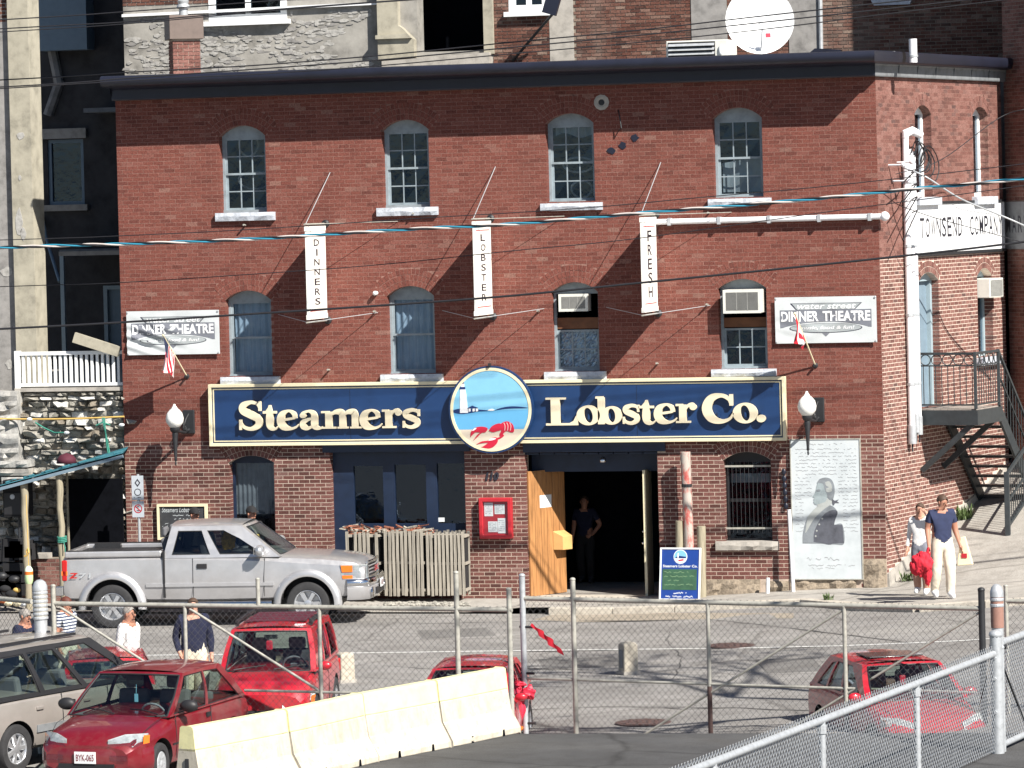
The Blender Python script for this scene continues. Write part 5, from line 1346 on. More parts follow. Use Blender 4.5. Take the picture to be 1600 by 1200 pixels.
for q in (LQ,):
    a0 = sp(LS1, q, LZ); a1 = sp(sE, q, zE)
    b = MB(); b.bar(a0+Vector((0,0,1.05)), a1+Vector((0,0,1.05)), .05, .05); b.build('hand_rail', M['stair'], t)
    b = MB(); b.bar(a0+Vector((0,0,.6)), a1+Vector((0,0,.6)), .03, .03); b.build('rail', M['stair'], t)
    for i in range(1,15):
        k = a0.lerp(a1, i/15); MB().tube([k, k+Vector((0,0,1.03))], .009, 5).build('baluster', M['stair'], t)
    post(sp(sE, q, zE-.25), 1.35, .08)
# street railing beside the hill pavement, running out of the picture
pr = walk_pt(1575,836)
t2 = thing('street_railing', 'dark iron railing climbing the hill beside the stair at the right edge', 'railing', tuple(pr))
d = Vector((.208,.978,.245)); top = 1.15
b = MB(); b.bar((0,0,-.1),(0,0,top+.05),.10,.10,(1,0,0)); b.build('newel_post', M['stair'], t2, bevel=.008)
MB().bar((0,0,top),(d.x*3,d.y*3,top+d.z*3+.5),.05,.06).build('hand_rail', M['stair'], t2)
MB().bar((0,0,.15),(d.x*3,d.y*3,.15+d.z*3+.5),.04,.05).build('bottom_rail', M['stair'], t2)
MB().bar((0,0,.62),(d.x*3,d.y*3,.62+d.z*3+.5),.03,.04).build('rail', M['stair'], t2)
for i in range(1,26):
    k = i/26*3; z = k*d.z+.5*k/3; MB().tube([(d.x*k,d.y*k,.15+z),(d.x*k,d.y*k,top+z)], .01, 5).build('baluster', M['stair'], t2)

# ---------------------------------------------------------------- neighbours: the tall old building behind, the dark one up the hill, the grey one at the left
YB = 9.0
old = thing('old_mill_building', 'old patched stone and brick building rising behind the restaurant roof', 'building')
def bx(px): return fac(px, 40, YB).x
def bz(px, py): return fac(px, py, YB).z
BL = bx(193); BR = 22.0; BT = 17.0
WIN = [Opening(bx(327), bx(449), bz(388,32), 14.2, 14.2), Opening(bx(796), bx(858), bz(827,18), 14.2, 14.2)]
HOLE = Opening(bx(652), bx(757), bz(704,80), 15.0, 15.0)
zones = [('plaster', BL, bx(595), M['plaster']), ('brick', bx(759), bx(895), M['concrete']), ('brick', bx(895), BR, M['mortar_old'])]
b = MB(); b.poly([[(BL,7),(bx(770),7),(bx(770),BT),(BL,BT)]]+[o.outline() for o in (WIN[0],HOLE)], -.5, 0, wallM(YB)); b.build('wall', M['plaster'], old)
b = MB(); b.poly([[(bx(770),7),(BR,7),(BR,BT),(bx(770),BT)]]+[WIN[1].outline()], -.5, 0, wallM(YB)); b.build('wall', M['mortar_old'], old)
b = MB(); b.add([(BL,YB,0),(BL,YB+14,0),(BL,YB+14,BT),(BL,YB,BT)], [(0,1,2,3)]); b.add([(BL,YB,BT),(BR,YB,BT),(BR,YB+14,BT),(BL,YB+14,BT)], [(0,1,2,3)]); b.box(BL,BR,YB+.001,YB+.4,-1,7)
b.box(BL+.1, BR, YB+2.0, YB+2.05, 7, BT-.1)
b.build('rear_mass', M['dark'], old)
skipB = [WIN[1]]
def rect_open(x0,x1,z0,z1): o = Opening(x0,x1,z0,z1,z1,deep=False); o.rise = 0; return o
strip1 = rect_open(bx(1080), bx(1137), 0, 20); strip2 = rect_open(bx(1232), bx(1281), 0, 20)
pat = rect_open(bx(858), bx(897), 0, 20)
bricks_mesh('brickwork', lay_bricks(bx(770), BR, 9.9, 14.0, [WIN[1], strip1, strip2, pat], joint=.016, front=.012), wallM(YB), M['brick_old'], old)
bricks_mesh('brickwork', lay_bricks(BL, bx(600), bz(388,18)+.22, 14.0, [WIN[0]], joint=.02, front=.014), wallM(YB), M['brick_old'], old)
for s_ in (strip1, strip2): MB().poly([[(s_.x0+.01,9.9),(s_.x1-.01,9.9),(s_.x1-.01,BT),(s_.x0+.01,BT)]], 0, .03, wallM(YB)).build('render_strip', M['stucco'], old)
MB().poly([[(pat.x0+.01,9.9),(pat.x1-.01,9.9),(pat.x1-.01,BT),(pat.x0+.01,BT)]], 0, .02, wallM(YB)).build('render_strip', M['concrete'], old)
# ledge under the upper brick, flaked plaster as rough stones standing proud
MB().add([(BL,YB-.1,bz(193,27)),(bx(600),YB-.1,bz(600,7)),(bx(600),YB-.1,bz(600,7)+.06),(BL,YB-.1,bz(193,27)+.06),(BL,YB,bz(193,27)),(bx(600),YB,bz(600,7)),(bx(600),YB,bz(600,7)+.06),(BL,YB,bz(193,27)+.06)], [(0,1,2,3),(3,2,6,7),(0,4,5,1)]).build('ledge', M['white'], old)
rr = random.Random(21); b = MB(); b2 = MB()
for k in range(1300):
    x = rr.uniform(BL+.05, bx(590)); z = rr.uniform(9.9, 11.75)
    if WIN[0].x0-.1 < x < WIN[0].x1+.1 and z > WIN[0].z0-.1 or mnoise.noise(Vector((x*.9,z*1.6,3))) < -.17: continue
    rx, rz = rr.uniform(.03,.13), rr.uniform(.015,.05); n = rr.randint(5,8); d = rr.uniform(.004,.02)
    (b if rr.random() < .7 else b2).poly([[(x+rx*math.cos(6.283*i/n)*rr.uniform(.7,1.2), z+rz*math.sin(6.283*i/n)*rr.uniform(.7,1.2)) for i in range(n)]], 0, d, wallM(YB))
M['plaster_lt'] = plain('pale_lime_plaster', (.35,.34,.32), .95, var=.4, scale=9, bmp=.5)
for bb, mt in ((b,M['plaster_lt']),(b2,M['stucco'])): bb.build('flaked_plaster', mt, old)['kind'] = 'stuff'
# stone pier with a scroll foot beside the black opening
def offp(pts, d0, d1, name, mat): MB().poly([[(bx(p[0]), bz(p[0],p[1])) for p in pts]], d0, d1, wallM(YB)).build(name, mat, old)
offp([(594,-60),(594,95),(650,90),(650,62),(640,52),(632,44),(626,40),(626,-60)], 0, .22, 'stone_pier', M['pilaster'])
offp([(592,62),(592,56),(642,53),(648,60)], .2, .3, 'moulding', M['pilaster'])
offp([(600,110),(600,96),(768,82),(768,106)], 0, .25, 'stone_ledge', M['concrete'])
offp([(757,-40),(757,85),(772,84),(772,-40)], 0, .1, 'stone_jamb', M['pilaster'])
for o in WIN:
    f = MB(); f.poly([o.outline(), [(o.x0+.14,o.z0+.14),(o.x0+.14,14.1),(o.cx-.05,14.1),(o.cx-.05,o.z0+.14)], [(o.cx+.05,o.z0+.14),(o.cx+.05,14.1),(o.x1-.14,14.1),(o.x1-.14,o.z0+.14)]], -.08, .02, wallM(YB)); f_ = f.build('window', M['win_white'], old)
    for xa, xb in ((o.x0+.14,o.cx-.05),(o.cx+.05,o.x1-.14)): MB().add([(xa,YB+.05,o.z0+.14),(xb,YB+.05,o.z0+.14),(xb,YB+.05,14.1),(xa,YB+.05,14.1)], [(0,1,2,3)]).build('pane', M['glass'], f_)
    MB().box(o.x0-.08, o.x1+.08, YB-.16, YB+.05, o.z0-.10, o.z0).build('sill', M['win_white'], f_)
offp([(1364,2),(1368,9),(1424,7),(1428,-2),(1428,-8),(1364,-5)], 0, .16, 'sill', M['sill'])
# fire escape bracket and pipes
t3 = old
b = MB(); b.bar(fac(866,-6,YB-.9), fac(858,22,YB-.9), .12, .3); b.build('window_box', M['cornice'], old)
b = MB(); b.tube([fac(801,95,YB-.05), fac(865,20,YB-.6)], .03, 6); b.build('stay', M['iron'], old)
b = MB(); b.tube([fac(1283,80,YB-.05), fac(1281,-40,YB-.05)], .045, 8); b.build('drain_pipe', M['galv'], old)
offp([(1265,84),(1275,76),(1316,78),(1312,84)], 0, .2, 'broken_vent', M['cornice'])
# satellite dish on the roof
pc = fac(1186, 34, 5.0); r_ = .67
t = thing('satellite_dish', 'large white satellite dish on the restaurant roof', 'satellite dish', (pc.x, 5.0, 9.95))
zc_ = pc.z-9.95; axis = Vector((.42,-.80,.42)).normalized(); q_ = axis.to_track_quat('Z','Y').to_matrix().to_4x4(); q_.translation = (0,0,zc_)
axq = (CAM_C-pc).normalized(); axis = (axis+axq*1.4).normalized(); q_ = axis.to_track_quat('Z','Y').to_matrix().to_4x4(); q_.translation = (0,0,zc_)
pf = [(0.0,.0)]+[(r_*i/8, .16*(i/8)**2) for i in range(1,9)]+[(r_+.015,.165),(r_+.01,.14)]+[(r_*i/8, .16*(i/8)**2-.03) for i in range(8,0,-1)]
MB().lathe(pf, 44, q_, cap=False).build('reflector', M['white'], t, smooth=50)
b = MB(); b.tube([q_@Vector((0,-r_*.9,.13)), q_@Vector((0,-.25,.5))], .018, 6); b.build('feed_arm', M['white'], t)
b = MB(); b.cbox((.12,-.36,.40), (.1,.08,.06), q_); b.build('feed_horn', M['red_plastic'], t)
b = MB(); b.tube([(0,.15,0),(0,.15,zc_-.1)], .045, 8); b.tube([(0,.15,zc_-.15), q_@Vector((0,0,-.03))], .06, 8); b.build('mast', M['galv'], t)
# roof fan unit with louvres
a = fac(1040, 92, 2.5); c_ = fac(1135, 61, 2.5); w, d_ = c_.x-a.x, 1.0; h = c_.z-9.95
t = thing('roof_vent_unit', 'pale louvred ventilation unit on the roof beside the satellite dish', 'ventilation unit', ((a.x+c_.x)/2, 3.0, 9.95))
MB().box(-w/2, w/2, -.43, .5, 0, h).build('case', M['ac'], t, bevel=.015); MB().box(-w/2+.04, w/2-.24, -.44, -.432, .02, h-.03).build('dark_duct', M['black'], t)  # black sheet paints the shade between the louvres
n = 6
for i in range(n):
    z = h-.06-i*.085
    MB().add([(-w/2+.05,-.50,z-.05),(w/2-.25,-.50,z-.05),(w/2-.25,-.44,z),(-w/2+.05,-.44,z)], [(0,1,2,3)]).build('louvre', M['galv'], t)
MB().ball((w/2-.12,-.46,h-.2), (.05,.02,.1), 10, 8).build('access_plate', M['white'], t, smooth=180)
# small roof pipes at the corner
for px, rr_, hh in ((1427,.075,.34),(1394,.06,.12)):
    p = fac(px, 92, .5); t = thing('roof_pipe', 'taller white vent pipe on the roof above the corner' if rr_ > .07 else 'short white vent stub on the roof at the corner', 'vent pipe', (p.x,.5,9.95), 0, 'white vent pipes')
    MB().tube([(0,0,0),(0,0,hh+.1)], rr_, 14).build('pipe', M['whitepipe'], t, smooth=50); MB().tube([(0,0,hh*.3),(0,0,hh*.3+.04)], rr_*1.2, 14).build('collar', M['galv'], t, smooth=50)
# chimney with a metal hood
a = fac(258,118,3.0); c_ = fac(318,24,3.0)
t = thing('chimney', 'square red brick chimney with a brown metal hood at the roof left end', 'chimney', ((a.x+c_.x)/2, 3.0, 9.9)); w = .55; zt = fac(290,62,3.0).z-9.9
Rz = Matrix.Rotation(R(28),4,'Z')
b = MB(); b.box(-w/2+.01,w/2-.01,-w/2+.01,w/2-.01,0,zt,Rz); b.build('core', M['mortar_lo'], t)
lst = []
for sd in range(4):
    Mx = Rz @ Matrix.Rotation(sd*math.pi/2,4,'Z') @ frame((-w/2,-w/2+.01,0), FX, FZ, FN)
    for q in lay_bricks(0, w, 0, zt, [], joint=.013, header_every=0, front=.014):
        bb = MB().add([(q[0],q[2],-.01),(q[1],q[2],-.01),(q[1],q[3],-.01),(q[0],q[3],-.01),(q[0],q[2],q[4]),(q[1],q[2],q[4]),(q[1],q[3],q[4]),(q[0],q[3],q[4])], [(4,5,6,7),(0,1,5,4),(1,2,6,5),(2,3,7,6),(3,0,4,7)], Mx); lst.append(bb)
allb = MB()
for bb in lst: allb.add(bb.v, bb.f)
allb.build('brickwork', M['brick_side'], t)['kind'] = 'stuff'
M['hood'] = plain('brown_sheet_metal', (.14,.105,.09), .6, var=.2)
b = MB(); b.box(-w/2-.07,w/2+.07,-w/2-.07,w/2+.07,zt,zt+.48,Rz); b.build('hood', M['hood'], t, bevel=.01)
b = MB(); b.lathe([(.09,zt+.48),(.09,zt+.62),(.13,zt+.63),(.13,zt+.68),(.10,zt+.72),(.12,zt+.78),(0,zt+.86)], 14); b.build('cowl', M['galv'], t, smooth=50)

# the dark tall building up the hill on the right: it stands away from the sun
t = thing('hill_building', 'dark brick building in its own shade beyond the corner, up the hill', 'building')
H0 = CORNER+SDIR*8.6+SNRM*.05
e1 = Vector((.62,-.785,0)); n1 = Vector((-.785,-.62,0)); 
P1 = CORNER+SDIR*6.93+SNRM*.01; P2 = P1+e1*1.4; P3 = P2+Vector((8,2,0)); P4 = P1+Vector((10,9,0))
b = MB(); HH = 17.0
b.add([p+Vector((0,0,z)) for z in (0,HH) for p in (P1,P2,P3,P4)], [(0,1,5,4),(1,2,6,5),(2,3,7,6),(3,0,4,7),(4,5,6,7)]); b.build('wall', M['mortar_old'], t)
Mh = frame(P1, e1, FZ, n1)
bricks_mesh('brickwork', lay_bricks(0, 1.4, 1.2, 13.2, [], joint=.012), Mh, M['brick_side'], t)
MB().poly([[(0,6.35),(1.4,6.35),(1.4,7.3),(0,7.3)]], .0, .04, Mh).build('painted_sign', M['frieze'], t)  # grey colour stands in for shade on the white sign
for k, ch in enumerate('MARIT'):
    vs, fs = text_fit(ch, .05+k*.23, .05+k*.23+(.16 if ch != 'I' else .05), 6.68, 7.02, .005, 0, .045); MB().add(vs, fs, Mh).build('letter', M['ink'], t)

# grey building with a tan pilaster at the far left
GY = .9
t = thing('grey_stucco_building', 'grey stucco building with a tan concrete pilaster at the left edge', 'building')
gx0, gx1, gx2 = fac(-420,300,GY).x, fac(22,300,GY).x, fac(54,300,GY).x
zb = fac(20,612,GY).z
b = MB(); b.box(gx0, gx1, GY, GY+.6, zb-3, 17); b.build('wall', M['stucco'], t)
MB().box(gx1, gx2, GY-.12, GY+.5, zb-3, 17).build('pilaster', M['pilaster'], t)
bricks_mesh('brickwork', lay_bricks(fac(-30,20,GY).x, gx1-.02, fac(10,34,GY).z, 13.2, [], joint=.016), wallM(GY), M['brick_old'], t)
rr = random.Random(8)
for (px, py, sx, sz) in [(33,212,.09,.08),(30,348,.09,.25),(36,365,.06,.12),(31,278,.04,.05),(10,425,.14,.1),(15,570,.08,.1)]:
    q = pxz(px,py,GY-.12 if px > 22 else GY); n = 9
    MB().poly([[(q[0]+sx*math.cos(6.283*i/n)*rr.uniform(.7,1.25), q[1]+sz*math.sin(6.283*i/n)*rr.uniform(.7,1.25)) for i in range(n)]], 0, .008, wallM(GY-.12 if px > 22 else GY)).build('bare_patch', M['plaster_lt'], t)
# shaded alley wall between them with its window, ledges and door
AY = 13.0
t = thing('alley_building', 'shaded building at the back of the left alley with a blue door', 'building')
ax0, ax1 = fac(-60,300,AY).x, fac(260,300,AY).x; zb = fac(120,612,AY).z-.5
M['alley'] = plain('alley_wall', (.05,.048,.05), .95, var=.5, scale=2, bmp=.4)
AW = Opening(fac(76,300,AY).x, fac(132,300,AY).x, fac(100,320,AY).z, fac(100,218,AY).z, fac(100,218,AY).z)
AD = Opening(fac(163,500,AY).x, fac(215,500,AY).x, zb, fac(180,446,AY).z, fac(180,446,AY).z)
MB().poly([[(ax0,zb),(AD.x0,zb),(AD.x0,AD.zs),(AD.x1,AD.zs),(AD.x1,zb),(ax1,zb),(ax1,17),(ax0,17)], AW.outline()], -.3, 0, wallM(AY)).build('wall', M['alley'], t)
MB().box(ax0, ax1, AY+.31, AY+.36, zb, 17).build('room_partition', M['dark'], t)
f = MB(); framing(f, AW.x0, AW.x1, AW.z0, AW.zs, .08, -.1, -.04, wallM(AY)); f_ = f.build('window', M['door_blue'], t)
MB().add([(AW.x0,AY+.1,AW.z0),(AW.x1,AY+.1,AW.z0),(AW.x1,AY+.1,AW.zs),(AW.x0,AY+.1,AW.zs)], [(0,1,2,3)]).build('pane', M['glass'], f_)
MB().box(AW.x0-.1, AW.x1+.1, AY-.12, AY+.02, AW.z0-.14, AW.z0).build('sill', M['concrete'], t)
MB().box(AW.x0-.12, AW.x1+.1, AY-.1, AY, AW.zs+.02, AW.zs+.25).build('lintel', M['concrete'], t)
q0 = fac(70,8,AY); q1 = fac(148,78,AY)
MB().box(q0.x, q1.x, AY-.5, AY, q1.z, 14.5).build('bay', M['door_blue'], t)
f = MB(); framing(f, AD.x0, AD.x1, AD.z0, AD.zs, .09, -.1, .02, wallM(AY)); f_ = f.build('door', M['door_frame'], t)
MB().box(AD.x0+.09, AD.x1-.09, AY+.06, AY+.1, zb, AD.zs-.09).build('door_panel', M['door_blue'], f_)
b = MB(); b.ball((AD.x0+.2,AY+.03,zb+1.45), .035, 8, 6); b.ball((AD.x0+.2,AY+.03,zb+1.25), .035, 8, 6); b.build('handle', M['iron'], f_)
# porch frame in front of the door
q0, q1 = fac(97,400,AY-1.4), fac(97,560,AY-1.4)
MB().bar((q0.x,AY-1.4,zb),(q0.x,AY-1.4,q0.z),.09,.09,(1,0,0)).build('porch_post', M['door_frame'], t)
MB().box(q0.x-.06, q0.x+2.2, AY-1.45, AY-1.3, q0.z, q0.z+.10).build('porch_beam', M['concrete'], t)
MB().box(q0.x-.06, q0.x+2.2, AY-1.4, AY, q0.z+.1, q0.z+.14).build('porch_roof', M['frieze'], t)
q2 = fac(150,172,AY-1.0); MB().box(q2.x-.3, q2.x+1.2, AY-1.0, AY, q2.z-.05, q2.z+.05).build('canopy', M['frieze'], t)
b = MB(); b.tube([fac(78,60,AY-.05), fac(92,130,AY-.05), fac(75,180,AY-.05)], .12, 7); b.build('stain_pipe', M['stucco'], t)
b = MB(); b.tube([fac(66,340,AY-.05), fac(72,372,AY-.2), fac(93,440,AY-1.0)], .04, 7); b.build('down_pipe', M['door_blue'], t)

# ---------------------------------------------------------------- terrace wall of rough stones with a white railing on top
TY = .15
zt = fac(110,611,TY).z; tx0, tx1 = fac(-260,600,TY).x, XL
t = thing('stone_wall', 'rough grey stone retaining wall under the white terrace railing', 'wall')
MB().box(tx0, tx1-.005, TY+.06, 13, -.5, zt).build('core', M['rock'], t)
rr = random.Random(5); n = 0; z = .1; stn = []
while z < zt-.02:
    hh = rr.uniform(.07,.17); x = fac(-15,700,TY).x-rr.uniform(0,.3)
    while x < tx1:
        ww = rr.uniform(.12,.42); stn.append((x, x+ww-.012, z, min(z+hh-.012,zt)));  x += ww
    z += hh
stn.sort(key=lambda s: -s[2]); M['rock2'] = plain('brown_wall_stone', (.22,.19,.15), .95, var=.5, scale=6, bmp=.8)
meshes = []
for k in range(22):
    r2 = random.Random(k); b = MB(); pts = []
    for dx in (0,.5,1): pass
    def jit(a): return r2.uniform(-a,a)
    vs = [(0,0,0),(1,0,0),(1,0,1),(0,0,1)]+[(.12+jit(.1),-1+jit(.5),.18+jit(.14)),(.5+jit(.15),-1.2+jit(.6),.12+jit(.1)),(.88+jit(.1),-1+jit(.5),.2+jit(.14)),(.9+jit(.08),-.9+jit(.5),.8+jit(.14)),(.5+jit(.2),-1.1+jit(.6),.88+jit(.1)),(.12+jit(.1),-.9+jit(.5),.82+jit(.14))]
    fs = [(0,1,6,5,4),(1,2,7,6),(2,3,9,8,7),(3,0,4,9),(4,5,8,9),(5,6,7,8)]
    b.add(vs, fs); o = b.build('stone', M['rock'] if k % 5 < 3 else (M['rock_lt'] if k % 5 == 3 else M['rock2']), t); meshes.append(o)
used = set(); rest_b = [MB(), MB(), MB()]
for k, (xa, xb, za, zb_) in enumerate(stn):
    i = rr.randrange(22); dd = rr.uniform(.02,.20); Mx = Matrix.Translation(((xa+xb)/2,TY+.06,(za+zb_)/2)) @ Matrix.Rotation(rr.gauss(0,.11),4,'Y') @ Matrix.Diagonal(((xb-xa)*rr.uniform(.85,1.08), dd, (zb_-za)*rr.uniform(.75,1.15), 1)) @ Matrix.Translation((-.5,0,-.5))
    if k < 300:
        if i not in used: meshes[i].matrix_local = Mx; used.add(i)
        else: link_copy(meshes[i], 'stone', t, Mx)
    else: rest_b[0 if i % 5 < 3 else (1 if i % 5 == 3 else 2)].add([v.co for v in meshes[i].data.vertices], [tuple(p.vertices) for p in meshes[i].data.polygons], Mx)
for i, o in enumerate(meshes):
    if i not in used: bpy.data.objects.remove(o)
for bb, mt in zip(rest_b, ('rock','rock_lt','rock2')):
    if bb.v: bb.build('stonework', M[mt], t)['kind'] = 'stuff'
# whitewashed lump of old foundation at the left of the wall
b = MB(); rr = random.Random(3)
q0 = fac(-14,612,TY-.3); q1 = fac(28,722,TY-.3)
b = rough_block('whitewashed_stone', q0.x, q1.x, q1.z, q0.z, TY-.28, TY+.2, M['plaster_lt'], t, amp=.12, seed=12)
for k in range(5): rough_block('whitewashed_stone', q0.x+.1*k, q0.x+.75, q1.z-.1-.16*k, q1.z-.16*k+.03, TY-.4, TY+.1, M['plaster_lt'] if k % 2 == 0 else M['concrete'], t, amp=.05, seed=30+k)
MB().box(fac(25,610,TY).x, tx1, TY-.08, TY+.5, zt, zt+.07).build('coping', M['concrete'], t)
# white balustrade
p0 = fac(29,606,TY); p1 = fac(189,606,TY); t = thing('terrace_railing', 'white wooden terrace railing on top of the stone wall', 'railing', (p0.x, TY, zt+.07)); Lr = XL-p0.x-.02; zr = fac(29,550,TY).z-zt-.07
MB().box(0, Lr, -.05, .05, zr-.07, zr).build('top_rail', M['win_white'], t); MB().box(0, Lr, -.03, .03, .03, .09).build('bottom_rail', M['win_white'], t)
n = 19
for i in range(n): xx = .12+(Lr-.12)*i/n; MB().box(xx-.025, xx+.025, -.025, .025, .09, zr-.07).build('baluster', M['win_white'], t)
MB().box(-.05, .05, -.06, .06, 0, zr+.02).build('post', M['win_white'], t)
# a loose board leaning over the railing
q0, q1 = fac(116,527,TY-.15), fac(172,545,TY-.1); t = thing('grey_plank', 'pale grey plank propped across the top of the white terrace railing', 'plank', tuple(q0))
MB().bar((0,0,0), tuple((q1-q0)*1.25), .1, .20).build('board', M['pilaster'], t)

# ---------------------------------------------------------------- lean-to patio of the restaurant
t = thing('patio_shelter', 'teal roofed lean-to patio shelter with rough posts left of the brick wall', 'shelter')
SHY = -1.5
rA, rB = fac(-60,775,SHY), fac(0,757,SHY); rC = fac(192,708,SHY)
rb0 = Vector((rA.x,SHY,rA.z)); rb1 = Vector((rC.x,SHY,rC.z))
def roofpt(u, v): 
    p = rb0.lerp(rb1, u); return Vector((p.x-.42*v*u, p.y+v*1.45, p.z+.02*v+.016*math.sin(v*1.45*40)))
MB().grid(roofpt, 2, 120).build('corrugated_roof', M['teal'], t, smooth=60)
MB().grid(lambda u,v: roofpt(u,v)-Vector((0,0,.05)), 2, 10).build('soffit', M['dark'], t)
b = MB(); b.bar(rb0+Vector((0,0,-.06)), rb1+Vector((0,0,-.06)), .05, .06); b.build('fascia', M['door_blue'], t)
for k in range(9):
    p = roofpt((k+.5)/9, .02); MB().tube([p+Vector((0,-.02,.02)), p+Vector((0,.5,.04))], .02, 6).build('roof_rib', M['teal'], t)
for (pt, pb, w_) in [((92,738),(100,935),.11),((38,752),(44,925),.12)]:
    a = fac(*pt,SHY+.12); c_ = fac(*pb,SHY+.12); k = MB(); pts = [c_.lerp(a, i/7)+Vector((random.uniform(-.015,.015),random.uniform(-.015,.015),0)) for i in range(8)]; pts[0].z = -.1
    k.tube(pts, [w_*.58+random.uniform(-.006,.006) for _ in pts], 9); k.build('post', M['wood_pole'], t, smooth=60)
b = MB(); q = fac(97,846,SHY+.12)
for i in range(4): b.tube([q+Vector((.085*math.cos(a),.085*math.sin(a),.03*i+.01*math.sin(a))) for a in [k*.7 for k in range(10)]], .014, 5)
b.tube([q+Vector((.06,-.08,.0)), q+Vector((.1,-.1,-.12)), q+Vector((.09,-.1,-.2))], .012, 5); b.build('rope_lashing', M['rope_g'], t)
# deep shade at the shelter back painted as a black panel, then bar, brick counter, shelf clutter
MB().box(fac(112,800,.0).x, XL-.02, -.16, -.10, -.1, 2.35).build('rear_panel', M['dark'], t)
b = MB(); q0, q1 = fac(22,850,-.7), fac(100,940,-.7); MB().box(q0.x, q1.x, -.7, -.4, -.1, .85).build('counter', M['mortar_old'], t)
bricks_mesh('brickwork', lay_bricks(q0.x, q1.x, -.05, .85, [], joint=.012), wallM(-.7), M['brick_side'], t)
q0, q1 = fac(100,858,-.8), fac(192,940,-.8); MB().box(q0.x, XL-.02, -.8, -.5, -.1, .8).build('counter', M['mortar_old'], t)
bricks_mesh('brickwork', lay_bricks(q0.x, XL-.06, -.05, .80, [], joint=.012), wallM(-.8), M['brick_side'], t)
MB().box(fac(55,865,-.72).x, fac(75,860,-.72).x, -.75, -.5, .85, .95).build('counter_cap', M['concrete'], t)
# loudspeaker on a stand
q0, q1 = fac(5,808,-1.2), fac(38,750,-1.2); w, h = q1.x-q0.x, q1.z-q0.z
t = thing('loudspeaker', 'black loudspeaker on a stand under the teal lean-to roof', 'loudspeaker', ((q0.x+q1.x)/2, -.95, -.05))
zz = q0.z+.05
MB().box(-w/2, w/2, -.25, .2, zz, zz+h).build('cabinet', M['cl_black'], t, bevel=.02); MB().box(-w/2+.03, w/2-.03, -.265, -.25, zz+.05, zz+h-.25).build('grille', M['trim'], t)
MB().lathe([(0,.0),(.05,.0),(.05,.012),(0,.014)], 12, frame((-.02,-.265,zz+h*.55), FX, FZ, FN)).build('badge', M['galv'], t)
MB().tube([(0,0,0),(0,0,zz)], .025, 8).build('stand_pole', M['iron'], t)
for a in (0,2.1,4.2): MB().tube([(0,0,.5),(.4*math.cos(a),.4*math.sin(a),.0)], .018, 6).build('leg', M['iron'], t)
# hanging lobster buoy
p = fac(45,898,-1.75); t = thing('lobster_buoy', 'pale green and orange lobster buoy hanging by a cord at the patio edge', 'buoy', (p.x,-1.75,p.z-.17))
MB().lathe([(0,0),(.062,.0),(.078,.05),(.082,.13),(.08,.17)], 16).build('lower_body', plain('pale_green_foam',(.50,.66,.36),.7,var=.1), t, smooth=50)
MB().lathe([(.08,.17),(.082,.235)], 16, cap=False).build('band', M['orange'], t, smooth=50)
MB().lathe([(.082,.235),(.075,.28),(.04,.33),(.0,.345)], 16).build('cap', plain('pale_mint_foam',(.62,.72,.55),.7,var=.1), t, smooth=50)
MB().tube([(0,0,.34),(.0,0,.75),(-.05,.1,1.7)], .008, 5).build('cord', M['rope_y'], t)
b = MB(); b.tube([(-.05,-.01,.52),(.02,-.02,.60),(.0,0,.68),(-.04,.01,.62),(-.02,0,.55),(-.08,0,.52)], .018, 6); b.build('knot', M['rope_y'], t)
# rope with green line strung across the stone wall, string of bulbs
t = thing('washing_rope', 'tan rope strung level across the rough stone wall above the patio', 'rope')
a, c_ = fac(-20,654,TY-.35), fac(194,651,TY-.35)
MB().tube([a.lerp(c_,i/10)-Vector((0,0,.03*math.sin(math.pi*i/10))) for i in range(11)], .02, 6).build('line', M['rope_y'], t)
for pts in ([(55,660),(68,668),(85,676),(105,676)], [(160,652),(163,668),(168,690),(172,712)], [(163,652),(166,690),(170,715)], [(150,665),(160,660),(172,664)]): MB().tube([fac(x,y,TY-.36) for x,y in pts], .016, 5).build('green_line', M['rope_g'], t)
for x, y in ((46,655),(104,676),(190,664)): MB().ball(fac(x,y,TY-.37), (.06,.04,.035), 8, 6).build('float', M['white'], t)
p = fac(104,722,-.6); t = thing('umbrella_top', 'dark maroon dome showing above the teal shelter roof', 'umbrella', tuple(p)); M['maroon'] = plain('maroon_canvas', (.07,.008,.02), .8, var=.2)
MB().lathe([(.20,-.02),(.18,.07),(.12,.14),(.0,.18)], 18).build('canopy', M['maroon'], t, smooth=180)
MB().tube([(0,0,-2.0),(0,0,.0)], .025, 8).build('pole', M['wood_pole'], t)
# heap of buoys and pots at the patio foot
t = thing('fishing_gear', 'heap of dark traps and round floats at the foot of the patio', 'fishing gear', tuple(fac(20,930,-1.6)))
o = Vector(t.location); rr = random.Random(17)
for k, (px, py, r_, mt) in enumerate([(5,938,.075,'orange'),(13,943,.07,'cream'),(27,943,.075,'cream'),(26,922,.06,'rope_y'),(36,945,.05,'galv'),(8,920,.09,'cl_black'),(18,928,.1,'cl_black'),(-6,930,.1,'cl_black'),(22,905,.09,'iron'),(2,900,.1,'iron')]):
    p = fac(px,py,-1.6)-o; MB().ball(p, (r_*1.3,r_,r_*.8), 12, 8).build('float', M[mt], t, smooth=180)
b = MB()
for k in range(14):
    p = fac(rr.uniform(-20,40), rr.uniform(840,925), -1.0)-o; b.box(p.x-.2,p.x+.2,p.y-.1,p.y+.2,p.z-.12,p.z+.1)
b.build('trap_stack', M['cl_black'], t)
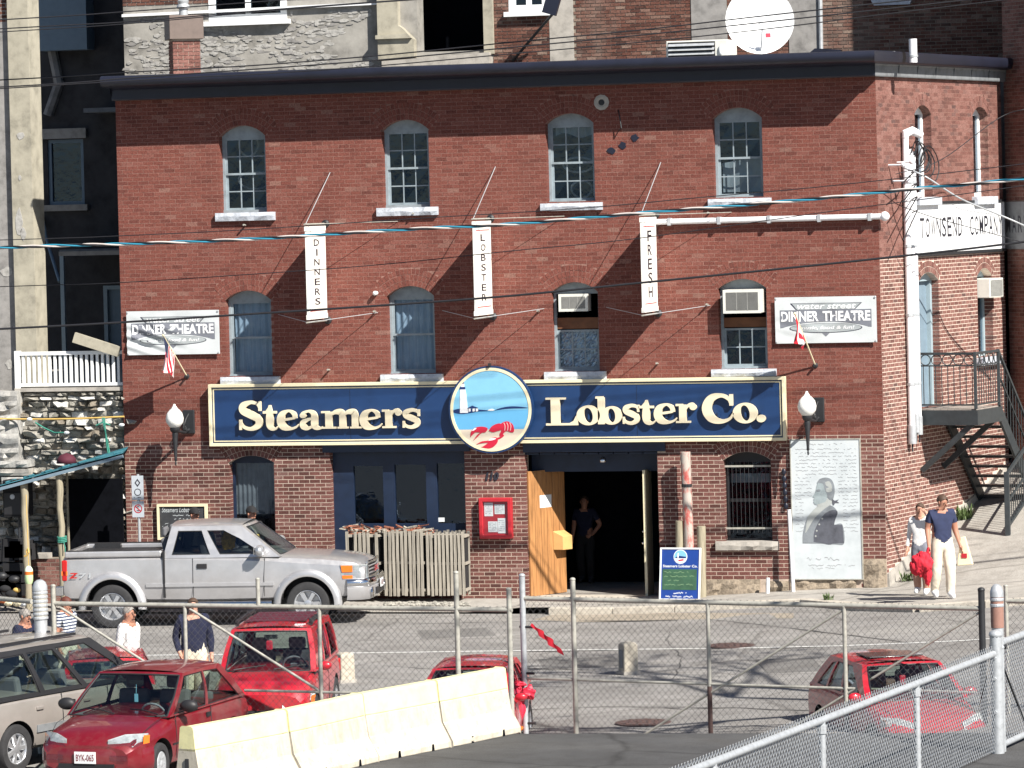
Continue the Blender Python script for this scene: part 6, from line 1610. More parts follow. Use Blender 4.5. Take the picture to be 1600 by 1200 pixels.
# parking sign on a post
p = walk_pt(217,936); t = thing('parking_sign', 'two stacked parking restriction plates on a thin post before the brick', 'street sign', (fac(217,800,-.9).x, -.9, -.05))
zt = fac(217,741,-.9).z+.05
MB().tube([(0,0,0),(0,0,zt)], .028, 8).build('post', M['galv'], t)
zp = [(fac(217,781,-.9).z, fac(217,743,-.9).z), (fac(217,808,-.9).z, fac(217,783,-.9).z)]
Mt = frame((0,-.035,.05), FX, FZ, FN); M['sign_grey'] = plain('sign_face_grey', (.46,.50,.54), .5, var=.1)
for k, (z0, z1) in enumerate(zp):
    MB().poly([[(-.12,z0),(.12,z0),(.12,z1),(-.12,z1)]], 0, .004, Mt, back=True).build('plate', M['sign_grey'], t)
z0, z1 = zp[1]; zc_ = (z0+z1)/2+.01
b = MB(); b.poly([[(.085*math.cos(i*.262),zc_+.085*math.sin(i*.262)) for i in range(24)],[(.066*math.cos(i*.262),zc_+.066*math.sin(i*.262)) for i in range(24)]], .004, .006, Mt); b.add([(-.062,zc_+.04,.0062),(-.048,zc_+.056,.0062),(.062,zc_-.04,.0062),(.048,zc_-.056,.0062)], [(0,1,2,3)], Mt); b.build('prohibition_ring', M['red_paint'], t)
b = MB(); vs, fs = text_fit('S', -.03,.03,zc_-.05,zc_+.05,.02,0,.005); b.add(vs, fs, Mt); b.build('symbol', M['ink'], t)
z0, z1 = zp[0]
b = MB(); b.poly([[(.07*math.cos(i*.262),z0+.15+.07*math.sin(i*.262)) for i in range(24)],[(.055*math.cos(i*.262),z0+.15+.055*math.sin(i*.262)) for i in range(24)]], .004, .006, Mt)
b.poly([[(-.06,z0+.33),(0,z0+.41),(.06,z0+.33),(0,z0+.25)],[(-.035,z0+.33),(0,z0+.285),(.035,z0+.33),(0,z0+.375)]], .004, .006, Mt); scribble(b, -.08, .08, z0+.05, .008, .02, .012, .006, Mt, 3); b.build('symbol', M['ink'], t)

# ---------------------------------------------------------------- lobster traps, pilings and white poles by the wall
def trap(x0px, x1px, ytop, ybot, n, label, missing=()):
    y = -.62; a = fac(x0px, ybot, y); c_ = fac(x1px, ytop, y); w, h = c_.x-a.x, c_.z-a.z
    t = thing('lobster_trap', label, 'lobster trap', (a.x+w/2, y, a.z), R(random.uniform(-3,3)), 'slatted lobster traps standing on end')
    d = .42
    for yy in (0, d):
        for i in range(n):
            if i in missing and yy == 0: continue
            xx = -w/2+w*(i+.5)/n+random.uniform(-.006,.006); tw = w/n*.62
            Mx = Matrix.Translation((xx,yy,h*.5)) @ Matrix.Rotation(random.uniform(-.012,.012),4,'Y')
            MB().box(-tw/2, tw/2, -.012, .012, -h/2+random.uniform(0,.03), h/2-random.uniform(0,.04), Mx).build('slat', M['wood_grey'], t)
    for zz in (.12, h*.5, h-.1): MB().box(-w/2, w/2, .02, d-.02, zz-.025, zz+.025).build('hoop', M['wood_grey'], t)
    b = MB(); b.box(-w/2+.03, w/2-.03, .1, d-.05, .1, h-.15); b.build('netting', M['cl_black'], t)
trap(541,592,829,932,8,'weathered slatted lobster trap nearest the pickup, with gaps in its slats',(1,6))
trap(601,662,827,932,10,'weathered slatted lobster trap in the middle of the row under the window')
trap(667,726,830,932,10,'weathered slatted lobster trap nearest the red menu case pier')
t = thing('net_heap', 'reddish and grey rope heaped along the tops of the lobster traps', 'rope heap', tuple(fac(635,828,-.4)))
o = Vector(t.location); M['rust_rope'] = plain('rusty_rope', (.33,.13,.08), .9, var=.4, scale=9); b = MB(); b2 = MB(); rr = random.Random(2)
for k in range(46):
    p = fac(rr.uniform(545,672), 828+rr.uniform(-4,5), -.45)-o; r_ = rr.uniform(.05,.14)
    (b if rr.random() < .65 else b2).tube([p+Vector((rr.uniform(-.16,.16),rr.uniform(-.12,.12),rr.uniform(-.03,.06))) for i in range(6)], rr.uniform(.010,.022), 5)
b.build('rope_tangle', M['rust_rope'], t); b2.build('grey_rope', M['wood_grey'], t)
t = thing('roadside_rubble', 'pale rubble and dead leaves along the foot of the lobster traps', 'rubble'); b = MB(); rr = random.Random(9)
for k in range(150):
    p = fac(rr.uniform(600,735), rr.uniform(934,940), rr.uniform(-.95,-.65)); p.z = walk_h(p.x,p.y)+.015; s = rr.uniform(.012,.04); b.ball(p, (s*1.4,s,s*.7), 5, 4)
b.build('stones', M['rock'], t); tag(t, kind='stuff'); 
def piling(px, ytop, ybot, r_, label, red=False):
    y = -.30; a = fac(px, ytop, y); zb = walk_h(a.x, y)-.05; h = a.z-zb
    t = thing('wooden_piling', label, 'piling', (a.x, y, zb), 0, 'wooden pilings by the entrance')
    m = M['wood_pole']
    if red:
        mm, n_, l_, b_ = new_mat('red_weathered_piling'); f_ = noise(n_, l_, 2.0, 6, .7, stretch=(2.2,2.2,.9))
        l_.new(ramp(n_, l_, f_, [(.36,(.36,.035,.04)),(.46,(.40,.12,.10)),(.54,(.40,.35,.31)),(.8,(.47,.43,.39))]), b_.inputs['Base Color']); b_.inputs['Roughness'].default_value = .9; m = mm
    lean = random.uniform(-.02,.02)
    pts = [(lean*h*i/8, .0, h*i/8) for i in range(9)]
    MB().tube(pts, [r_*(1+random.uniform(-.05,.05)) for _ in pts], 14).build('log', m, t, smooth=50)
    if red: MB().tube([(lean*h*.72-.0,0,h*.765),(lean*h*.72,0,h*.785)], r_*1.07, 12).build('rope_ring', M['iron'], t)
    return t
piling(1075,706,935,.095,'tall red stained wooden piling by the entrance, the middle of three',True)
piling(1061,814,935,.075,'short grey wooden piling left of the tall red one')
piling(1094,822,935,.085,'short grey wooden piling right of the tall red one')
for px0, y0, px1, y1, lab in ((1233,797,1240,938,'thin white pole leaning between the barred window and the portrait panel'),(1200,903,1200,941,'short white stake before the granite foundation stones')):
    a = fac(px0,y0,-.25); c_ = fac(px1,y1,-.3); t = thing('white_pole', lab, 'pole', (c_.x,c_.y,walk_h(c_.x,c_.y)), 0, 'white poles by the wall'); a_ = a-Vector(t.location)
    MB().tube([(0,0,-.02), tuple(a_)], .036, 10).build('shaft', M['whitepipe'], t, smooth=50); MB().tube([tuple(a_), tuple(a_*1.008)], .04, 10).build('tip', M['white'], t)
a = fac(1224,732,-.05); c_ = fac(1228,796,-.05); t = thing('slat_ornament', 'dark carved wooden slat fixed to the brick left of the portrait panel', 'wall ornament', (c_.x,-.03,c_.z))
n = 6
for i in range(n): MB().ball((-.03*i/n, -.02, (a.z-c_.z)*(i+.5)/n), (.045,.025,(a.z-c_.z)/n*.52), 8, 6).build('bead', M['cornice'], t, smooth=180)
# planters' weeds at the foot of walls
def weeds(px, py, n, label, s=1.0):
    p = walk_pt(px, py); t = thing('weed_clump', label, 'weeds', tuple(p), 0, 'weeds at the foot of the walls'); rr = random.Random(px); b = MB()
    for k in range(n):
        a = rr.uniform(0,6.28); l = rr.uniform(.12,.36)*s; q = Vector((rr.uniform(-.2,.2)*s, rr.uniform(-.1,.1)*s, 0)); d = Vector((math.cos(a)*.5,math.sin(a)*.5,1)).normalized(); sd = Vector((-math.sin(a),math.cos(a),0))*.022*s
        b.add([q-sd*.4, q+sd*.4, q+d*l*.6+sd, q+d*l*.6-sd, q+d*l], [(0,1,2,3),(3,2,4)])
    b.build('leaves', M['green_leaf'], t)
weeds(1502,812,70,'green weed tuft at the foot of the side wall by the stair',1.0); weeds(1420,908,40,'low weeds at the corner stones behind the walkers',.7); weeds(1293,938,30,'yellowish weeds on the pavement edge below the portrait panel',.5)
# ---------------------------------------------------------------- vehicles
def smooth_path(pts, n):
    """monotone-ish interpolation of (x, a, b, ...) rows to n rows"""
    P = np.array(pts, float); xs = np.linspace(P[0,0], P[-1,0], n); out = [xs]
    for k in range(1, P.shape[1]):
        x, y = P[:,0], P[:,k]; h = np.diff(x); d = np.diff(y)/h; m = np.zeros(len(x)); m[0], m[-1] = d[0], d[-1]
        for i in range(1, len(x)-1):
            if d[i-1]*d[i] > 0: m[i] = 2*d[i-1]*d[i]/(d[i-1]+d[i])
        idx = np.clip(np.searchsorted(x, xs)-1, 0, len(h)-1); t = (xs-x[idx])/h[idx]; hh = h[idx]
        out.append((2*t**3-3*t**2+1)*y[idx]+(t**3-2*t**2+t)*hh*m[idx]+(-2*t**3+3*t**2)*y[idx+1]+(t**3-t**2)*hh*m[idx+1])
    return np.array(out).T
def apply_boolean(o, cutters):
    for c in cutters:
        m = o.modifiers.new('cut', 'BOOLEAN'); m.operation = 'DIFFERENCE'; m.object = c; m.solver = 'EXACT'; m.material_mode = 'TRANSFER'
    dg = bpy.context.evaluated_depsgraph_get(); dg.update()
    me = bpy.data.meshes.new_from_object(o.evaluated_get(dg)); old_ = o.data; o.modifiers.clear(); o.data = me; me.name = o.name
    bpy.data.meshes.remove(old_)
    for c in cutters: bpy.data.objects.remove(c)
    me.shade_smooth(); me.set_sharp_from_angle(angle=R(28))
def car_body(t, rows, mat, wheels, wr, tumble=.06, crown=.02, n=70, name='body', lower=None):
    """rows: x, z bottom, z shoulder top, half width, corner radius. +x is the front."""
    Q = smooth_path(rows, n); vs = []; fs = []
    for (x, zb, zt, hw, rc) in Q:
        H = zt-zb; s = []
        s += [(0, zb), (hw*.80, zb), (hw*.95, zb+.05*H+.02), (hw*.985, zb+.22*H), (hw, zb+.42*H), (hw*1.0, zb+.58*H), (hw*.992, zb+.74*H), (hw-.012-tumble*.25, zt-rc*.9), (hw-.03-rc*.30-tumble*.4, zt-rc*.28), (hw-rc*.95-.05-tumble*.5, zt), (hw*.5, zt+crown), (0, zt+crown*1.25)]
        full = [(x, y, z) for y, z in s]+[(x, -y, z) for y, z in s[-2:0:-1]]
        vs += full
    k = 22
    for i in range(n-1):
        for j in range(k): fs.append((i*k+j, i*k+(j+1)%k, (i+1)*k+(j+1)%k, (i+1)*k+j))
    fs.append(tuple(range(k-1,-1,-1))); fs.append(tuple((n-1)*k+j for j in range(k)))
    b = MB(); b.add(vs, fs); o = b.build(name, [M[mat], M['trim']], t)
    cut = []
    for (wx, wy) in wheels:
        c = MB(); sg_ = 1 if wy > 0 else -1
        c.lathe([(wr, -.32), (wr, .3)], 36, Matrix.Translation((wx, wy, WZ)) @ Matrix.Rotation(math.pi/2*(-sg_),4,'X'))
        co = c.build('cut', [M['trim']]); cut.append(co)
    bpy.context.view_layer.update()
    apply_boolean(o, cut); return o
WZ = .3
def wheel(t, x, y, r, w, rim, spokes=5, parent_name='wheel', steer=0, cover=False):
    sg_ = 1 if y > 0 else -1
    Mx = Matrix.Translation((x, y, r)) @ Matrix.Rotation(steer,4,'Z') @ Matrix.Rotation(math.pi/2*(-sg_),4,'X')   # local z points outwards
    b = MB(); hw = w/2
    b.lathe([(r*.62,-hw*.9),(r*.80,-hw),(r*.95,-hw*.92),(r,-hw*.6),(r,hw*.6),(r*.95,hw*.92),(r*.82,hw),(r*.66,hw*.92),(r*.62,hw*.75)], 36, Mx, cap=False)
    wo = b.build('wheel', M['rubber'], t, smooth=40)
    b = MB(); b.lathe([(r*.64,hw*.80),(r*.61,hw*.84),(r*.57,hw*.70),(r*.55,hw*.1),(0,hw*.1)], 36, Mx, cap=False); b.build('rim', M[rim] if not cover else M['trim'], wo, smooth=40)
    b = MB(); 
    if cover:
        b.lathe([(r*.60,hw*.72),(r*.56,hw*.86),(r*.4,hw*.92),(r*.18,hw*.84),(r*.12,hw*.95),(0,hw*.97)], 30, Mx, cap=False)
        for k in range(spokes):
            a = 2*math.pi*k/spokes; b.poly([[(r*(.36+.10*math.cos(q))*math.cos(a)-r*.05*math.sin(q)*math.sin(a), r*(.36+.10*math.cos(q))*math.sin(a)+r*.05*math.sin(q)*math.cos(a)) for q in [i*.785 for i in range(8)]]], hw*.90, hw*.935, Mx)
    else:
        for k in range(spokes):
            a = 2*math.pi*k/spokes; Ms = Mx @ Matrix.Rotation(a,4,'Z')
            b.add([(r*.10,-r*.085,hw*.55),(r*.58,-r*.12,hw*.55),(r*.58,r*.12,hw*.55),(r*.10,r*.085,hw*.55),(r*.10,-r*.07,hw*.78),(r*.57,-r*.085,hw*.74),(r*.57,r*.085,hw*.74),(r*.10,r*.07,hw*.78)], [(4,5,6,7),(0,1,5,4),(1,2,6,5),(2,3,7,6),(3,0,4,7)], Ms)
        b.lathe([(r*.17,hw*.5),(r*.17,hw*.80),(r*.10,hw*.86),(0,hw*.87)], 16, Mx, cap=False)
    b.build('hub_cap' if cover else 'spokes', M[rim], wo, smooth=35)
    return wo
def cabin(t, A, B, Cc, D, wb, wr, zb, zr, mat, side_windows, wind=(.08,.92,.10,.90), rear=(.1,.9,.15,.85), crown=.035, glass='glass_car', rear_glass=None, front_in=.0, side_glass=None, rear_panel=True, pillar=None):
    """greenhouse: side corners along x  A (screen foot) B (screen top) C (rear top) D (rear foot); widths wb / wr; heights zb / zr"""
    rg = rear_glass or glass; sgl = side_glass or glass
    # roof skin with crowned section and thickness
    nx, ny = 16, 14
    def roof(u, v):
        x = B+(Cc-B)*u; y = (v*2-1); e = abs(y)
        fx = .025*math.sin(math.pi*u)
        bow = -.07*(1-e*e)*0
        return Vector((x+ (.06*(1-e*e) if u < .001 else 0)*0 + (.05*(1-y*y))*(1-2*u), y*wr, zr+crown*(1-e**2.5)+fx-(.02 if e > .99 else 0)))
    b = MB(); b.grid(roof, nx, ny); b.grid(lambda u,v: roof(u,v)-Vector((0,0,.035)), nx, ny)
    b.build('roof', M[mat], t, smooth=50)
    def sidept(x, h, off=0, sg_=1):   # h 0..1 up the side; gentle barrel
        y = wb+(wr-wb)*h+.02*math.sin(math.pi*h)
        return Vector((x, sg_*(y-off), zb+(zr-zb)*h))
    def sx(u, h):   # u 0 front .. 1 rear
        f = A+(B-A)*h; r_ = D+(Cc-D)*h; return f+(r_-f)*u
    hs = .955
    for sg_ in (1,-1):
        outer = [(0,0),(1,0),(1,1.0),(0,1.0)]
        def dens(lp): 
            out = []
            for i in range(len(lp)):
                a, c_ = lp[i], lp[(i+1)%len(lp)]
                for k in range(6): out.append((a[0]+(c_[0]-a[0])*k/6, a[1]+(c_[1]-a[1])*k/6))
            return out
        loops = [dens(outer)]+[dens(w_)[::-1] for w_ in side_windows]
        P = [[Vector((sx(u,h), zb+(zr-zb)*h, 0)) for u,h in lp] for lp in loops]
        flat = [p for lp in P for p in lp]; uv = [p for lp in loops for p in lp]
        tr = geometry.tessellate_polygon(P); n = len(flat)
        vs = [sidept(sx(u,h), h, 0, sg_) for u,h in uv]+[sidept(sx(u,h), h, .035, sg_) for u,h in uv]
        fs = [tuple(q) for q in tr]+[(n+q[0],n+q[2],n+q[1]) for q in tr]
        o_ = 0
        for lp in loops:
            k = len(lp)
            fs += [(o_+i, n+o_+i, n+o_+(i+1)%k, o_+(i+1)%k) for i in range(k)]; o_ += k
        b = MB(); b.add(vs, fs); b.build('side_pillars', M[pillar or mat], t, smooth=30)
        for w_ in side_windows:
            b = MB(); b.add([sidept(sx(u,h), h, .022, sg_) for u,h in w_], [tuple(range(len(w_)))]); b.build('side_window', M[sgl], t)
            b = MB(); d_ = dens(w_); k = len(d_); cx_ = sum(p[0] for p in d_)/k; cy_ = sum(p[1] for p in d_)/k
            ins = [(cx_+(p[0]-cx_)*.955, cy_+(p[1]-cy_)*.925) for p in d_]
            b.add([sidept(sx(u,h), h, .012, sg_) for u,h in d_]+[sidept(sx(u,h), h, .012, sg_) for u,h in ins], [(i,(i+1)%k,k+(i+1)%k,k+i) for i in range(k)]); b.build('window_seal', M['trim'], t)
    # windscreen and rear screen: bowed glass inside a painted surround
    for (xf, xt, lim, nm, gm, bow) in ((A, B, wind, 'windscreen', glass, .10), (D, Cc, rear, 'rear_window', rg, -.05)):
        def sp_(u, h): 
            y = (u*2-1); ww = wb+(wr-wb)*h+.02*math.sin(math.pi*h)
            return Vector((xf+(xt-xf)*h+bow*(1-y*y)*(1 if nm == 'windscreen' else 1), y*(ww-.006), zb+(zr-zb)*h+.02*(1-y*y)*h))
        u0, u1, h0, h1 = lim; b = MB()
        us = lin(0,u0,2)+lin(u0,u1,10)[1:]+lin(u1,1,2)[1:]; hs_ = lin(0,h0,1)+lin(h0,h1,6)[1:]+lin(h1,1,1)[1:]
        nu = len(us); vs = [sp_(u,h) for h in hs_ for u in us]; fs = []; gf = []
        for j in range(len(hs_)-1):
            for i in range(nu-1):
                q = (j*nu+i, j*nu+i+1, (j+1)*nu+i+1, (j+1)*nu+i)
                (gf if (u0-.001 <= us[i] and us[i+1] <= u1+.001 and h0-.001 <= hs_[j] and hs_[j+1] <= h1+.001) else fs).append(q)
        b.add(vs, fs); b.build('screen_surround', M[mat], t, smooth=40)
        b = MB(); b.add(vs, gf); b.build(nm, M[gm], t, smooth=60)
        b = MB(); uu = lin(u0,u1,10)
        for line in ([sp_(u,h0) for u in uu], [sp_(u,h1) for u in uu], [sp_(u0,h0),sp_(u0,(h0+h1)/2),sp_(u0,h1)], [sp_(u1,h0),sp_(u1,(h0+h1)/2),sp_(u1,h1)]): b.tube(line, .013, 5)
        b.build('screen_seal', M['trim'], t)
def seats(t, xs, wb, z, col='seat'):
    for x in xs:
        for y in (-wb*.45, wb*.45):
            b = MB(); b.cbox((x,y,z+.05),(.46,.44,.16)); b.cbox((x-.24,y,z+.35),(.13,.44,.58), Matrix.Translation((x-.24,y,z+.35)) @ Matrix.Rotation(R(-12),4,'Y') @ Matrix.Translation((-(x-.24),-y,-(z+.35)))); b.cbox((x-.30,y,z+.74),(.09,.26,.18)); b.build('seat', M[col], t, bevel=.04)
def steering(t, x, y, z, col='cl_grey'):
    Mx = Matrix.Translation((x,y,z)) @ Matrix.Rotation(R(-65),4,'Y')
    b = MB(); b.tube([Mx @ Vector((.18*math.cos(a),.18*math.sin(a),0)) for a in [2*math.pi*i/20 for i in range(21)]], .016, 6, cap=False)
    b.bar(Mx@Vector((0,-.17,0)), Mx@Vector((0,.17,0)), .04, .02); b.bar(Mx@Vector((0,0,0)), Mx@Vector((-.17,0,0)), .04, .02); b.cbox((0,0,.01),(.12,.12,.04),Mx); b.build('steering_wheel', M[col], t)
def mirror(t, x, y, z, mat, s=1.0, glass=True):
    sg_ = 1 if y > 0 else -1
    b = MB(); b.ball((x, y+sg_*.12*s, z+.05*s), (.075*s,.13*s,.085*s), 14, 10); b.bar((x,y-sg_*.02,z),(x,y+sg_*.08*s,z+.03*s),.06*s,.04*s); m_ = b.build('wing_mirror', M[mat], t, smooth=60)
    b = MB(); b.cbox((x-.072*s, y+sg_*.12*s, z+.05*s),(.012,.19*s,.11*s)); b.build('mirror_glass', M['chrome'], m_)
def seam(t, pts, name='door_seam', r=.006): MB().tube(pts, r, 5).build(name, M['trim'], t)
def place(t, fx, fy, fz, heading): t.location = (fx, fy, fz); t.rotation_euler = (0,0,heading)
def plate(t, x, z, body, face=1, ink='plate_ink'):
    Mx = frame((x,0,z), (0,face,0), FZ, (face,0,0))
    p = MB().poly([[(-.155,-.078),(.155,-.078),(.155,.078),(-.155,.078)]], -.012, 0, Mx, back=True).build('number_plate', M['plate'], t)
    vs, fs = text_fit(body, -.13,.13,-.045,.045,.015,0,.003); b = MB(); b.add(vs, fs, Mx); b.build('plate_number', M[ink], p)
    return p
vdir = Vector((-math.sin(CAM_YAW), math.cos(CAM_YAW), 0)); rdir = Vector((math.cos(CAM_YAW), math.sin(CAM_YAW), 0))
def head(v): return math.atan2(v.y, v.x)

M['gloss_black'] = plain('gloss_black', (.010,.011,.016), .12, var=.1)
# ---- silver pickup at the kerb
def sideprint(t, body, x, z, y, sx, sz, mats):
    pass
WZ = .40
f1, f2 = road_pt(482,977), road_pt(179,981); hd = head(f1-f2)
t = thing('pickup_truck', 'silver extended cab pickup truck parked along the kerb before the restaurant', 'pickup truck')
WBs = 3.64; FXw, RXw = 1.82, -1.82; L1, L2 = 2.87, -2.74
bodyrows = [(L2,.56,1.30,.93,.06),(L2+.08,.50,1.31,.96,.06),(-1.0,.46,1.31,.985,.07),(0,.45,1.30,.99,.08),(1.0,.46,1.29,.99,.10),(1.35,.47,1.28,.985,.12),(2.0,.48,1.25,.985,.14),(2.5,.48,1.20,.975,.13),(2.76,.50,1.14,.94,.12),(L1,.54,1.05,.89,.10)]
wh = [(FXw,.86),(FXw,-.86),(RXw,.86),(RXw,-.86)]
bd = car_body(t, bodyrows, 'p_silver', wh, .50, tumble=.02, crown=.03)
# flared wheel arches
for (wx, wy) in wh:
    sg_ = 1 if wy > 0 else -1
    b = MB(); pr_ = []
    for i in range(25):
        a = math.pi*(-.03+1.06*i/24); 
        for rr_, yy in ((.50,.955),(.50,1.035),(.56,1.045),(.62,1.0),(.64,.96)): pr_.append((wx+rr_*math.cos(a), sg_*yy, .40+rr_*math.sin(a)*1.02))
    b.add(pr_, [(i*5+j, i*5+j+1, (i+1)*5+j+1, (i+1)*5+j) for i in range(24) for j in range(4)]); b.build('wheel_arch_flare', M['p_silver'], t, smooth=50)
    wheel(t, wx, wy+sg_*.02, .40, .27, 'alloy', 6)
# cargo box: dark floor let into the rear
b = MB(); b.box(-2.66,-.88,-.82,.82,1.338,1.344); b.build('cargo_floor', M['trim'], t)
for sg_ in (1,-1):
    b = MB(); b.box(-2.70,-.88,sg_*.83 if sg_ > 0 else -.97, .97 if sg_ > 0 else -.83, 1.30, 1.42); b.build('cargo_side_rail', M['p_silver'], t, bevel=.03)
    b = MB(); b.box(-2.68,-.9,sg_*.90-.05,sg_*.90+.05,1.42,1.432); b.build('rail_cap', M['trim'], t)
b = MB(); b.box(-2.73,-2.63,-.83,.83,1.28,1.41); b.build('tailgate', M['p_silver'], t, bevel=.02)
b = MB(); b.box(-2.5,-2.0,.70,.84,1.345,1.43); b.build('tool_box', M['trim'], t)
for x0_ in (-.84,): 
    for sg_ in (1,-1): b = MB(); b.box(x0_-.02,x0_+.02,sg_*.90-.1,sg_*.90+.102,.55,1.40); b.build('cab_gap', M['trim'], t)
# cab
cabin(t, 1.32, .58, -.72, -.86, .955, .74, 1.27, 1.84, 'p_silver',
      [[(.10,.10),(.50,.10),(.52,.86),(.30,.86),(.19,.6)], [(.585,.10),(.93,.10),(.90,.86),(.59,.86)]], glass='glass_car', side_glass='glass_car_dk', rear_glass='glass_car_dk', crown=.045, wind=(.07,.93,.06,.93))
seats(t, [.05], .75, 1.0); seats(t, [-.62], .75, .98); steering(t, .62, .40, 1.32)
b = MB(); b.box(.75,1.25,-.8,.8,1.1,1.29); b.build('dashboard', M['trim'], t)
b = MB(); b.grid(folds((.30,-.60,1.55), (.13,.06,.17), 3, amp=.45), 36, 22); b.grid(folds((.80,-.52,1.47), (.13,.10,.15), 5, amp=.45), 36, 22)
M['yellow_cloth'] = plain('yellow_cloth', (.62,.36,.03), .8, var=.35, scale=14)
b.build('yellow_rain_jacket', M['yellow_cloth'], t)
# mirrors, handles, seams, moulding, badges on both flanks
for sg_ in (1,-1):
    mirror(t, .98, sg_*.98, 1.34, 'alloy', 1.25)
    for xx in (-.13,): b = MB(); b.cbox((xx,sg_*.992,1.12),(.19,.03,.09)); b.build('door_handle', M['trim'], t, bevel=.01)
    seam(t, [(-.30,sg_*.992,.55),(-.30,sg_*.995,.9),(-.30,sg_*.975,1.27)]); seam(t, [(1.02,sg_*.994,.55),(1.02,sg_*.996,.9),(1.04,sg_*.965,1.26)])
    b = MB(); b.bar((-1.18,sg_*.99,.78),(-.86,sg_*.995,.78),.03,.06); b.bar((-.82,sg_*.996,.78),(1.2,sg_*.994,.78),.03,.06); b.build('side_moulding', M['p_silver'], t)
    b = MB(); b.tube([(-1.15,sg_*.93,.42),(1.15,sg_*.93,.42)], .05, 10); b.build('step_bar', M['chrome'], t, smooth=50)
    b = MB(); b.box(-2.76,-2.66,.79,.965,.88,1.26) if sg_ > 0 else b.box(-2.76,-2.66,-.965,-.79,.88,1.26); tl = b.build('tail_lamp', M['lamp_red'], t, bevel=.02)
    b = MB(); b.box(-2.765,-2.655,sg_*.88-.085,sg_*.88+.09,.98,1.06); b.build('amber_lens', M['lamp_or'], tl)
    b = MB(); b.add([(2.46,sg_*.978,.84),(2.79,sg_*.925,.84),(2.885,sg_*.62,.84),(2.885,sg_*.62,1.08),(2.78,sg_*.93,1.10),(2.44,sg_*.982,1.11),(2.44,sg_*.85,.84),(2.74,sg_*.6,.84),(2.74,sg_*.6,1.08),(2.44,sg_*.85,1.11)], [(0,1,4,5),(1,2,3,4),(0,5,9,6),(5,4,3,8,9),(0,6,7,2,1)]); hl = b.build('headlight', M['headlamp'], t)
    b = MB(); b.add([(2.46,sg_*.986,.85),(2.80,sg_*.935,.85),(2.90,sg_*.625,.85),(2.90,sg_*.625,1.075),(2.79,sg_*.94,1.09),(2.44,sg_*.99,1.10)], [(0,1,4,5),(1,2,3,4)]); b.build('lens', M['lens'], hl)
    b = MB(); b.add([(2.47,sg_*.992,.97),(2.66,sg_*.966,.97),(2.66,sg_*.968,1.09),(2.45,sg_*.994,1.095)], [(0,1,2,3)]); b.add([(2.48,sg_*.990,.85),(2.66,sg_*.963,.85),(2.66,sg_*.964,.91),(2.47,sg_*.990,.91)], [(0,1,2,3)]); b.build('amber_lens', M['lamp_or'], hl)
# nose: grille, bumper, fog lamps, badge
b = MB(); b.add([(2.885,-.60,.84),(2.925,0,.84),(2.885,.60,.84),(2.87,.60,1.10),(2.91,0,1.11),(2.87,-.60,1.10)], [(0,1,4,5),(1,2,3,4)]); gr = b.build('grille', M['trim'], t)
b = MB()
for zz in (.855,1.125): b.tube([(2.885,-.62,zz-.01),(2.935,0,zz-.01),(2.885,.62,zz-.01)], .028, 8)
for yy in (-.61,.61): b.tube([(2.89,yy,.84),(2.875,yy,1.11)], .026, 8)
b.build('grille_surround', M['chrome'], gr, smooth=60)
for zz in (.92,.985,1.05): b = MB(); b.tube([(2.89,-.58,zz-.01),(2.935,0,zz-.01),(2.89,.58,zz-.01)], .014, 6); b.build('grille_bar', M['alloy'], gr)
vs, fs = text_fit('GMC', -.23, .23, -.055, .055, .03, 0, .01); b = MB(); b.add(vs, fs, frame((2.95,0,.975), (0,1,0), FZ, (1,0,0))); b.build('badge', M['red_paint'], gr)
bp_ = [(2.55,1.0),(2.82,.965),(2.95,.80),(2.99,0)]
def bumper(b, prof, path):
    pts = path+[(x,-y) for x,y in path[-2::-1]]; vs = []; k = len(prof)
    for i,(x,y) in enumerate(pts):
        for o_, z in prof: 
            n_ = Vector((x-2.0,y*.9,0)).normalized(); vs.append((x+n_.x*o_, y+n_.y*o_, z))
    b.add(vs, [(i*k+j, i*k+j+1, (i+1)*k+j+1, (i+1)*k+j) for i in range(len(pts)-1) for j in range(k-1)]); return b
bumper(MB(), [(-.25,.84),(.0,.84),(.035,.80),(.035,.72),(.01,.70)], bp_).build('chrome_bumper', M['chrome'], t, smooth=50)
bumper(MB(), [(.0,.70),(.03,.68),(.03,.54),(-.01,.46),(-.3,.44)], bp_).build('lower_bumper', M['p_silver'], t, smooth=50)
for sg_ in (1,-1):
    b = MB(); b.lathe([(.10,0),(.10,.03),(.07,.035),(0,.02)], 16, frame((2.975,sg_*.74,.58), (0,1,0), FZ, (1,0,0))); b.build('fog_lamp', M['chrome'], t, smooth=50)
b = MB(); b.box(2.96,3.03,-.42,.42,.52,.64); b.build('air_intake', M['trim'], t)
plate(t, 3.06, .70, 'ATR 81', 1)
# red and grey decal on the rear flank
for sg_ in (-1,1):
    Mx = frame((-2.62 if sg_ < 0 else -2.25, sg_*.990, .93), (1 if sg_ < 0 else -1,0,0), FZ, (0,sg_,0))
    vs, fs = text_fit('Z', 0,.17,0,.10,.03,.1,.006); b = MB(); b.add(vs, fs, Mx); b.build('flank_decal', M['lamp_red'], t)
    vs, fs = text_fit('71', .20,.42,0,.10,.015,.1,.006); b = MB(); b.add(vs, fs, Mx); b.build('flank_decal', M['galv'], t)
b = MB(); b.tube([(-2.4,-.55,.42),(-2.85,-.75,.34)], .04, 8); b.build('exhaust_pipe', M['iron'], t)
b = MB(); b.box(-2.90,-2.75,-.9,.9,.60,.78); b.build('rear_bumper', M['chrome'], t, bevel=.02)
b = MB(); b.box(-2.6,2.3,-.6,.6,.30,.50); b.build('chassis', M['trim'], t)
fr, rr_ = f1, f2; mid_ = (f1+f2)/2; dv = (f1-f2).normalized(); left_ = Vector((-dv.y,dv.x,0))
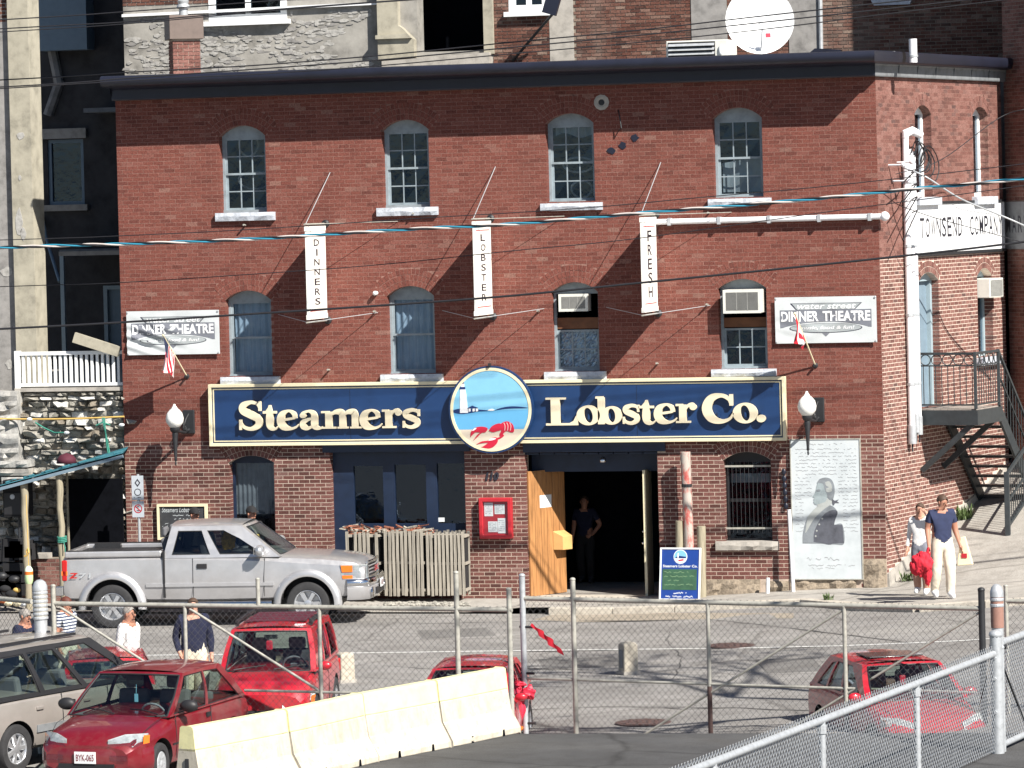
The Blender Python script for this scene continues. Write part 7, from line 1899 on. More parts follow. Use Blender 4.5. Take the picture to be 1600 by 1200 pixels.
ctr = mid_ + left_*.90; place(t, ctr.x, ctr.y, road_h(ctr.x)+.0, head(dv))

# ---- dark red three door hatchback in the parking lot
WZ = .28
t = thing('hatchback_car', 'dark red three door hatchback facing the camera behind the concrete barrier', 'car')
W2 = .795
rows = [(-1.86,.40,.72,.66,.08),(-1.80,.30,.86,.74,.07),(-1.4,.24,.90,.785,.07),(-.6,.20,.89,.795,.07),(.2,.20,.88,.795,.08),(.72,.20,.87,.795,.09),(1.0,.21,.84,.79,.12),(1.35,.22,.79,.78,.14),(1.62,.23,.72,.74,.13),(1.76,.24,.64,.68,.11),(1.84,.28,.56,.60,.08)]
wh = [(1.17,.70),(1.17,-.70),(-1.15,.70),(-1.15,-.70)]
car_body(t, rows, 'p_maroon', wh, .345, crown=.03)
for wx, wy in wh: wheel(t, wx, wy, .28, .17, 'galv', 6, cover=True, steer=(.06 if wx > 0 else 0))
cabin(t, .86, .10, -1.10, -1.66, .765, .62, .86, 1.37, 'p_maroon',
      [[(.04,.04),(.475,.04),(.51,.92),(.045,.92)], [(.50,.04),(.93,.06),(.86,.88),(.535,.92)]], wind=(.025,.975,.02,.94), rear=(.08,.92,.1,.9), crown=.04)
seats(t, [-.05], .68, .46); b = MB(); b.box(-.98,-.86,-.6,.6,.5,1.0); b.box(-1.0,-.55,-.6,.6,.42,.55); b.build('rear_bench', M['seat'], t, bevel=.04)
steering(t, .42, .33, .83); b = MB(); b.box(.45,.85,-.70,.70,.6,.875); b.build('dashboard', M['seat'], t, bevel=.03)
b = MB(); b.cbox((.25,.0,1.25),(.02,.2,.06)); b.build('rear_view_mirror', M['trim'], t)
b = MB(); b.tube([(.26,0,1.22),(.27,0,1.10)], .004, 4); b.cbox((.27,0,1.04),(.01,.05,.11)); b.build('hanging_charm', M['sky_art'], t)
for a, c_ in (((.92,.62,.905),(.72,.12,.945)),((.94,-.02,.905),(.74,-.52,.945))):
    b = MB(); b.tube([a, tuple((Vector(a)+Vector(c_))/2+Vector((.0,0,.02))), c_], .009, 5); b.build('wiper', M['trim'], t)
for sg_ in (1,-1):
    mirror(t, .55, sg_*.79, .93, 'trim', 1.0)
    seam(t, [(.72,sg_*.792,.30),(.72,sg_*.798,.6),(.70,sg_*.775,.87)]); seam(t, [(-.42,sg_*.796,.30),(-.42,sg_*.80,.6),(-.46,sg_*.775,.87)])
    b = MB(); b.cbox((-.33,sg_*.797,.76),(.11,.02,.06)); b.build('door_handle', M['trim'], t)
    b = MB(); b.bar((-.85,sg_*.80,.50),(.84,sg_*.80,.50),.012,.02); b.build('side_moulding', M['trim'], t)
    b = MB(); b.add([(1.50,sg_*.745,.60),(1.755,sg_*.63,.575),(1.82,sg_*.30,.575),(1.815,sg_*.30,.67),(1.70,sg_*.50,.735),(1.50,sg_*.745,.73),(1.45,sg_*.66,.605),(1.66,sg_*.36,.585),(1.66,sg_*.36,.66),(1.45,sg_*.66,.70)], [(0,1,5),(1,4,5),(1,2,3,4),(5,4,3,8,9),(0,6,7,2,1)]); hl = b.build('headlight', M['headlamp'], t)
    b = MB(); b.add([(1.53,sg_*.760,.60),(1.77,sg_*.645,.57),(1.845,sg_*.31,.57),(1.837,sg_*.31,.675),(1.72,sg_*.53,.745),(1.51,sg_*.760,.735)], [(0,1,5),(1,4,5),(1,2,3,4)]); b.build('lens', M['lens'], hl)
    b = MB(); b.add([(1.52,sg_*.766,.605),(1.62,sg_*.722,.60),(1.60,sg_*.722,.715),(1.50,sg_*.766,.71)], [(0,1,2,3)]); b.build('amber_lens', M['lamp_or'], hl)
    b = MB(); b.cbox((1.845,sg_*.46,.435),(.05,.24,.07)); b.build('fog_lamp', M['lens'], t, bevel=.01)
def bumper2(b, prof, path):
    pts = path+[(x,-y) for x,y in path[-2::-1]]; k = len(prof); vs = []
    for x,y in pts:
        n_ = Vector((x-.9,y*.8,0)).normalized()
        for o_, z in prof: vs.append((x+n_.x*o_, y+n_.y*o_, z))
    return b.add(vs, [(i*k+j, i*k+j+1, (i+1)*k+j+1, (i+1)*k+j) for i in range(len(pts)-1) for j in range(k-1)])
bp2 = [(1.44,.782),(1.60,.745),(1.75,.62),(1.83,.36),(1.85,0)]
bumper2(MB(), [(-.1,.555),(.01,.55),(.03,.50),(.03,.36),(.01,.27),(-.06,.22)], bp2).build('front_bumper', M['p_maroon'], t, smooth=50)
b = MB(); b.cbox((1.855,0,.31),(.06,.80,.09)); b.build('air_intake', M['trim'], t)
b = MB(); b.cbox((1.80,0,.57),(.05,.70,.02)); b.build('bonnet_gap', M['trim'], t)
plate(t, 1.905, .44, 'BYK-065', 1)
seam(t, [(1.76,-.62,.62),(1.30,-.70,.815),(.92,-.70,.885)], 'bonnet_seam', .004); seam(t, [(1.76,.62,.62),(1.30,.70,.815),(.92,.70,.885)], 'bonnet_seam', .004)
hdv = (-vdir*math.cos(R(20))-rdir*math.sin(R(20))).normalized(); lf = Vector((-hdv.y,hdv.x,0))
pw = gnd(250,1226,-.12)                   # foot of the front wheel on the car's left
c0 = pw - hdv*1.17 - lf*.74
place(t, c0.x, c0.y, -.12, head(hdv))
RED_C0, RED_H = c0.copy(), hdv.copy()

# ---- champagne minivan at the left edge, pointing away
WZ = .33
t = thing('minivan', 'champagne minivan cut by the left edge beside the dark red hatchback', 'minivan')
rows = [(-2.35,.45,.95,.80,.08),(-2.28,.34,1.02,.88,.08),(-1.2,.28,1.03,.92,.08),(0,.26,1.02,.925,.08),(1.0,.27,1.0,.92,.09),(1.4,.28,.97,.905,.12),(1.9,.30,.88,.87,.14),(2.2,.32,.76,.78,.12),(2.32,.36,.62,.66,.1)]
wh = [(1.45,.82),(1.45,-.82),(-1.42,.82),(-1.42,-.82)]
car_body(t, rows, 'p_champ', wh, .39, crown=.03)
for wx, wy in wh: wheel(t, wx, wy, .335, .20, 'alloy', 7)
cabin(t, 1.52, .52, -1.95, -2.22, .885, .70, 1.0, 1.66, 'p_champ',
      [[(.05,.05),(.345,.05),(.355,.92),(.10,.92),(.07,.5)],[(.375,.06),(.60,.06),(.605,.90),(.385,.90)],[(.63,.06),(.95,.07),(.93,.88),(.635,.90)]], wind=(.06,.94,.03,.94), crown=.05, pillar='trim')
seats(t, [.35,-.65], .78, .62); steering(t, .85, .42, 1.02)
b = MB(); b.box(1.0,1.5,-.8,.8,.7,1.0); b.build('dashboard', M['seat'], t)
for sg_ in (1,-1):
    mirror(t, 1.12, sg_*.90, 1.06, 'trim', 1.15)
    for xx in (.55,-.50): b = MB(); b.cbox((xx-.42,sg_*.925,.84),(.15,.03,.05)); b.build('door_handle', M['p_champ'], t, bevel=.01)
    for xx in (.62,-.42,1.35): seam(t, [(xx,sg_*.924,.32),(xx,sg_*.93,.7),(xx+.01,sg_*.895,1.0)])
    b = MB(); b.bar((-1.0,sg_*.925,.56),(1.02,sg_*.925,.56),.02,.10); b.build('side_moulding', M['frieze'], t)
    b = MB(); b.cbox((-2.30,sg_*.80,.9),(.08,.14,.5)); b.build('tail_lamp', M['lamp_red'], t, bevel=.02)
    b = MB(); b.bar((-1.9,sg_*.60,1.735),(.3,sg_*.60,1.735),.04,.035); b.build('roof_rail', M['trim'], t)
    b = MB(); b.cbox((2.15,sg_*.62,.72),(.2,.3,.12)); b.build('headlight', M['lens'], t, bevel=.02)
hv = (vdir*math.cos(R(32))+rdir*math.sin(R(32))).normalized(); lf = Vector((-hv.y,hv.x,0))
pw = gnd(24,1208,-.12); c0 = pw + hv*1.42 + lf*.86
place(t, c0.x, c0.y, -.12, head(hv))

# ---- bright red cars parked behind the chain link fence
def red_car(name, label, px, py_roof, Y, hv, kind, group=None, scale=(1,1,1)):
    global WZ
    t = thing(name, label, 'car', group=group)
    if kind == 'suv':
        WZ = .34; H = 1.60; rows = [(-1.78,.50,.90,.68,.08),(-1.7,.38,1.0,.735,.08),(-.8,.30,1.02,.755,.08),(.5,.30,1.0,.755,.09),(.95,.31,.99,.755,.10),(1.4,.32,.94,.74,.11),(1.7,.34,.87,.70,.11),(1.85,.38,.74,.62,.1)]
        wh = [(1.15,.67),(1.15,-.67),(-1.1,.67),(-1.1,-.67)]; wr_, cw = .40, .34
        cab = dict(A=.92,B=.45,Cc=-1.55,D=-1.68,wb=.725,wr=.60,zb=.99,zr=H-.02); sw = [[(.08,.07),(.37,.07),(.38,.9),(.22,.9),(.13,.5)],[(.40,.07),(.64,.07),(.645,.9),(.41,.9)],[(.67,.07),(.95,.09),(.93,.86),(.675,.9)]]
    else:
        WZ = .29; H = 1.36 if kind == 'hatch' else 1.38; rows = [(-1.90,.42,.80,.70,.08),(-1.84,.30,.90,.78,.07),(-.8,.22,.92,.82,.07),(.4,.22,.90,.825,.08),(.85,.22,.88,.82,.10),(1.3,.23,.81,.80,.13),(1.7,.25,.71,.75,.12),(1.88,.28,.58,.64,.09)]
        wh = [(1.2,.73),(1.2,-.73),(-1.2,.73),(-1.2,-.73)]; wr_, cw = .355, .29
        cab = dict(A=.92,B=.20,Cc=-1.25,D=-1.72,wb=.785,wr=.60,zb=.885,zr=H-.02); sw = [[(.09,.07),(.42,.07),(.45,.9),(.27,.9),(.16,.55)],[(.45,.07),(.70,.07),(.70,.9),(.48,.9)],[(.73,.08),(.90,.10),(.83,.82),(.73,.88)]]
    car_body(t, rows, 'p_red', wh, wr_)
    for wx, wy in wh: wheel(t, wx, wy, cw, .19, 'alloy', 5)
    cabin(t, side_windows=sw, mat='p_red', wind=(.06,.94,.03,.93), rear=(.08,.92,.1,.9), crown=.045, side_glass='glass_car_dk', **cab)
    seats(t, [.0], cab['wb']*.85, .55); b = MB(); b.box(.5,.9,-.7,.7,.6,cab['zb']); b.build('dashboard', M['trim'], t)
    steering(t, .45, .34, cab['zb']+.02); b = MB(); b.cbox((cab['B']+.08,0,H-.13),(.02,.2,.06)); b.build('rear_view_mirror', M['trim'], t)
    b = MB(); b.cbox((cab['B']+.12,-.02,H-.25),(.04,.10,.14)); b.build('hanging_charm', M['red_plastic'], t, bevel=.02)
    fx = rows[-1][0]
    for sg_ in (1,-1):
        mirror(t, .70, sg_*(cab['wb']+.01), cab['zb']+.02, 'p_red', .8)
        b = MB(); b.add([(fx-.36,sg_*(rows[-3][3]-.02),.58),(fx-.10,sg_*(rows[-1][3]+.03),.56),(fx+.02,sg_*.34,.56),(fx-.02,sg_*.34,.67),(fx-.16,sg_*.57,.75),(fx-.38,sg_*.79,.75)], [(0,1,5),(1,4,5),(1,2,3,4)]); hl = b.build('headlight', M['headlamp'], t)
        b = MB(); b.add([(fx-.35,sg_*.768,.61),(fx-.22,sg_*.73,.605),(fx-.26,sg_*.74,.72),(fx-.37,sg_*.785,.72)], [(0,1,2,3)]); b.build('amber_lens', M['lamp_or'], hl)
        b = MB(); b.cbox((rows[0][0]+.05,sg_*.66,.80),(.08,.16,.2)); b.build('tail_lamp', M['lamp_red'], t, bevel=.02)
        seam(t, [(.80,sg_*(cab['wb']+.03),.35),(.80,sg_*(cab['wb']+.036),.6),(.78,sg_*(cab['wb']+.012),cab['zb']-.02)])
        seam(t, [(-.25,sg_*(cab['wb']+.03),.35),(-.25,sg_*(cab['wb']+.036),.6),(-.27,sg_*(cab['wb']+.012),cab['zb']-.02)])
    b = MB(); b.cbox((fx+.02,0,.45),(.08,1.1,.18)); b.build('grille', M['trim'], t, bevel=.03)
    zq = cab['zb']
    for sg_ in (1,-1): seam(t, [(fx-.12,sg_*.56,zq-.22),(fx-.55,sg_*.62,zq-.07),(cab['A']+.05,sg_*.66,zq+.012)], 'bonnet_seam', .005)
    for y0_ in (.1,-.5): b = MB(); b.tube([(cab['A']+.1,y0_,zq+.05),(cab['A']-.12,y0_+.45,zq+.09)], .010, 5); b.build('wiper', M['trim'], t)
    if kind == 'suv':
        for sg_ in (1,-1): b = MB(); b.bar((-1.55,sg_*.56,H+.07),(.2,sg_*.56,H+.07),.05,.04); [b.bar((xx,sg_*.56,H),(xx,sg_*.56,H+.07),.05,.05) for xx in (-1.5,-.6,.15)]; b.build('roof_rail', M['trim'], t)
        for k in range(4): b = MB(); b.box(-1.35+k*.36,-1.1+k*.36,-.46,.46,H+.045,H+.058); b.build('roof_slat', M['maroon'], t)
        b = MB(); 
        for k in range(3): b.cbox((.32,.42-.02*k,H+.030-.012*k),(.05+.01*k,.16-.02*k,.008))
        b.build('roof_sticker', M['white'], t)
    elif kind == 'hatch':
        b = MB(); b.box(-.62,.0,-.42,.42,H+.044,H+.064); b.build('sunroof', M['gloss_black'], t, bevel=.01)
        pass
    v = sight(px, py_roof); k = (Y-CAM_C.y)/v.y; p = CAM_C+v*k
    place(t, p.x, p.y, -.12, head(hv)); t.scale = scale; return t
def toward(a): return (-vdir*math.cos(R(a))+rdir*math.sin(R(a))).normalized()
red_car('small_suv', 'bright red small off-roader with dark roof slats behind the left fence', 431, 985, -18.6, toward(-5), 'suv', scale=(.97,.97,.98))
red_car('red_hatchback', 'bright red hatchback with a dark sunroof behind the mesh at the right', 1400, 1022, -20.6, toward(14), 'hatch', scale=(.92,.92,.96))
red_car('red_saloon', 'bright red car half hidden behind the right end of the concrete barrier', 736, 1040, -20.3, toward(-6), 'plain', scale=(.95,.86,.85))
red_car('red_compact', 'bright red car between the minivan and the walkers, mostly its roof showing', 165, 1020, -18.7, -toward(6), 'plain', scale=(.95,.9,.87))
# ---------------------------------------------------------------- chain link
def mesh_panel(t, p0, p1, z0, z1, pitch=.098, r=.0024, mat='wire', spikes=.05):
    """diamond wire between two foot points, heights above them"""
    p0 = Vector(p0); p1 = Vector(p1); d = p1-p0; L = d.length; d /= L; H = z1-z0; b = MB(); nrm = Vector((-d.y,d.x,0)).normalized()
    up = Vector((0,0,1))
    for sgn in (1,-1):
        k = 0; s = -H if sgn > 0 else 0
        n = int((L+H)/pitch)
        for i in range(n+1):
            s0 = (-H+i*pitch) if sgn > 0 else (i*pitch)     # at the bottom
            # line: s = s0 + sgn*z
            za, zb = 0, H
            if sgn > 0:
                za = max(0, -s0); zb = min(H, L-s0)
            else:
                za = max(0, s0-L); zb = min(H, s0)
            if zb-za < .02: continue
            A = p0+d*(s0+sgn*za)+up*(z0+za)+nrm*(.003*sgn); B = p0+d*(s0+sgn*zb)+up*(z0+zb)+nrm*(.003*sgn)
            if zb > H-.001 and spikes: B = B+(up+d*sgn*.35)*spikes
            w = d*r*1.2; v = up*r*.3
            q = nrm*r
            b.add([A-w, A+w, A+q*1.6, B-w, B+w, B+q*1.6], [(0,1,4,3),(1,2,5,4),(2,0,3,5)])
    o = b.build('chain_link', M[mat], t); o['kind'] = 'stuff'; return o
def fpost(t, p, z0, z1, r, name='post', mat='galv_old', cap=True):
    b = MB(); b.tube([Vector(p)+Vector((0,0,z0)), Vector(p)+Vector((0,0,z1))], r, 10)
    if cap: b.ball(Vector(p)+Vector((0,0,z1)), (r*1.15,r*1.15,r*.8), 10, 6)
    return b.build(name, M[mat], t, smooth=50)
def frail(t, a, b_, r, name='rail', mat='galv_old'): return MB().tube([a, b_], r, 8).build(name, M[mat], t, smooth=50)
FH = 2.1
def ftop(px, py, z=FH): return gnd(px, py, z-.12)
def foot(p): return Vector((p.x, p.y, -.12))
A0, A1 = ftop(85,943), ftop(800,953)
left = thing('chain_link_fence', 'long chain link fence with diagonal braces before the pickup and red cars', 'fence', tuple(foot(A0)))
o = foot(A0); dF = foot(A1)-o; LF = dF.length; dF /= LF
def at_px(px, a=None, d=None):          # distance along the fence line seen at px
    a = a or foot(A0); d = d or dF; v = sight(px, 1000); n_ = Vector((v.y,-v.x,0)); return (CAM_C-a).dot(n_)/d.dot(n_)
up = Vector((0,0,1))
loc = lambda s, z: dF*s+up*z
zt = FH
frail(left, loc(0,zt), loc(LF,zt), .033, 'top_rail'); frail(left, loc(at_px(380),.92), loc(LF,.92), .019, 'mid_rail')
for px, hz in ((85,2.35),(290,2.08),(500,2.1),(715,2.6),(797,2.38)): fpost(left, loc(at_px(px),0), 0, hz, .036 if px in (85,715,797) else .028)
fpost(left, loc(at_px(405),0), FH, 2.48, .03, 'stub_post')
for a, c_ in ((95,290),(298,500),): frail(left, loc(at_px(a),zt-.05), loc(at_px(c_),.92), .02, 'brace')
s_ = [0]+[at_px(p) for p in (290,500,715)]+[LF]
for a, c_ in zip(s_[:-1], s_[1:]): mesh_panel(left, loc(a,0), loc(c_,0), .05, zt)
B0, B1 = ftop(820,935), ftop(1535,951)
gate = thing('fence_gate', 'wide chain link gate with long diagonal braces before the restaurant entrance', 'gate', tuple(foot(B0)))
dG = foot(B1)-foot(B0); LG = dG.length; dG /= LG
lg = lambda s, z: dG*s+up*z
ag = lambda px: at_px(px, foot(B0), dG)
frail(gate, lg(0,zt), lg(LG,zt), .033, 'top_rail'); frail(gate, lg(0,.98), lg(LG,.98), .019, 'mid_rail')
for px, hz, r_ in ((818,2.42,.042),(897,2.38,.036),(1107,2.08,.028),(1320,2.08,.03),(1535,2.35,.045)):
    fpost(gate, lg(ag(px),0), 0, hz, r_, mat='galv' if px == 818 else ('galv_old' if px < 1500 else 'iron'))
frail(gate, lg(ag(1318),zt-.06), lg(ag(980),.12), .017, 'brace'); frail(gate, lg(ag(1530),zt-.06), lg(ag(1180),.12), .017, 'brace')
s_ = [.03]+[ag(p) for p in (897,1107,1320)]+[LG]
for a, c_ in zip(s_[:-1], s_[1:]): mesh_panel(gate, lg(a,0), lg(c_,0), .05, zt)
for zz in (.35,1.05,1.7): MB().tube([lg(-.09,zz), lg(.12,zz)], .02, 6).build('hinge', M['iron'], gate)
MB().tube([lg(ag(1107),.05), lg(ag(1107),.95)], .033, 10).build('rusty_sleeve', M['hood'] if False else M['manhole'], gate)
# fence beyond the gate post, leaving the picture on the right
C0_ = ftop(1572,939); C1_ = C0_+dG*6
far = thing('chain_link_fence', 'short run of chain link fence leaving the picture right of the brown post', 'fence', tuple(foot(C0_)))
frail(far, up*zt, dG*6+up*zt, .033, 'top_rail'); mesh_panel(far, (0,0,0), dG*6, .05, zt); fpost(far, (0,0,0), 0, 2.3, .03); fpost(far, dG*3, 0, 2.3, .03)
# fence along the deck, near right
DZ = .8
D0, D1 = gnd(1090,1200,2.0), gnd(1552,1022,2.0); dd = (D1-D0); Ld = dd.length; dd /= Ld
S0 = Vector((D0.x,D0.y,DZ))-dd*7.5
near = thing('chain_link_fence', 'near galvanised chain link fence rising to the right along the dark asphalt deck', 'fence', tuple(S0))
ln = lambda s, z: dd*s+up*z
Ln = Ld+7.5; hN = 1.2
frail(near, ln(0,hN), ln(Ln,hN), .042, 'top_rail', 'galv')
an = lambda px: at_px(px, S0, dd)
st = an(1430)-an(1281); k = 0
for i in range(-2,3):
    s = an(1281)+i*st
    if 0 < s < Ln-.4: fpost(near, ln(s,0), 0, hN+.0, .038, mat='galv'); MB().tube([ln(s,hN-.14), ln(s,hN-.05)], .05, 10).build('rail_band', M['galv'], near)
mesh_panel(near, ln(0,0), ln(Ln,0), .04, hN, pitch=.085, r=.0052, mat='galv', spikes=.10)
fpost(near, ln(Ln+.12,0), 0, 1.42, .075, 'terminal_post', 'galv'); fpost(near, ln(Ln+.28,0), 0, 1.25, .05, 'terminal_post', 'galv')
for zz in (.5,.9,1.15): MB().tube([ln(Ln+.02,zz), ln(Ln+.35,zz)], .022, 6).build('tie_band', M['galv'], near)
# gate that swings from the terminal post to the right
g0 = Vector((S0.x,S0.y,DZ))+dd*(Ln+.35); gd = dd.copy()
sw_ = thing('deck_gate', 'swinging chain link gate cut by the right edge beside the brown topped post', 'gate', tuple(g0))
frail(sw_, up*1.30, gd*3+up*1.30, .045, 'top_rail', 'galv'); frail(sw_, up*.08, gd*3+up*.08, .04, 'bottom_rail', 'galv'); frail(sw_, up*1.05, gd*1.0+up*.15, .015, 'brace', 'iron'); mesh_panel(sw_, (0,0,0), gd*3, .08, 1.25, pitch=.085, r=.0052, mat='galv')
# big guard posts
def guard(px, ytop, z0, r_, Y, label, col, bands, name='guard_post'):
    v = sight(px, ytop); k = (Y-CAM_C.y)/v.y; p = CAM_C+v*k
    t = thing(name, label, 'post', (p.x,p.y,z0), 0, 'guard posts of the fence'); h = p.z-z0
    MB().tube([(0,0,0),(0,0,h-.50)], r_*.92, 16).build('pipe', M['galv'], t, smooth=50)
    MB().lathe([(r_,h-.52),(r_*1.02,h-.45),(r_*1.02,h-.14)], 18).build('sleeve', M[col], t, smooth=50)
    MB().lathe([(r_*1.06,h-.15),(r_*1.05,h-.09),(r_*.8,h-.03),(r_*.4,h),(0,h+.005)], 18).build('dome_cap', M['galv'], t, smooth=60)
    for zz in bands: MB().lathe([(r_*1.02,h-zz),(r_*1.09,h-zz+.008),(r_*1.09,h-zz+.03),(r_*1.02,h-zz+.04)], 18, cap=False).build('band', M['galv'], t)
    MB().tube([(-r_*1.3,0,h-.75),(r_*1.3,0,h-.75)], .03, 8).build('clamp', M['iron'], t)
    return t
M['sleeve'] = plain('faded_brown_sleeve', (.29,.155,.12), .6, var=.2)
guard(1557, 913, DZ, .078, D1.y+.35, 'tall guard post with a faded brown sleeve and dome cap at the right', 'sleeve', (.2,.27))
guard(62, 906, -.12, .10, A0.y-.25, 'ridged grey guard post with a dome cap at the left end of the fence', 'galv_old', (.2,.26,.32,.38,.44,.5,.56))
A2 = gnd(-120,925,FH-.12)
fl = thing('chain_link_fence', 'fence piece leaving the picture at the left edge behind the minivan', 'fence', tuple(foot(A2)))
d_ = foot(ftop(50,940))-foot(A2); frail(fl, up*zt, d_+up*zt, .036, 'top_rail'); mesh_panel(fl, (0,0,0), d_, .05, zt)
# ---------------------------------------------------------------- concrete barriers
bp = [gnd(*p, 1.61) for p in ((290,1137),(438,1110),(557,1084.5),(673,1064),(781,1043.5))]
labs = ['nearest concrete barrier with a yellow top, its end beside the dark red hatchback','concrete barrier with a yellow top, second of the row from the near end','concrete barrier with a yellow top, third of the row, over the red off-roader bonnet','farthest concrete barrier with a yellow top, ending beside the red cloth']
for i in range(4):
    a, c_ = bp[i], bp[i+1]; d = c_-a; d.z = 0; L = d.length-.025; d.normalize(); n_ = Vector((d.y,-d.x,0))
    t = thing('concrete_barrier', labs[i], 'barrier', (a.x,a.y,DZ), 0, 'concrete barriers with yellow tops')
    pr = [(.30,.0),(.30,.07),(.155,.30),(.115,.55)]; tp = [(.112,.55),(.085,.80),(.07,.81)]
    def P(o_, z, s): return d*s+n_*o_+up*z
    ns = 10; b = MB()
    prof = [(-x,z) for x,z in pr[::-1]]; full = pr[::-1]; ring = [(-.115,.55),(-.155,.30),(-.30,.07),(-.30,.0),(.30,.0),(.30,.07),(.155,.30),(.115,.55)]
    rr = random.Random(i)
    vs = [P(x+(rr.uniform(-.004,.004)), z, .012+L*j/ns) for j in range(ns+1) for x,z in ring]; k = len(ring)
    fs = [(j*k+q, j*k+(q+1)%k, (j+1)*k+(q+1)%k, (j+1)*k+q) for j in range(ns) for q in range(k)]+[tuple(range(k)), tuple(range((ns+1)*k-1, ns*k-1, -1))]
    b.add(vs, fs); b.build('base', M['barrier'], t, bevel=.012)
    ring = [(-.112,.551),(-.085,.80),(-.06,.815),(.06,.815),(.085,.80),(.112,.551)]; k = 6; b = MB()
    vs = [P(x, z, .012+L*j/ns) for j in range(ns+1) for x,z in ring]
    b.add(vs, [(j*k+q, j*k+(q+1)%k, (j+1)*k+(q+1)%k, (j+1)*k+q) for j in range(ns) for q in range(k)]+[tuple(range(k)), tuple(range((ns+1)*k-1, ns*k-1, -1))]); b.build('yellow_top', M['yellow'], t, bevel=.012)
    for s in (.28*L,.74*L): b = MB(); b.add([P(.302,0,s),P(.302,0,s+.06),P(.302,.085,s+.045),P(.302,.085,s+.01)], [(0,1,2,3)]); b.build('lifting_slot', M['dark'], t)
    for s in (.012-.004, L+.012+.002): b = MB(); b.bar(P(-.0,.2,s),P(.0,.45,s),.05,.01); b.build('loop_plate', M['iron'], t)
M['stone_tan'] = plain('tan_stone', (.42,.38,.31), .9, var=.35, scale=12, bmp=.5)
# stub bollards in the street
for px, yt, yb, lab in ((540,1019,1066,'squat white stone bollard between the red off-roader and the street'),(982,1003,1053,'squat white stone bollard in the street in the middle of the gate')):
    p = road_pt(px, yb); t = thing('stone_bollard', lab, 'bollard', tuple(p), R(38), 'white stone bollards'); t.scale = (1.25,1.25,1); h = (yb-yt)/102+.02
    b = MB(); b.add([(-.10,-.10,0),(.10,-.10,0),(.10,.10,0),(-.10,.10,0),(-.095,-.095,h-.03),(.095,-.095,h-.03),(.095,.095,h-.03),(-.095,.095,h-.03),(-.06,-.06,h),(.06,-.06,h),(.06,.06,h),(-.06,.06,h)], [(0,3,2,1),(0,1,5,4),(1,2,6,5),(2,3,7,6),(3,0,4,7),(4,5,9,8),(5,6,10,9),(6,7,11,10),(7,4,8,11),(8,9,10,11)]); b.build('block', M['stone_tan'], t, bevel=.015)
    MB().box(-.115,.115,-.115,.115,0,.05).build('plinth', M['concrete'], t)
    MB().box(-.103,-.097,-.05,.05,.1,h-.12).build('reflector', M['frieze'], t)
# red ribbon on the gate and red cloth on the gate post
def gate_pt(px, py): 
    s = ag(px); p = foot(B0)+dG*s; v = sight(px,py); k = ((p-CAM_C).x*v.x+(p-CAM_C).y*v.y)/(v.x**2+v.y**2); return CAM_C+v*k-Vector((dG.y*-.0,0,0))+Vector((.01,-.04,0))
p0, p1 = gate_pt(830,975), gate_pt(881,1022); t = thing('red_ribbon', 'strip of red ribbon slanting across the gate mesh', 'ribbon', tuple(p1)); b = MB(); n = 24; vs = []
for i in range(n+1):
    q = p0.lerp(p1, i/n)-p1; a = i*.9; w = .016+.028*math.sin(math.pi*i/n); vs += [q+Vector((math.cos(a)*w*.5+w*.4,-.02+math.sin(a)*w*.3,w)), q-Vector((math.cos(a)*w*.5,.02,w))]
b.add(vs, [(2*i,2*i+1,2*i+3,2*i+2) for i in range(n)]); b.build('strip', M['red_cloth'], t)
p = gate_pt(812,1140); t = thing('red_cloth', 'bright red cloth and plastic bundle tied to the gate post above the barrier end', 'cloth', tuple(p)); b = MB(); rr = random.Random(3)
def cl(px,py): return gate_pt(px,py)-p
for (x0,x1,y0,y1,amp) in ((803,816,1062,1135,.05),(806,818,1085,1140,.06)):
    b.grid(lambda u,v: cl(x0+(x1-x0)*u+4*math.sin(v*7+u*5), y0+(y1-y0)*v)+Vector((0,-.05-.05*math.sin(u*9+v*4),0)), 10, 16)
b.grid(folds(cl(827,1081)+Vector((0,-.05,0)), (.10,.07,.09), 5, amp=.5), 40, 24); b.grid(folds(cl(812,1069)+Vector((0,-.05,0)), (.09,.06,.05), 6, amp=.6), 40, 24)
b.build('cloth', M['red_plastic'], t, smooth=70)
b = MB(); b.grid(folds(cl(795,1133), (.15,.10,.09), 7, amp=.5), 40, 24); b.build('white_rag', M['cl_white'], t, smooth=80)
b = MB(); b.ball(cl(810,1137), (.07,.06,.05), 10, 7); b.build('orange_scrap', M['orange'], t, smooth=80)
b = MB(); b.grid(folds(cl(800,1126)+Vector((0,-.06,0)), (.11,.08,.08), 8, amp=.5), 40, 24); b.build('dark_fold', M['maroon'], t, smooth=80)
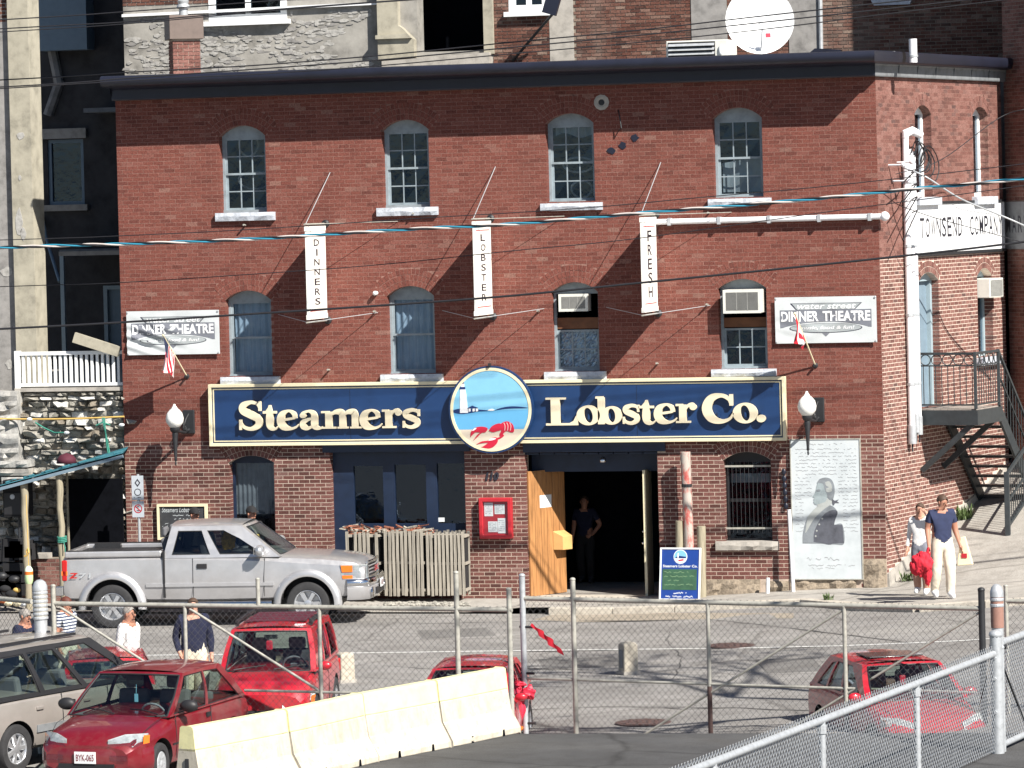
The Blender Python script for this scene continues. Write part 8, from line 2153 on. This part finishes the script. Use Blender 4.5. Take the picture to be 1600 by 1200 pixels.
# ---------------------------------------------------------------- people
BASE = dict(pelvis=(0,0,.94), spine=(0,0,1.12), chest=(0,0,1.31), neck=(0,.0,1.48), skull=(0,-.015,1.56), brow=(0,-.02,1.645), crown=(0,-.005,1.715))
RAD = dict(pelvis=(.165,.125), spine=(.15,.11), chest=(.175,.12), neck=(.058,.06), skull=(.066,.078), brow=(.076,.092), crown=(.06,.07),
           shoulder=(.075,.075), elbow=(.05,.05), wrist=(.03,.034), palm=(.042,.022), hip=(.115,.12), knee=(.088,.092), ankle=(.068,.074), heel=(.045,.042), toe=(.044,.032))
def person(label, loc, heading, height, pose, mats, hair='hair_br', skin='skin', sleeve=.55, group=None, bulk=1.0, shorts=None, hair_style='short', cap=None, look=(0,0)):
    """pose: limb joints given for a 1.75 m body that faces -y; mats: top, legs, shoes"""
    k = height/1.75; J = dict(BASE); J.update(pose); J = {a: Vector(b)*k for a, b in J.items()}
    t = thing('person', label, 'person', loc, heading, group)
    names = list(J); idx = {n: i for i, n in enumerate(names)}
    E = [('pelvis','spine'),('spine','chest'),('chest','neck'),('neck','skull'),('skull','brow'),('brow','crown')]
    for s in 'lr': E += [('chest','shoulder_'+s),('shoulder_'+s,'elbow_'+s),('elbow_'+s,'wrist_'+s),('wrist_'+s,'palm_'+s),('pelvis','hip_'+s),('hip_'+s,'knee_'+s),('knee_'+s,'ankle_'+s),('ankle_'+s,'toe_'+s)]
    vs = [J[n] for n in names]; es = [(idx[a], idx[b]) for a, b in E]; rad = []
    for n in names:
        r_ = RAD[n.split('_')[0]]; f = k*(bulk if n.split('_')[0] in ('pelvis','spine','chest','hip','shoulder','elbow','knee') else 1); rad.append((r_[0]*f, r_[1]*f))
    for s in 'lr':                                    # five fingers from each palm
        w, p = J['wrist_'+s], J['palm_'+s]; d = (p-w).normalized(); sd = d.cross(Vector((0,1,0))).normalized() if abs(d.y) < .9 else Vector((1,0,0))
        sd = Vector((0,1,0)) if abs(d.z) > .5 else sd; cv = d.cross(sd).normalized()*(.016*k)
        for q, (o_, ln_) in enumerate(((-.030,.070),(-.010,.082),(.010,.076),(.029,.060))):
            a = len(vs); b0 = p+d*.018*k+sd*o_*k; vs += [b0+d*ln_*.45*k, b0+d*ln_*.95*k+cv*(1 if s == 'l' else -1)]; rad += [(.0095*k,.0095*k),(.0075*k,.0075*k)]; es += [(idx['palm_'+s], a), (a, a+1)]
        a = len(vs); vs += [p-d*.012*k-sd*.05*k, p+d*.03*k-sd*.062*k]; rad += [(.012*k,.012*k),(.009*k,.009*k)]; es += [(idx['palm_'+s], a), (a, a+1)]
    me = bpy.data.meshes.new('body'); me.from_pydata(vs, es, []); me.update(); o = bpy.data.objects.new('body', me); COL.objects.link(o)
    o.modifiers.new('skin', 'SKIN'); ly = me.skin_vertices[0].data if me.skin_vertices else None
    if ly is None: 
        bm = bmesh.new(); bm.from_mesh(me); bm.verts.layers.skin.verify(); bm.to_mesh(me); bm.free(); ly = me.skin_vertices[0].data
    for i, r_ in enumerate(rad): ly[i].radius = r_
    ly[idx['pelvis']].use_root = True
    sb = o.modifiers.new('sub', 'SUBSURF'); sb.levels = 3; sb.render_levels = 3
    dg = bpy.context.evaluated_depsgraph_get(); dg.update(); m2 = bpy.data.meshes.new_from_object(o.evaluated_get(dg)); m2.name = 'body'
    o.modifiers.clear(); o.data = m2; bpy.data.meshes.remove(me); o.parent = t
    for m_ in (skin, mats[0], mats[1], mats[2]): m2.materials.append(M[m_])
    # clothing by nearest bone
    segs = []
    for a, b_ in E:
        n0, n1 = a.split('_')[0], b_.split('_')[0]
        segs.append((J[a], J[b_], n0, n1))
    mi = np.zeros(len(m2.polygons), dtype=np.int32)
    for p in m2.polygons:
        c = p.center; best = 9; bs = None
        for A, B, n0, n1 in segs:
            AB = B-A; u = max(0, min(1, (c-A).dot(AB)/AB.length_squared)); dd_ = (c-(A+AB*u)).length - (.0 if n0 not in ('pelvis','spine','chest') else .06)
            if dd_ < best: best = dd_; bs = (n0, n1, u)
        n0, n1, u = bs
        if n1 in ('spine','chest') or (n0 == 'chest' and n1 == 'shoulder'): m_ = 1
        elif n1 == 'neck': m_ = 1 if u < .72 else 0
        elif n1 == 'elbow': m_ = 1 if u < (sleeve if sleeve < 1 else 2) else 0
        elif n1 == 'wrist': m_ = 1 if sleeve >= 1 and u < .93 else 0
        elif n1 in ('hip',): m_ = 2
        elif n1 == 'knee': m_ = 2 if (shorts is None or u < shorts) else 0
        elif n1 == 'ankle': m_ = (2 if u < .97 else 3) if shorts is None else (0 if u < .9 else 3)
        elif n1 == 'toe': m_ = 3
        else: m_ = 0
        if m_ == 1 and c.z < J['pelvis'].z-.02*k and n1 == 'spine': m_ = 2
        mi[p.index] = m_
    m2.polygons.foreach_set('material_index', mi)
    cloth = set(v for p in m2.polygons if mi[p.index] in (1,2) for v in p.vertices)
    nr = [v.normal.copy() for v in m2.vertices]; sd_ = float(len(label))
    for v in m2.vertices:                                # creases of loose cloth
        if v.index in cloth:
            c = v.co; f = mnoise.noise(Vector((c.x*7+sd_, c.y*7, c.z*3.2)))*.012 + abs(mnoise.noise(Vector((c.x*16, c.y*16+sd_, c.z*9+c.x*8))))*.012
            v.co = c+nr[v.index]*f*k
    m2.shade_smooth(); m2.update()
    # face and hair, children of the person
    C_ = J['brow']; yaw, pit = look; Rm = Matrix.Translation(C_) @ Matrix.Rotation(yaw,4,'Z') @ Matrix.Rotation(pit,4,'X')
    b = MB(); b.ball((0,-.098*k,-.035*k), (.014*k,.022*k,.024*k), 8, 6, Rm); b.ball((.078*k,.0,-.02*k),(.012*k,.022*k,.032*k),8,6,Rm); b.ball((-.078*k,.0,-.02*k),(.012*k,.022*k,.032*k),8,6,Rm); b.build('nose_and_ears', M[skin], t, smooth=180)
    b = MB()
    for s in (-1,1): b.ball((s*.030*k,-.088*k,-.008*k),(.012*k,.008*k,.007*k),8,6,Rm); b.bar(Rm@Vector((s*.018*k,-.093*k,.012*k)), Rm@Vector((s*.045*k,-.084*k,.012*k)), .006*k, .006*k)
    b.build('eyes', M['hair_br'], t, smooth=180)
    b = MB(); b.ball((0,-.085*k,-.078*k),(.024*k,.010*k,.007*k),8,6,Rm); b.build('mouth', M['lamp_red'] if False else M['skin2'], t, smooth=180)
    b = MB()
    def hairpt(u, v):
        a = 2*math.pi*u; fr = math.cos(a-(-math.pi/2))        # 1 at the front
        low = (.62 if hair_style == 'short' else .82) - .30*max(0,fr)
        th = v*math.pi*low; r_ = 1+.03*math.sin(9*a)*v
        return Rm @ Vector((.085*k*r_*math.sin(th)*math.cos(a), .012*k+.104*k*r_*math.sin(th)*math.sin(a), .012*k+.098*k*math.cos(th)))
    b.grid(hairpt, 22, 9); b.build('hair', M[hair], t, smooth=180)
    if cap:
        b = MB(); b.grid(lambda u,v: Rm @ Vector((.095*k*math.sin(v*1.5)*math.cos(6.2832*u), .012*k+.112*k*math.sin(v*1.5)*math.sin(6.2832*u), .02*k+.11*k*math.cos(v*1.5))), 20, 6); b.grid(lambda u,v: Rm @ Vector((.08*k*(u*2-1), -.085*k-.085*k*v*(1-(u*2-1)**2*.6), .035*k-.02*k*v)), 8, 4); b.build('cap', M[cap], t, smooth=180)
    return t, J, k
def arms(dx=0, bend=0):
    return dict(shoulder_l=(.185,0,1.43), elbow_l=(.24,.03,1.15), wrist_l=(.255,-.05,.91), palm_l=(.258,-.075,.835), shoulder_r=(-.185,0,1.43), elbow_r=(-.24,.03,1.15), wrist_r=(-.255,-.05,.91), palm_r=(-.258,-.075,.835))
def legs(st=0.0, w=.095):
    return dict(hip_l=(w,0,.90), knee_l=(w+.01,-.04-st*.5,.50), ankle_l=(w+.012,.02-st,.095), toe_l=(w+.02,-.13-st,.04), hip_r=(-w,0,.90), knee_r=(-w-.01,-.02+st*.25,.50), ankle_r=(-w-.012,.03+st,.11), toe_r=(-w-.02,-.12+st,.045))
mm, n_, l_, b_ = new_mat('striped_cotton'); tc = n_.new('ShaderNodeTexCoord'); wv = n_.new('ShaderNodeTexWave'); wv.bands_direction = 'Z'; wv.inputs['Scale'].default_value = 6.5; wv.inputs['Distortion'].default_value = .6
l_.new(tc.outputs['Object'], wv.inputs['Vector']); l_.new(ramp(n_, l_, wv.outputs['Fac'], [(.42,(.03,.045,.10)),(.5,(.60,.62,.64))]), b_.inputs['Base Color']); b_.inputs['Roughness'].default_value = .9; M['cl_stripe'] = mm
face_cam = math.atan2((CAM_C.x-8), -(CAM_C.y))      # heading so that -y looks at the camera
# man in navy T-shirt coming down the pavement
pm = walk_pt(1474,936); cam_h = R(14.6)
P = arms(); P.update(legs(.10)); P.update(wrist_r=(-.27,-.12,.93), palm_r=(-.275,-.15,.865), elbow_r=(-.235,.05,1.17), wrist_l=(.29,-.06,.92), palm_l=(.30,-.08,.85), crown=(.012,-.06,1.705), brow=(.01,-.055,1.635), skull=(.005,-.03,1.555))
t, J, k = person('tall person in navy T-shirt and pale trousers carrying a red jacket', tuple(pm), cam_h+R(12), 1.86, P, ('cl_navy','cl_khaki','shoe_w'), hair='hair_br', skin='skin2', bulk=1.04, look=(R(25),R(14)))
ML = t.matrix_basis
hr = Matrix.LocRotScale(t.location, t.rotation_euler, None) @ J['palm_r']; hl_ = Matrix.LocRotScale(t.location, t.rotation_euler, None) @ J['palm_l']
tj = thing('red_jacket', 'bundled bright red jacket hanging from the hand of the person in navy', 'jacket', (hr.x-.07, hr.y-.06, hr.z-.52)); b = MB(); rr = random.Random(6)
def lump(c, r_, n=16, m=12, ph=0):
    b.grid(lambda u,v: Vector(c)+Vector((r_[0]*math.sin(math.pi*v)*math.cos(6.2832*u)*(1+.16*math.sin(5*6.2832*u+ph)+.08*math.sin(11*v+9*u)), r_[1]*math.sin(math.pi*v)*math.sin(6.2832*u)*(1+.12*math.sin(4*6.2832*u)), r_[2]*math.cos(math.pi*v)*(1+.08*math.sin(3*6.2832*u+ph)))), n*2, m)
b.grid(folds((-.05,0,.27), (.19,.12,.19), 1, amp=.28, drop=.14), 80, 46); b.grid(folds((-.17,-.02,.20), (.10,.07,.15), 2, amp=.25), 50, 30); b.grid(folds((.04,.0,.10), (.08,.06,.19), 4, amp=.22, drop=.1), 50, 30); b.grid(folds((.06,.03,.45), (.04,.035,.10), 3, amp=.2), 30, 18)
b.build('cloth', M['red_cloth'], tj, smooth=180)
tb = thing('paper_bag', 'cream paper bag with a red mark in the hand of the person in navy', 'bag', (hl_.x+.06, hl_.y+.03, hl_.z-.32)); b = MB()
b.add([(-.13,-.06,0),(.15,-.06,.02),(.15,.06,.02),(-.13,.06,0),(-.07,-.03,.50),(.02,-.03,.52),(.02,.03,.52),(-.07,.03,.50)], [(0,3,2,1),(4,5,6,7),(0,1,5,4),(1,2,6,5),(2,3,7,6),(3,0,4,7)]); b.build('sack', plain('cream_paper',(.72,.62,.42),.8,var=.12,scale=9), tb, bevel=.015)
b = MB(); b.box(-.05,.05,-.066,-.061,.14,.22); b.build('printed_mark', M['red_paint'], tb)
# companion behind, hand raised to the head
pf = walk_pt(1441,930)
P = arms(); P.update(legs(.05)); P.update(elbow_l=(.30,-.12,1.40), wrist_l=(.19,-.20,1.58), palm_l=(.12,-.17,1.63))
person('shorter person in a white shirt and grey shorts lifting a hand to the forehead', tuple(pf), cam_h+R(-25), 1.66, P, ('cl_white','cl_grey','shoe_w'), hair='hair_br', sleeve=1, shorts=.75, bulk=1.02)
# walkers behind the fence
def by_head(px, ytop, h):
    z = -.12
    for _ in range(6):
        p = gnd(px, ytop, z+h); z = road_h(p.x)
    return (p.x, p.y, z)
P = arms(); P.update(legs(.05)); P.update(elbow_r=(-.27,.02,1.15), wrist_r=(-.22,-.12,.95), palm_r=(-.2,-.15,.89))
person('stout person in a dark navy jumper and pale trousers behind the fence', by_head(301,934,1.78), cam_h+R(8), 1.78, P, ('cl_navydk','cl_khaki','shoe_b'), hair='hair_br', sleeve=1, bulk=1.28)
P = arms(); P.update(legs(.16)); P.update(elbow_l=(.22,.06,1.15), wrist_l=(.23,-.04,.92))
person('grey haired person in a white jacket walking behind the fence', by_head(200,947,1.72), cam_h+R(62), 1.72, P, ('cl_white','cl_grey','shoe_b'), hair='hair_gr', skin='skin2', sleeve=1, bulk=1.12)
person('auburn haired person in a striped top walking right beside the fence post', by_head(102,932,1.66), cam_h+R(58), 1.66, P, ('cl_stripe','cl_khaki','shoe_w'), hair='hair_rd', skin='skin2', sleeve=.6, hair_style='long', bulk=1.05)
person('person in a navy shirt at the left edge behind the minivan roof', by_head(38,951,1.66), cam_h+R(52), 1.66, P, ('cl_navydk','cl_khaki','shoe_b'), hair='hair_gr', skin='skin2', sleeve=.5, hair_style='long', bulk=1.05)
# two heads beyond the pickup, one figure in the dark doorway
for px, yt, lab, cp in ((303,794,'person in a black cap before the chalkboard, beyond the pickup roof','cl_black'),(392,792,'person in a dark cap at the small window, beyond the pickup roof','cl_black')):
    v = fac(px, yt, -.9); z = walk_h(v.x,-.9); P = arms(); P.update(legs(.03))
    person(lab, (v.x,-.9,z), cam_h+R(40), v.z-z, P, ('cl_black','cl_navy','shoe_b'), cap=cp, skin='skin2', sleeve=1)
v = fac(913,778,2.95); P = arms(); P.update(legs(.03)); P.update(elbow_l=(.30,.06,1.17), wrist_l=(.20,-.1,1.0), palm_l=(.15,-.13,.97))
person('person in dark clothes standing in the dark doorway', (v.x,2.95,.012), cam_h+R(-20), 1.72, P, ('cl_navydk','cl_black','shoe_b'), sleeve=.6, skin='skin2')
# ---------------------------------------------------------------- overhead lines along the street
def on_plane(px, py, Y): return fac(px, py, Y)
def cable_pts(pts, Y):
    P = bez([(x, y, 0) for x, y in pts], 8); return [on_plane(p[0], p[1], Y) for p in P]
lines = [
 ('topmost thin black cable crossing the old building at the upper left', [(-900,82),(0,31),(200,18),(400,3),(900,-34)], -5.2, .012),
 ('second thin black cable from the top at the upper left', [(-900,96),(0,45),(200,34),(400,17),(600,2),(1200,-40)], -5.2, .012),
 ('third thin black cable from the top at the upper left', [(-900,104),(0,50),(200,37),(400,19),(600,3),(1200,-38)], -5.6, .010),
 ('thin black cable over the cornice, uppermost of the three crossing the dish', [(-900,170),(0,125),(200,113),(400,102),(600,86),(800,66),(1000,47),(1200,24),(1600,-20),(2300,-100)], -5.0, .013),
 ('thin black cable over the cornice, middle of the three crossing the dish', [(-900,182),(0,136),(200,122),(400,108),(600,93),(800,74),(1000,55),(1200,34),(1500,1),(2300,-88)], -5.4, .013),
 ('thin black cable over the cornice, lowest of the three crossing the dish', [(-900,195),(170,128),(400,116),(600,102),(800,84),(1000,66),(1200,45),(1500,8),(2300,-85)], -5.0, .011),
 ('thin black cable just above the twisted blue and white cable', [(-900,400),(0,375),(200,368),(400,358),(640,342),(900,326),(1100,308),(1300,290),(1600,256),(2300,170)], -4.6, .009),
 ('thin grey cable crossing the brick between the two window rows', [(-900,480),(0,448),(180,442),(400,428),(600,413),(800,392),(1000,372),(1300,330),(1600,290),(2300,190)], -4.0, .009),
 ('thick black cable crossing the middle row of windows', [(-900,560),(0,514),(200,503),(400,490),(600,477),(800,462),(1000,442),(1200,422),(1400,401),(1600,378),(2300,290)], -5.5, .022)]
for lab, pts, Y, r_ in lines:
    P = cable_pts(pts, Y); t = thing('overhead_cable', lab, 'cable', tuple(P[0]), 0, 'overhead cables along the street'); o = P[0]
    MB().tube([p-o for p in P], r_, 6).build('cable', M['cable'], t, smooth=180)
P = cable_pts([(-900,425),(0,387),(185,381.5),(400,373),(640,358),(800,350),(1000,333),(1200,317),(1300,308),(1440,294),(1600,279),(2300,205)], -4.4)
# resample for the twist
acc = [0]
for a, b_ in zip(P[:-1], P[1:]): acc.append(acc[-1]+(b_-a).length)
t = thing('twisted_cable', 'twisted blue and white service cable crossing the whole facade', 'cable', tuple(P[0])); N = 900
def along(s):
    i = min(max(0, int(np.searchsorted(acc, s))-1), len(P)-2); f = (s-acc[i])/(acc[i+1]-acc[i]); return P[i].lerp(P[i+1], max(0,min(1,f)))
for k, mt in enumerate(('cable_b','cable_w','cable')):
    pts = []
    for i in range(N+1):
        s = acc[-1]*i/N; a = 2*math.pi*(s/1.25+k/3); pts.append(along(s)-P[0]+Vector((0,.018*math.cos(a),.018*math.sin(a))))
    MB().tube(pts, .017, 5).build('strand', M[mt], t, smooth=180)
# service drops to the corner conduits
for lab, pts, y0, y1, r_ in [('pale service cable sagging from the corner conduits to the right edge', [(1412,262),(1446,276),(1500,310),(1560,335),(1610,357),(1700,400)], .0, -3, .018), ('thin black wire falling across the company sign', [(1408,322),(1460,340),(1540,362),(1610,382),(1700,405)], .3, -2, .009), ('thin wire from the dark hill building to the corner windows', [(1400,272),(1470,250),(1560,180+5),(1610,168),(1700,140)], 1.0, 3.0, .008)]:
    B_ = bez([(x,y,0) for x,y in pts], 6); n = len(B_); P_ = []
    for i, q in enumerate(B_): P_.append(side(q[0], q[1], .35+2.2*i/n))
    t = thing('service_wire', lab, 'wire', tuple(P_[0]), 0, 'service wires at the corner'); MB().tube([p-P_[0] for p in P_], r_, 6).build('cable', M['galv'] if r_ > .015 else M['cable'], t, smooth=180)
# street tree outside the picture on the right, whose branches shade the road
def tree(x, y, h, seed):
    t = thing('street_tree', 'bare branched street tree standing outside the picture at the right', 'tree', (x,y,road_h(x))); rr = random.Random(seed); b = MB(); lv = MB()
    def grow(p, d, l, r_, n):
        q = p+d*l; b.tube([p, p.lerp(q,.5)+Vector((rr.uniform(-.06,.06),rr.uniform(-.06,.06),0)), q], [r_, r_*.85, r_*.7], 6)
        if n == 0:
            for _ in range(10):
                c = q+Vector((rr.gauss(0,.3),rr.gauss(0,.3),rr.gauss(0,.25))); a = Vector((rr.uniform(-1,1),rr.uniform(-1,1),rr.uniform(-1,1))).normalized()*.10; e = a.orthogonal().normalized()*.06; lv.add([c-a,c+e,c+a,c-e],[(0,1,2,3)])
            return
        for _ in range(3): grow(q, (d+Vector((rr.uniform(-.9,.9),rr.uniform(-.9,.9),rr.uniform(-.25,.45)))).normalized(), l*rr.uniform(.62,.8), r_*.62, n-1)
    grow(Vector((0,0,-.1)), Vector((0,0,1)), h*.52, .17, 4)
    b.build('trunk', M['wood_pole'], t, smooth=50); lv.build('crown', M['green_leaf'], t)
tree(17.2,-23.0,10.5,4)
# ---------------------------------------------------------------- tidy: every empty stands at the foot of its thing
bpy.context.view_layer.update()
allo = list(bpy.data.objects); ch = {}
for o in allo:
    if o.parent: ch.setdefault(o.parent.name, []).append(o)
for o in allo:
    if o.parent is None and o.type == 'EMPTY' and o.location.length < 1e-6:
        pts = []
        for c in ch.get(o.name, []):
            if c.type == 'MESH': pts += [c.matrix_world @ Vector(q) for q in c.bound_box]
        if not pts: continue
        x0, x1 = min(p.x for p in pts), max(p.x for p in pts); y0, y1 = min(p.y for p in pts), max(p.y for p in pts); z0 = min(p.z for p in pts)
        L = Vector(((x0+x1)/2,(y0+y1)/2,z0)); o.location = L
        for c in ch.get(o.name, []): c.matrix_local = Matrix.Translation(-L) @ c.matrix_local
# nested parts were modelled in their thing's space
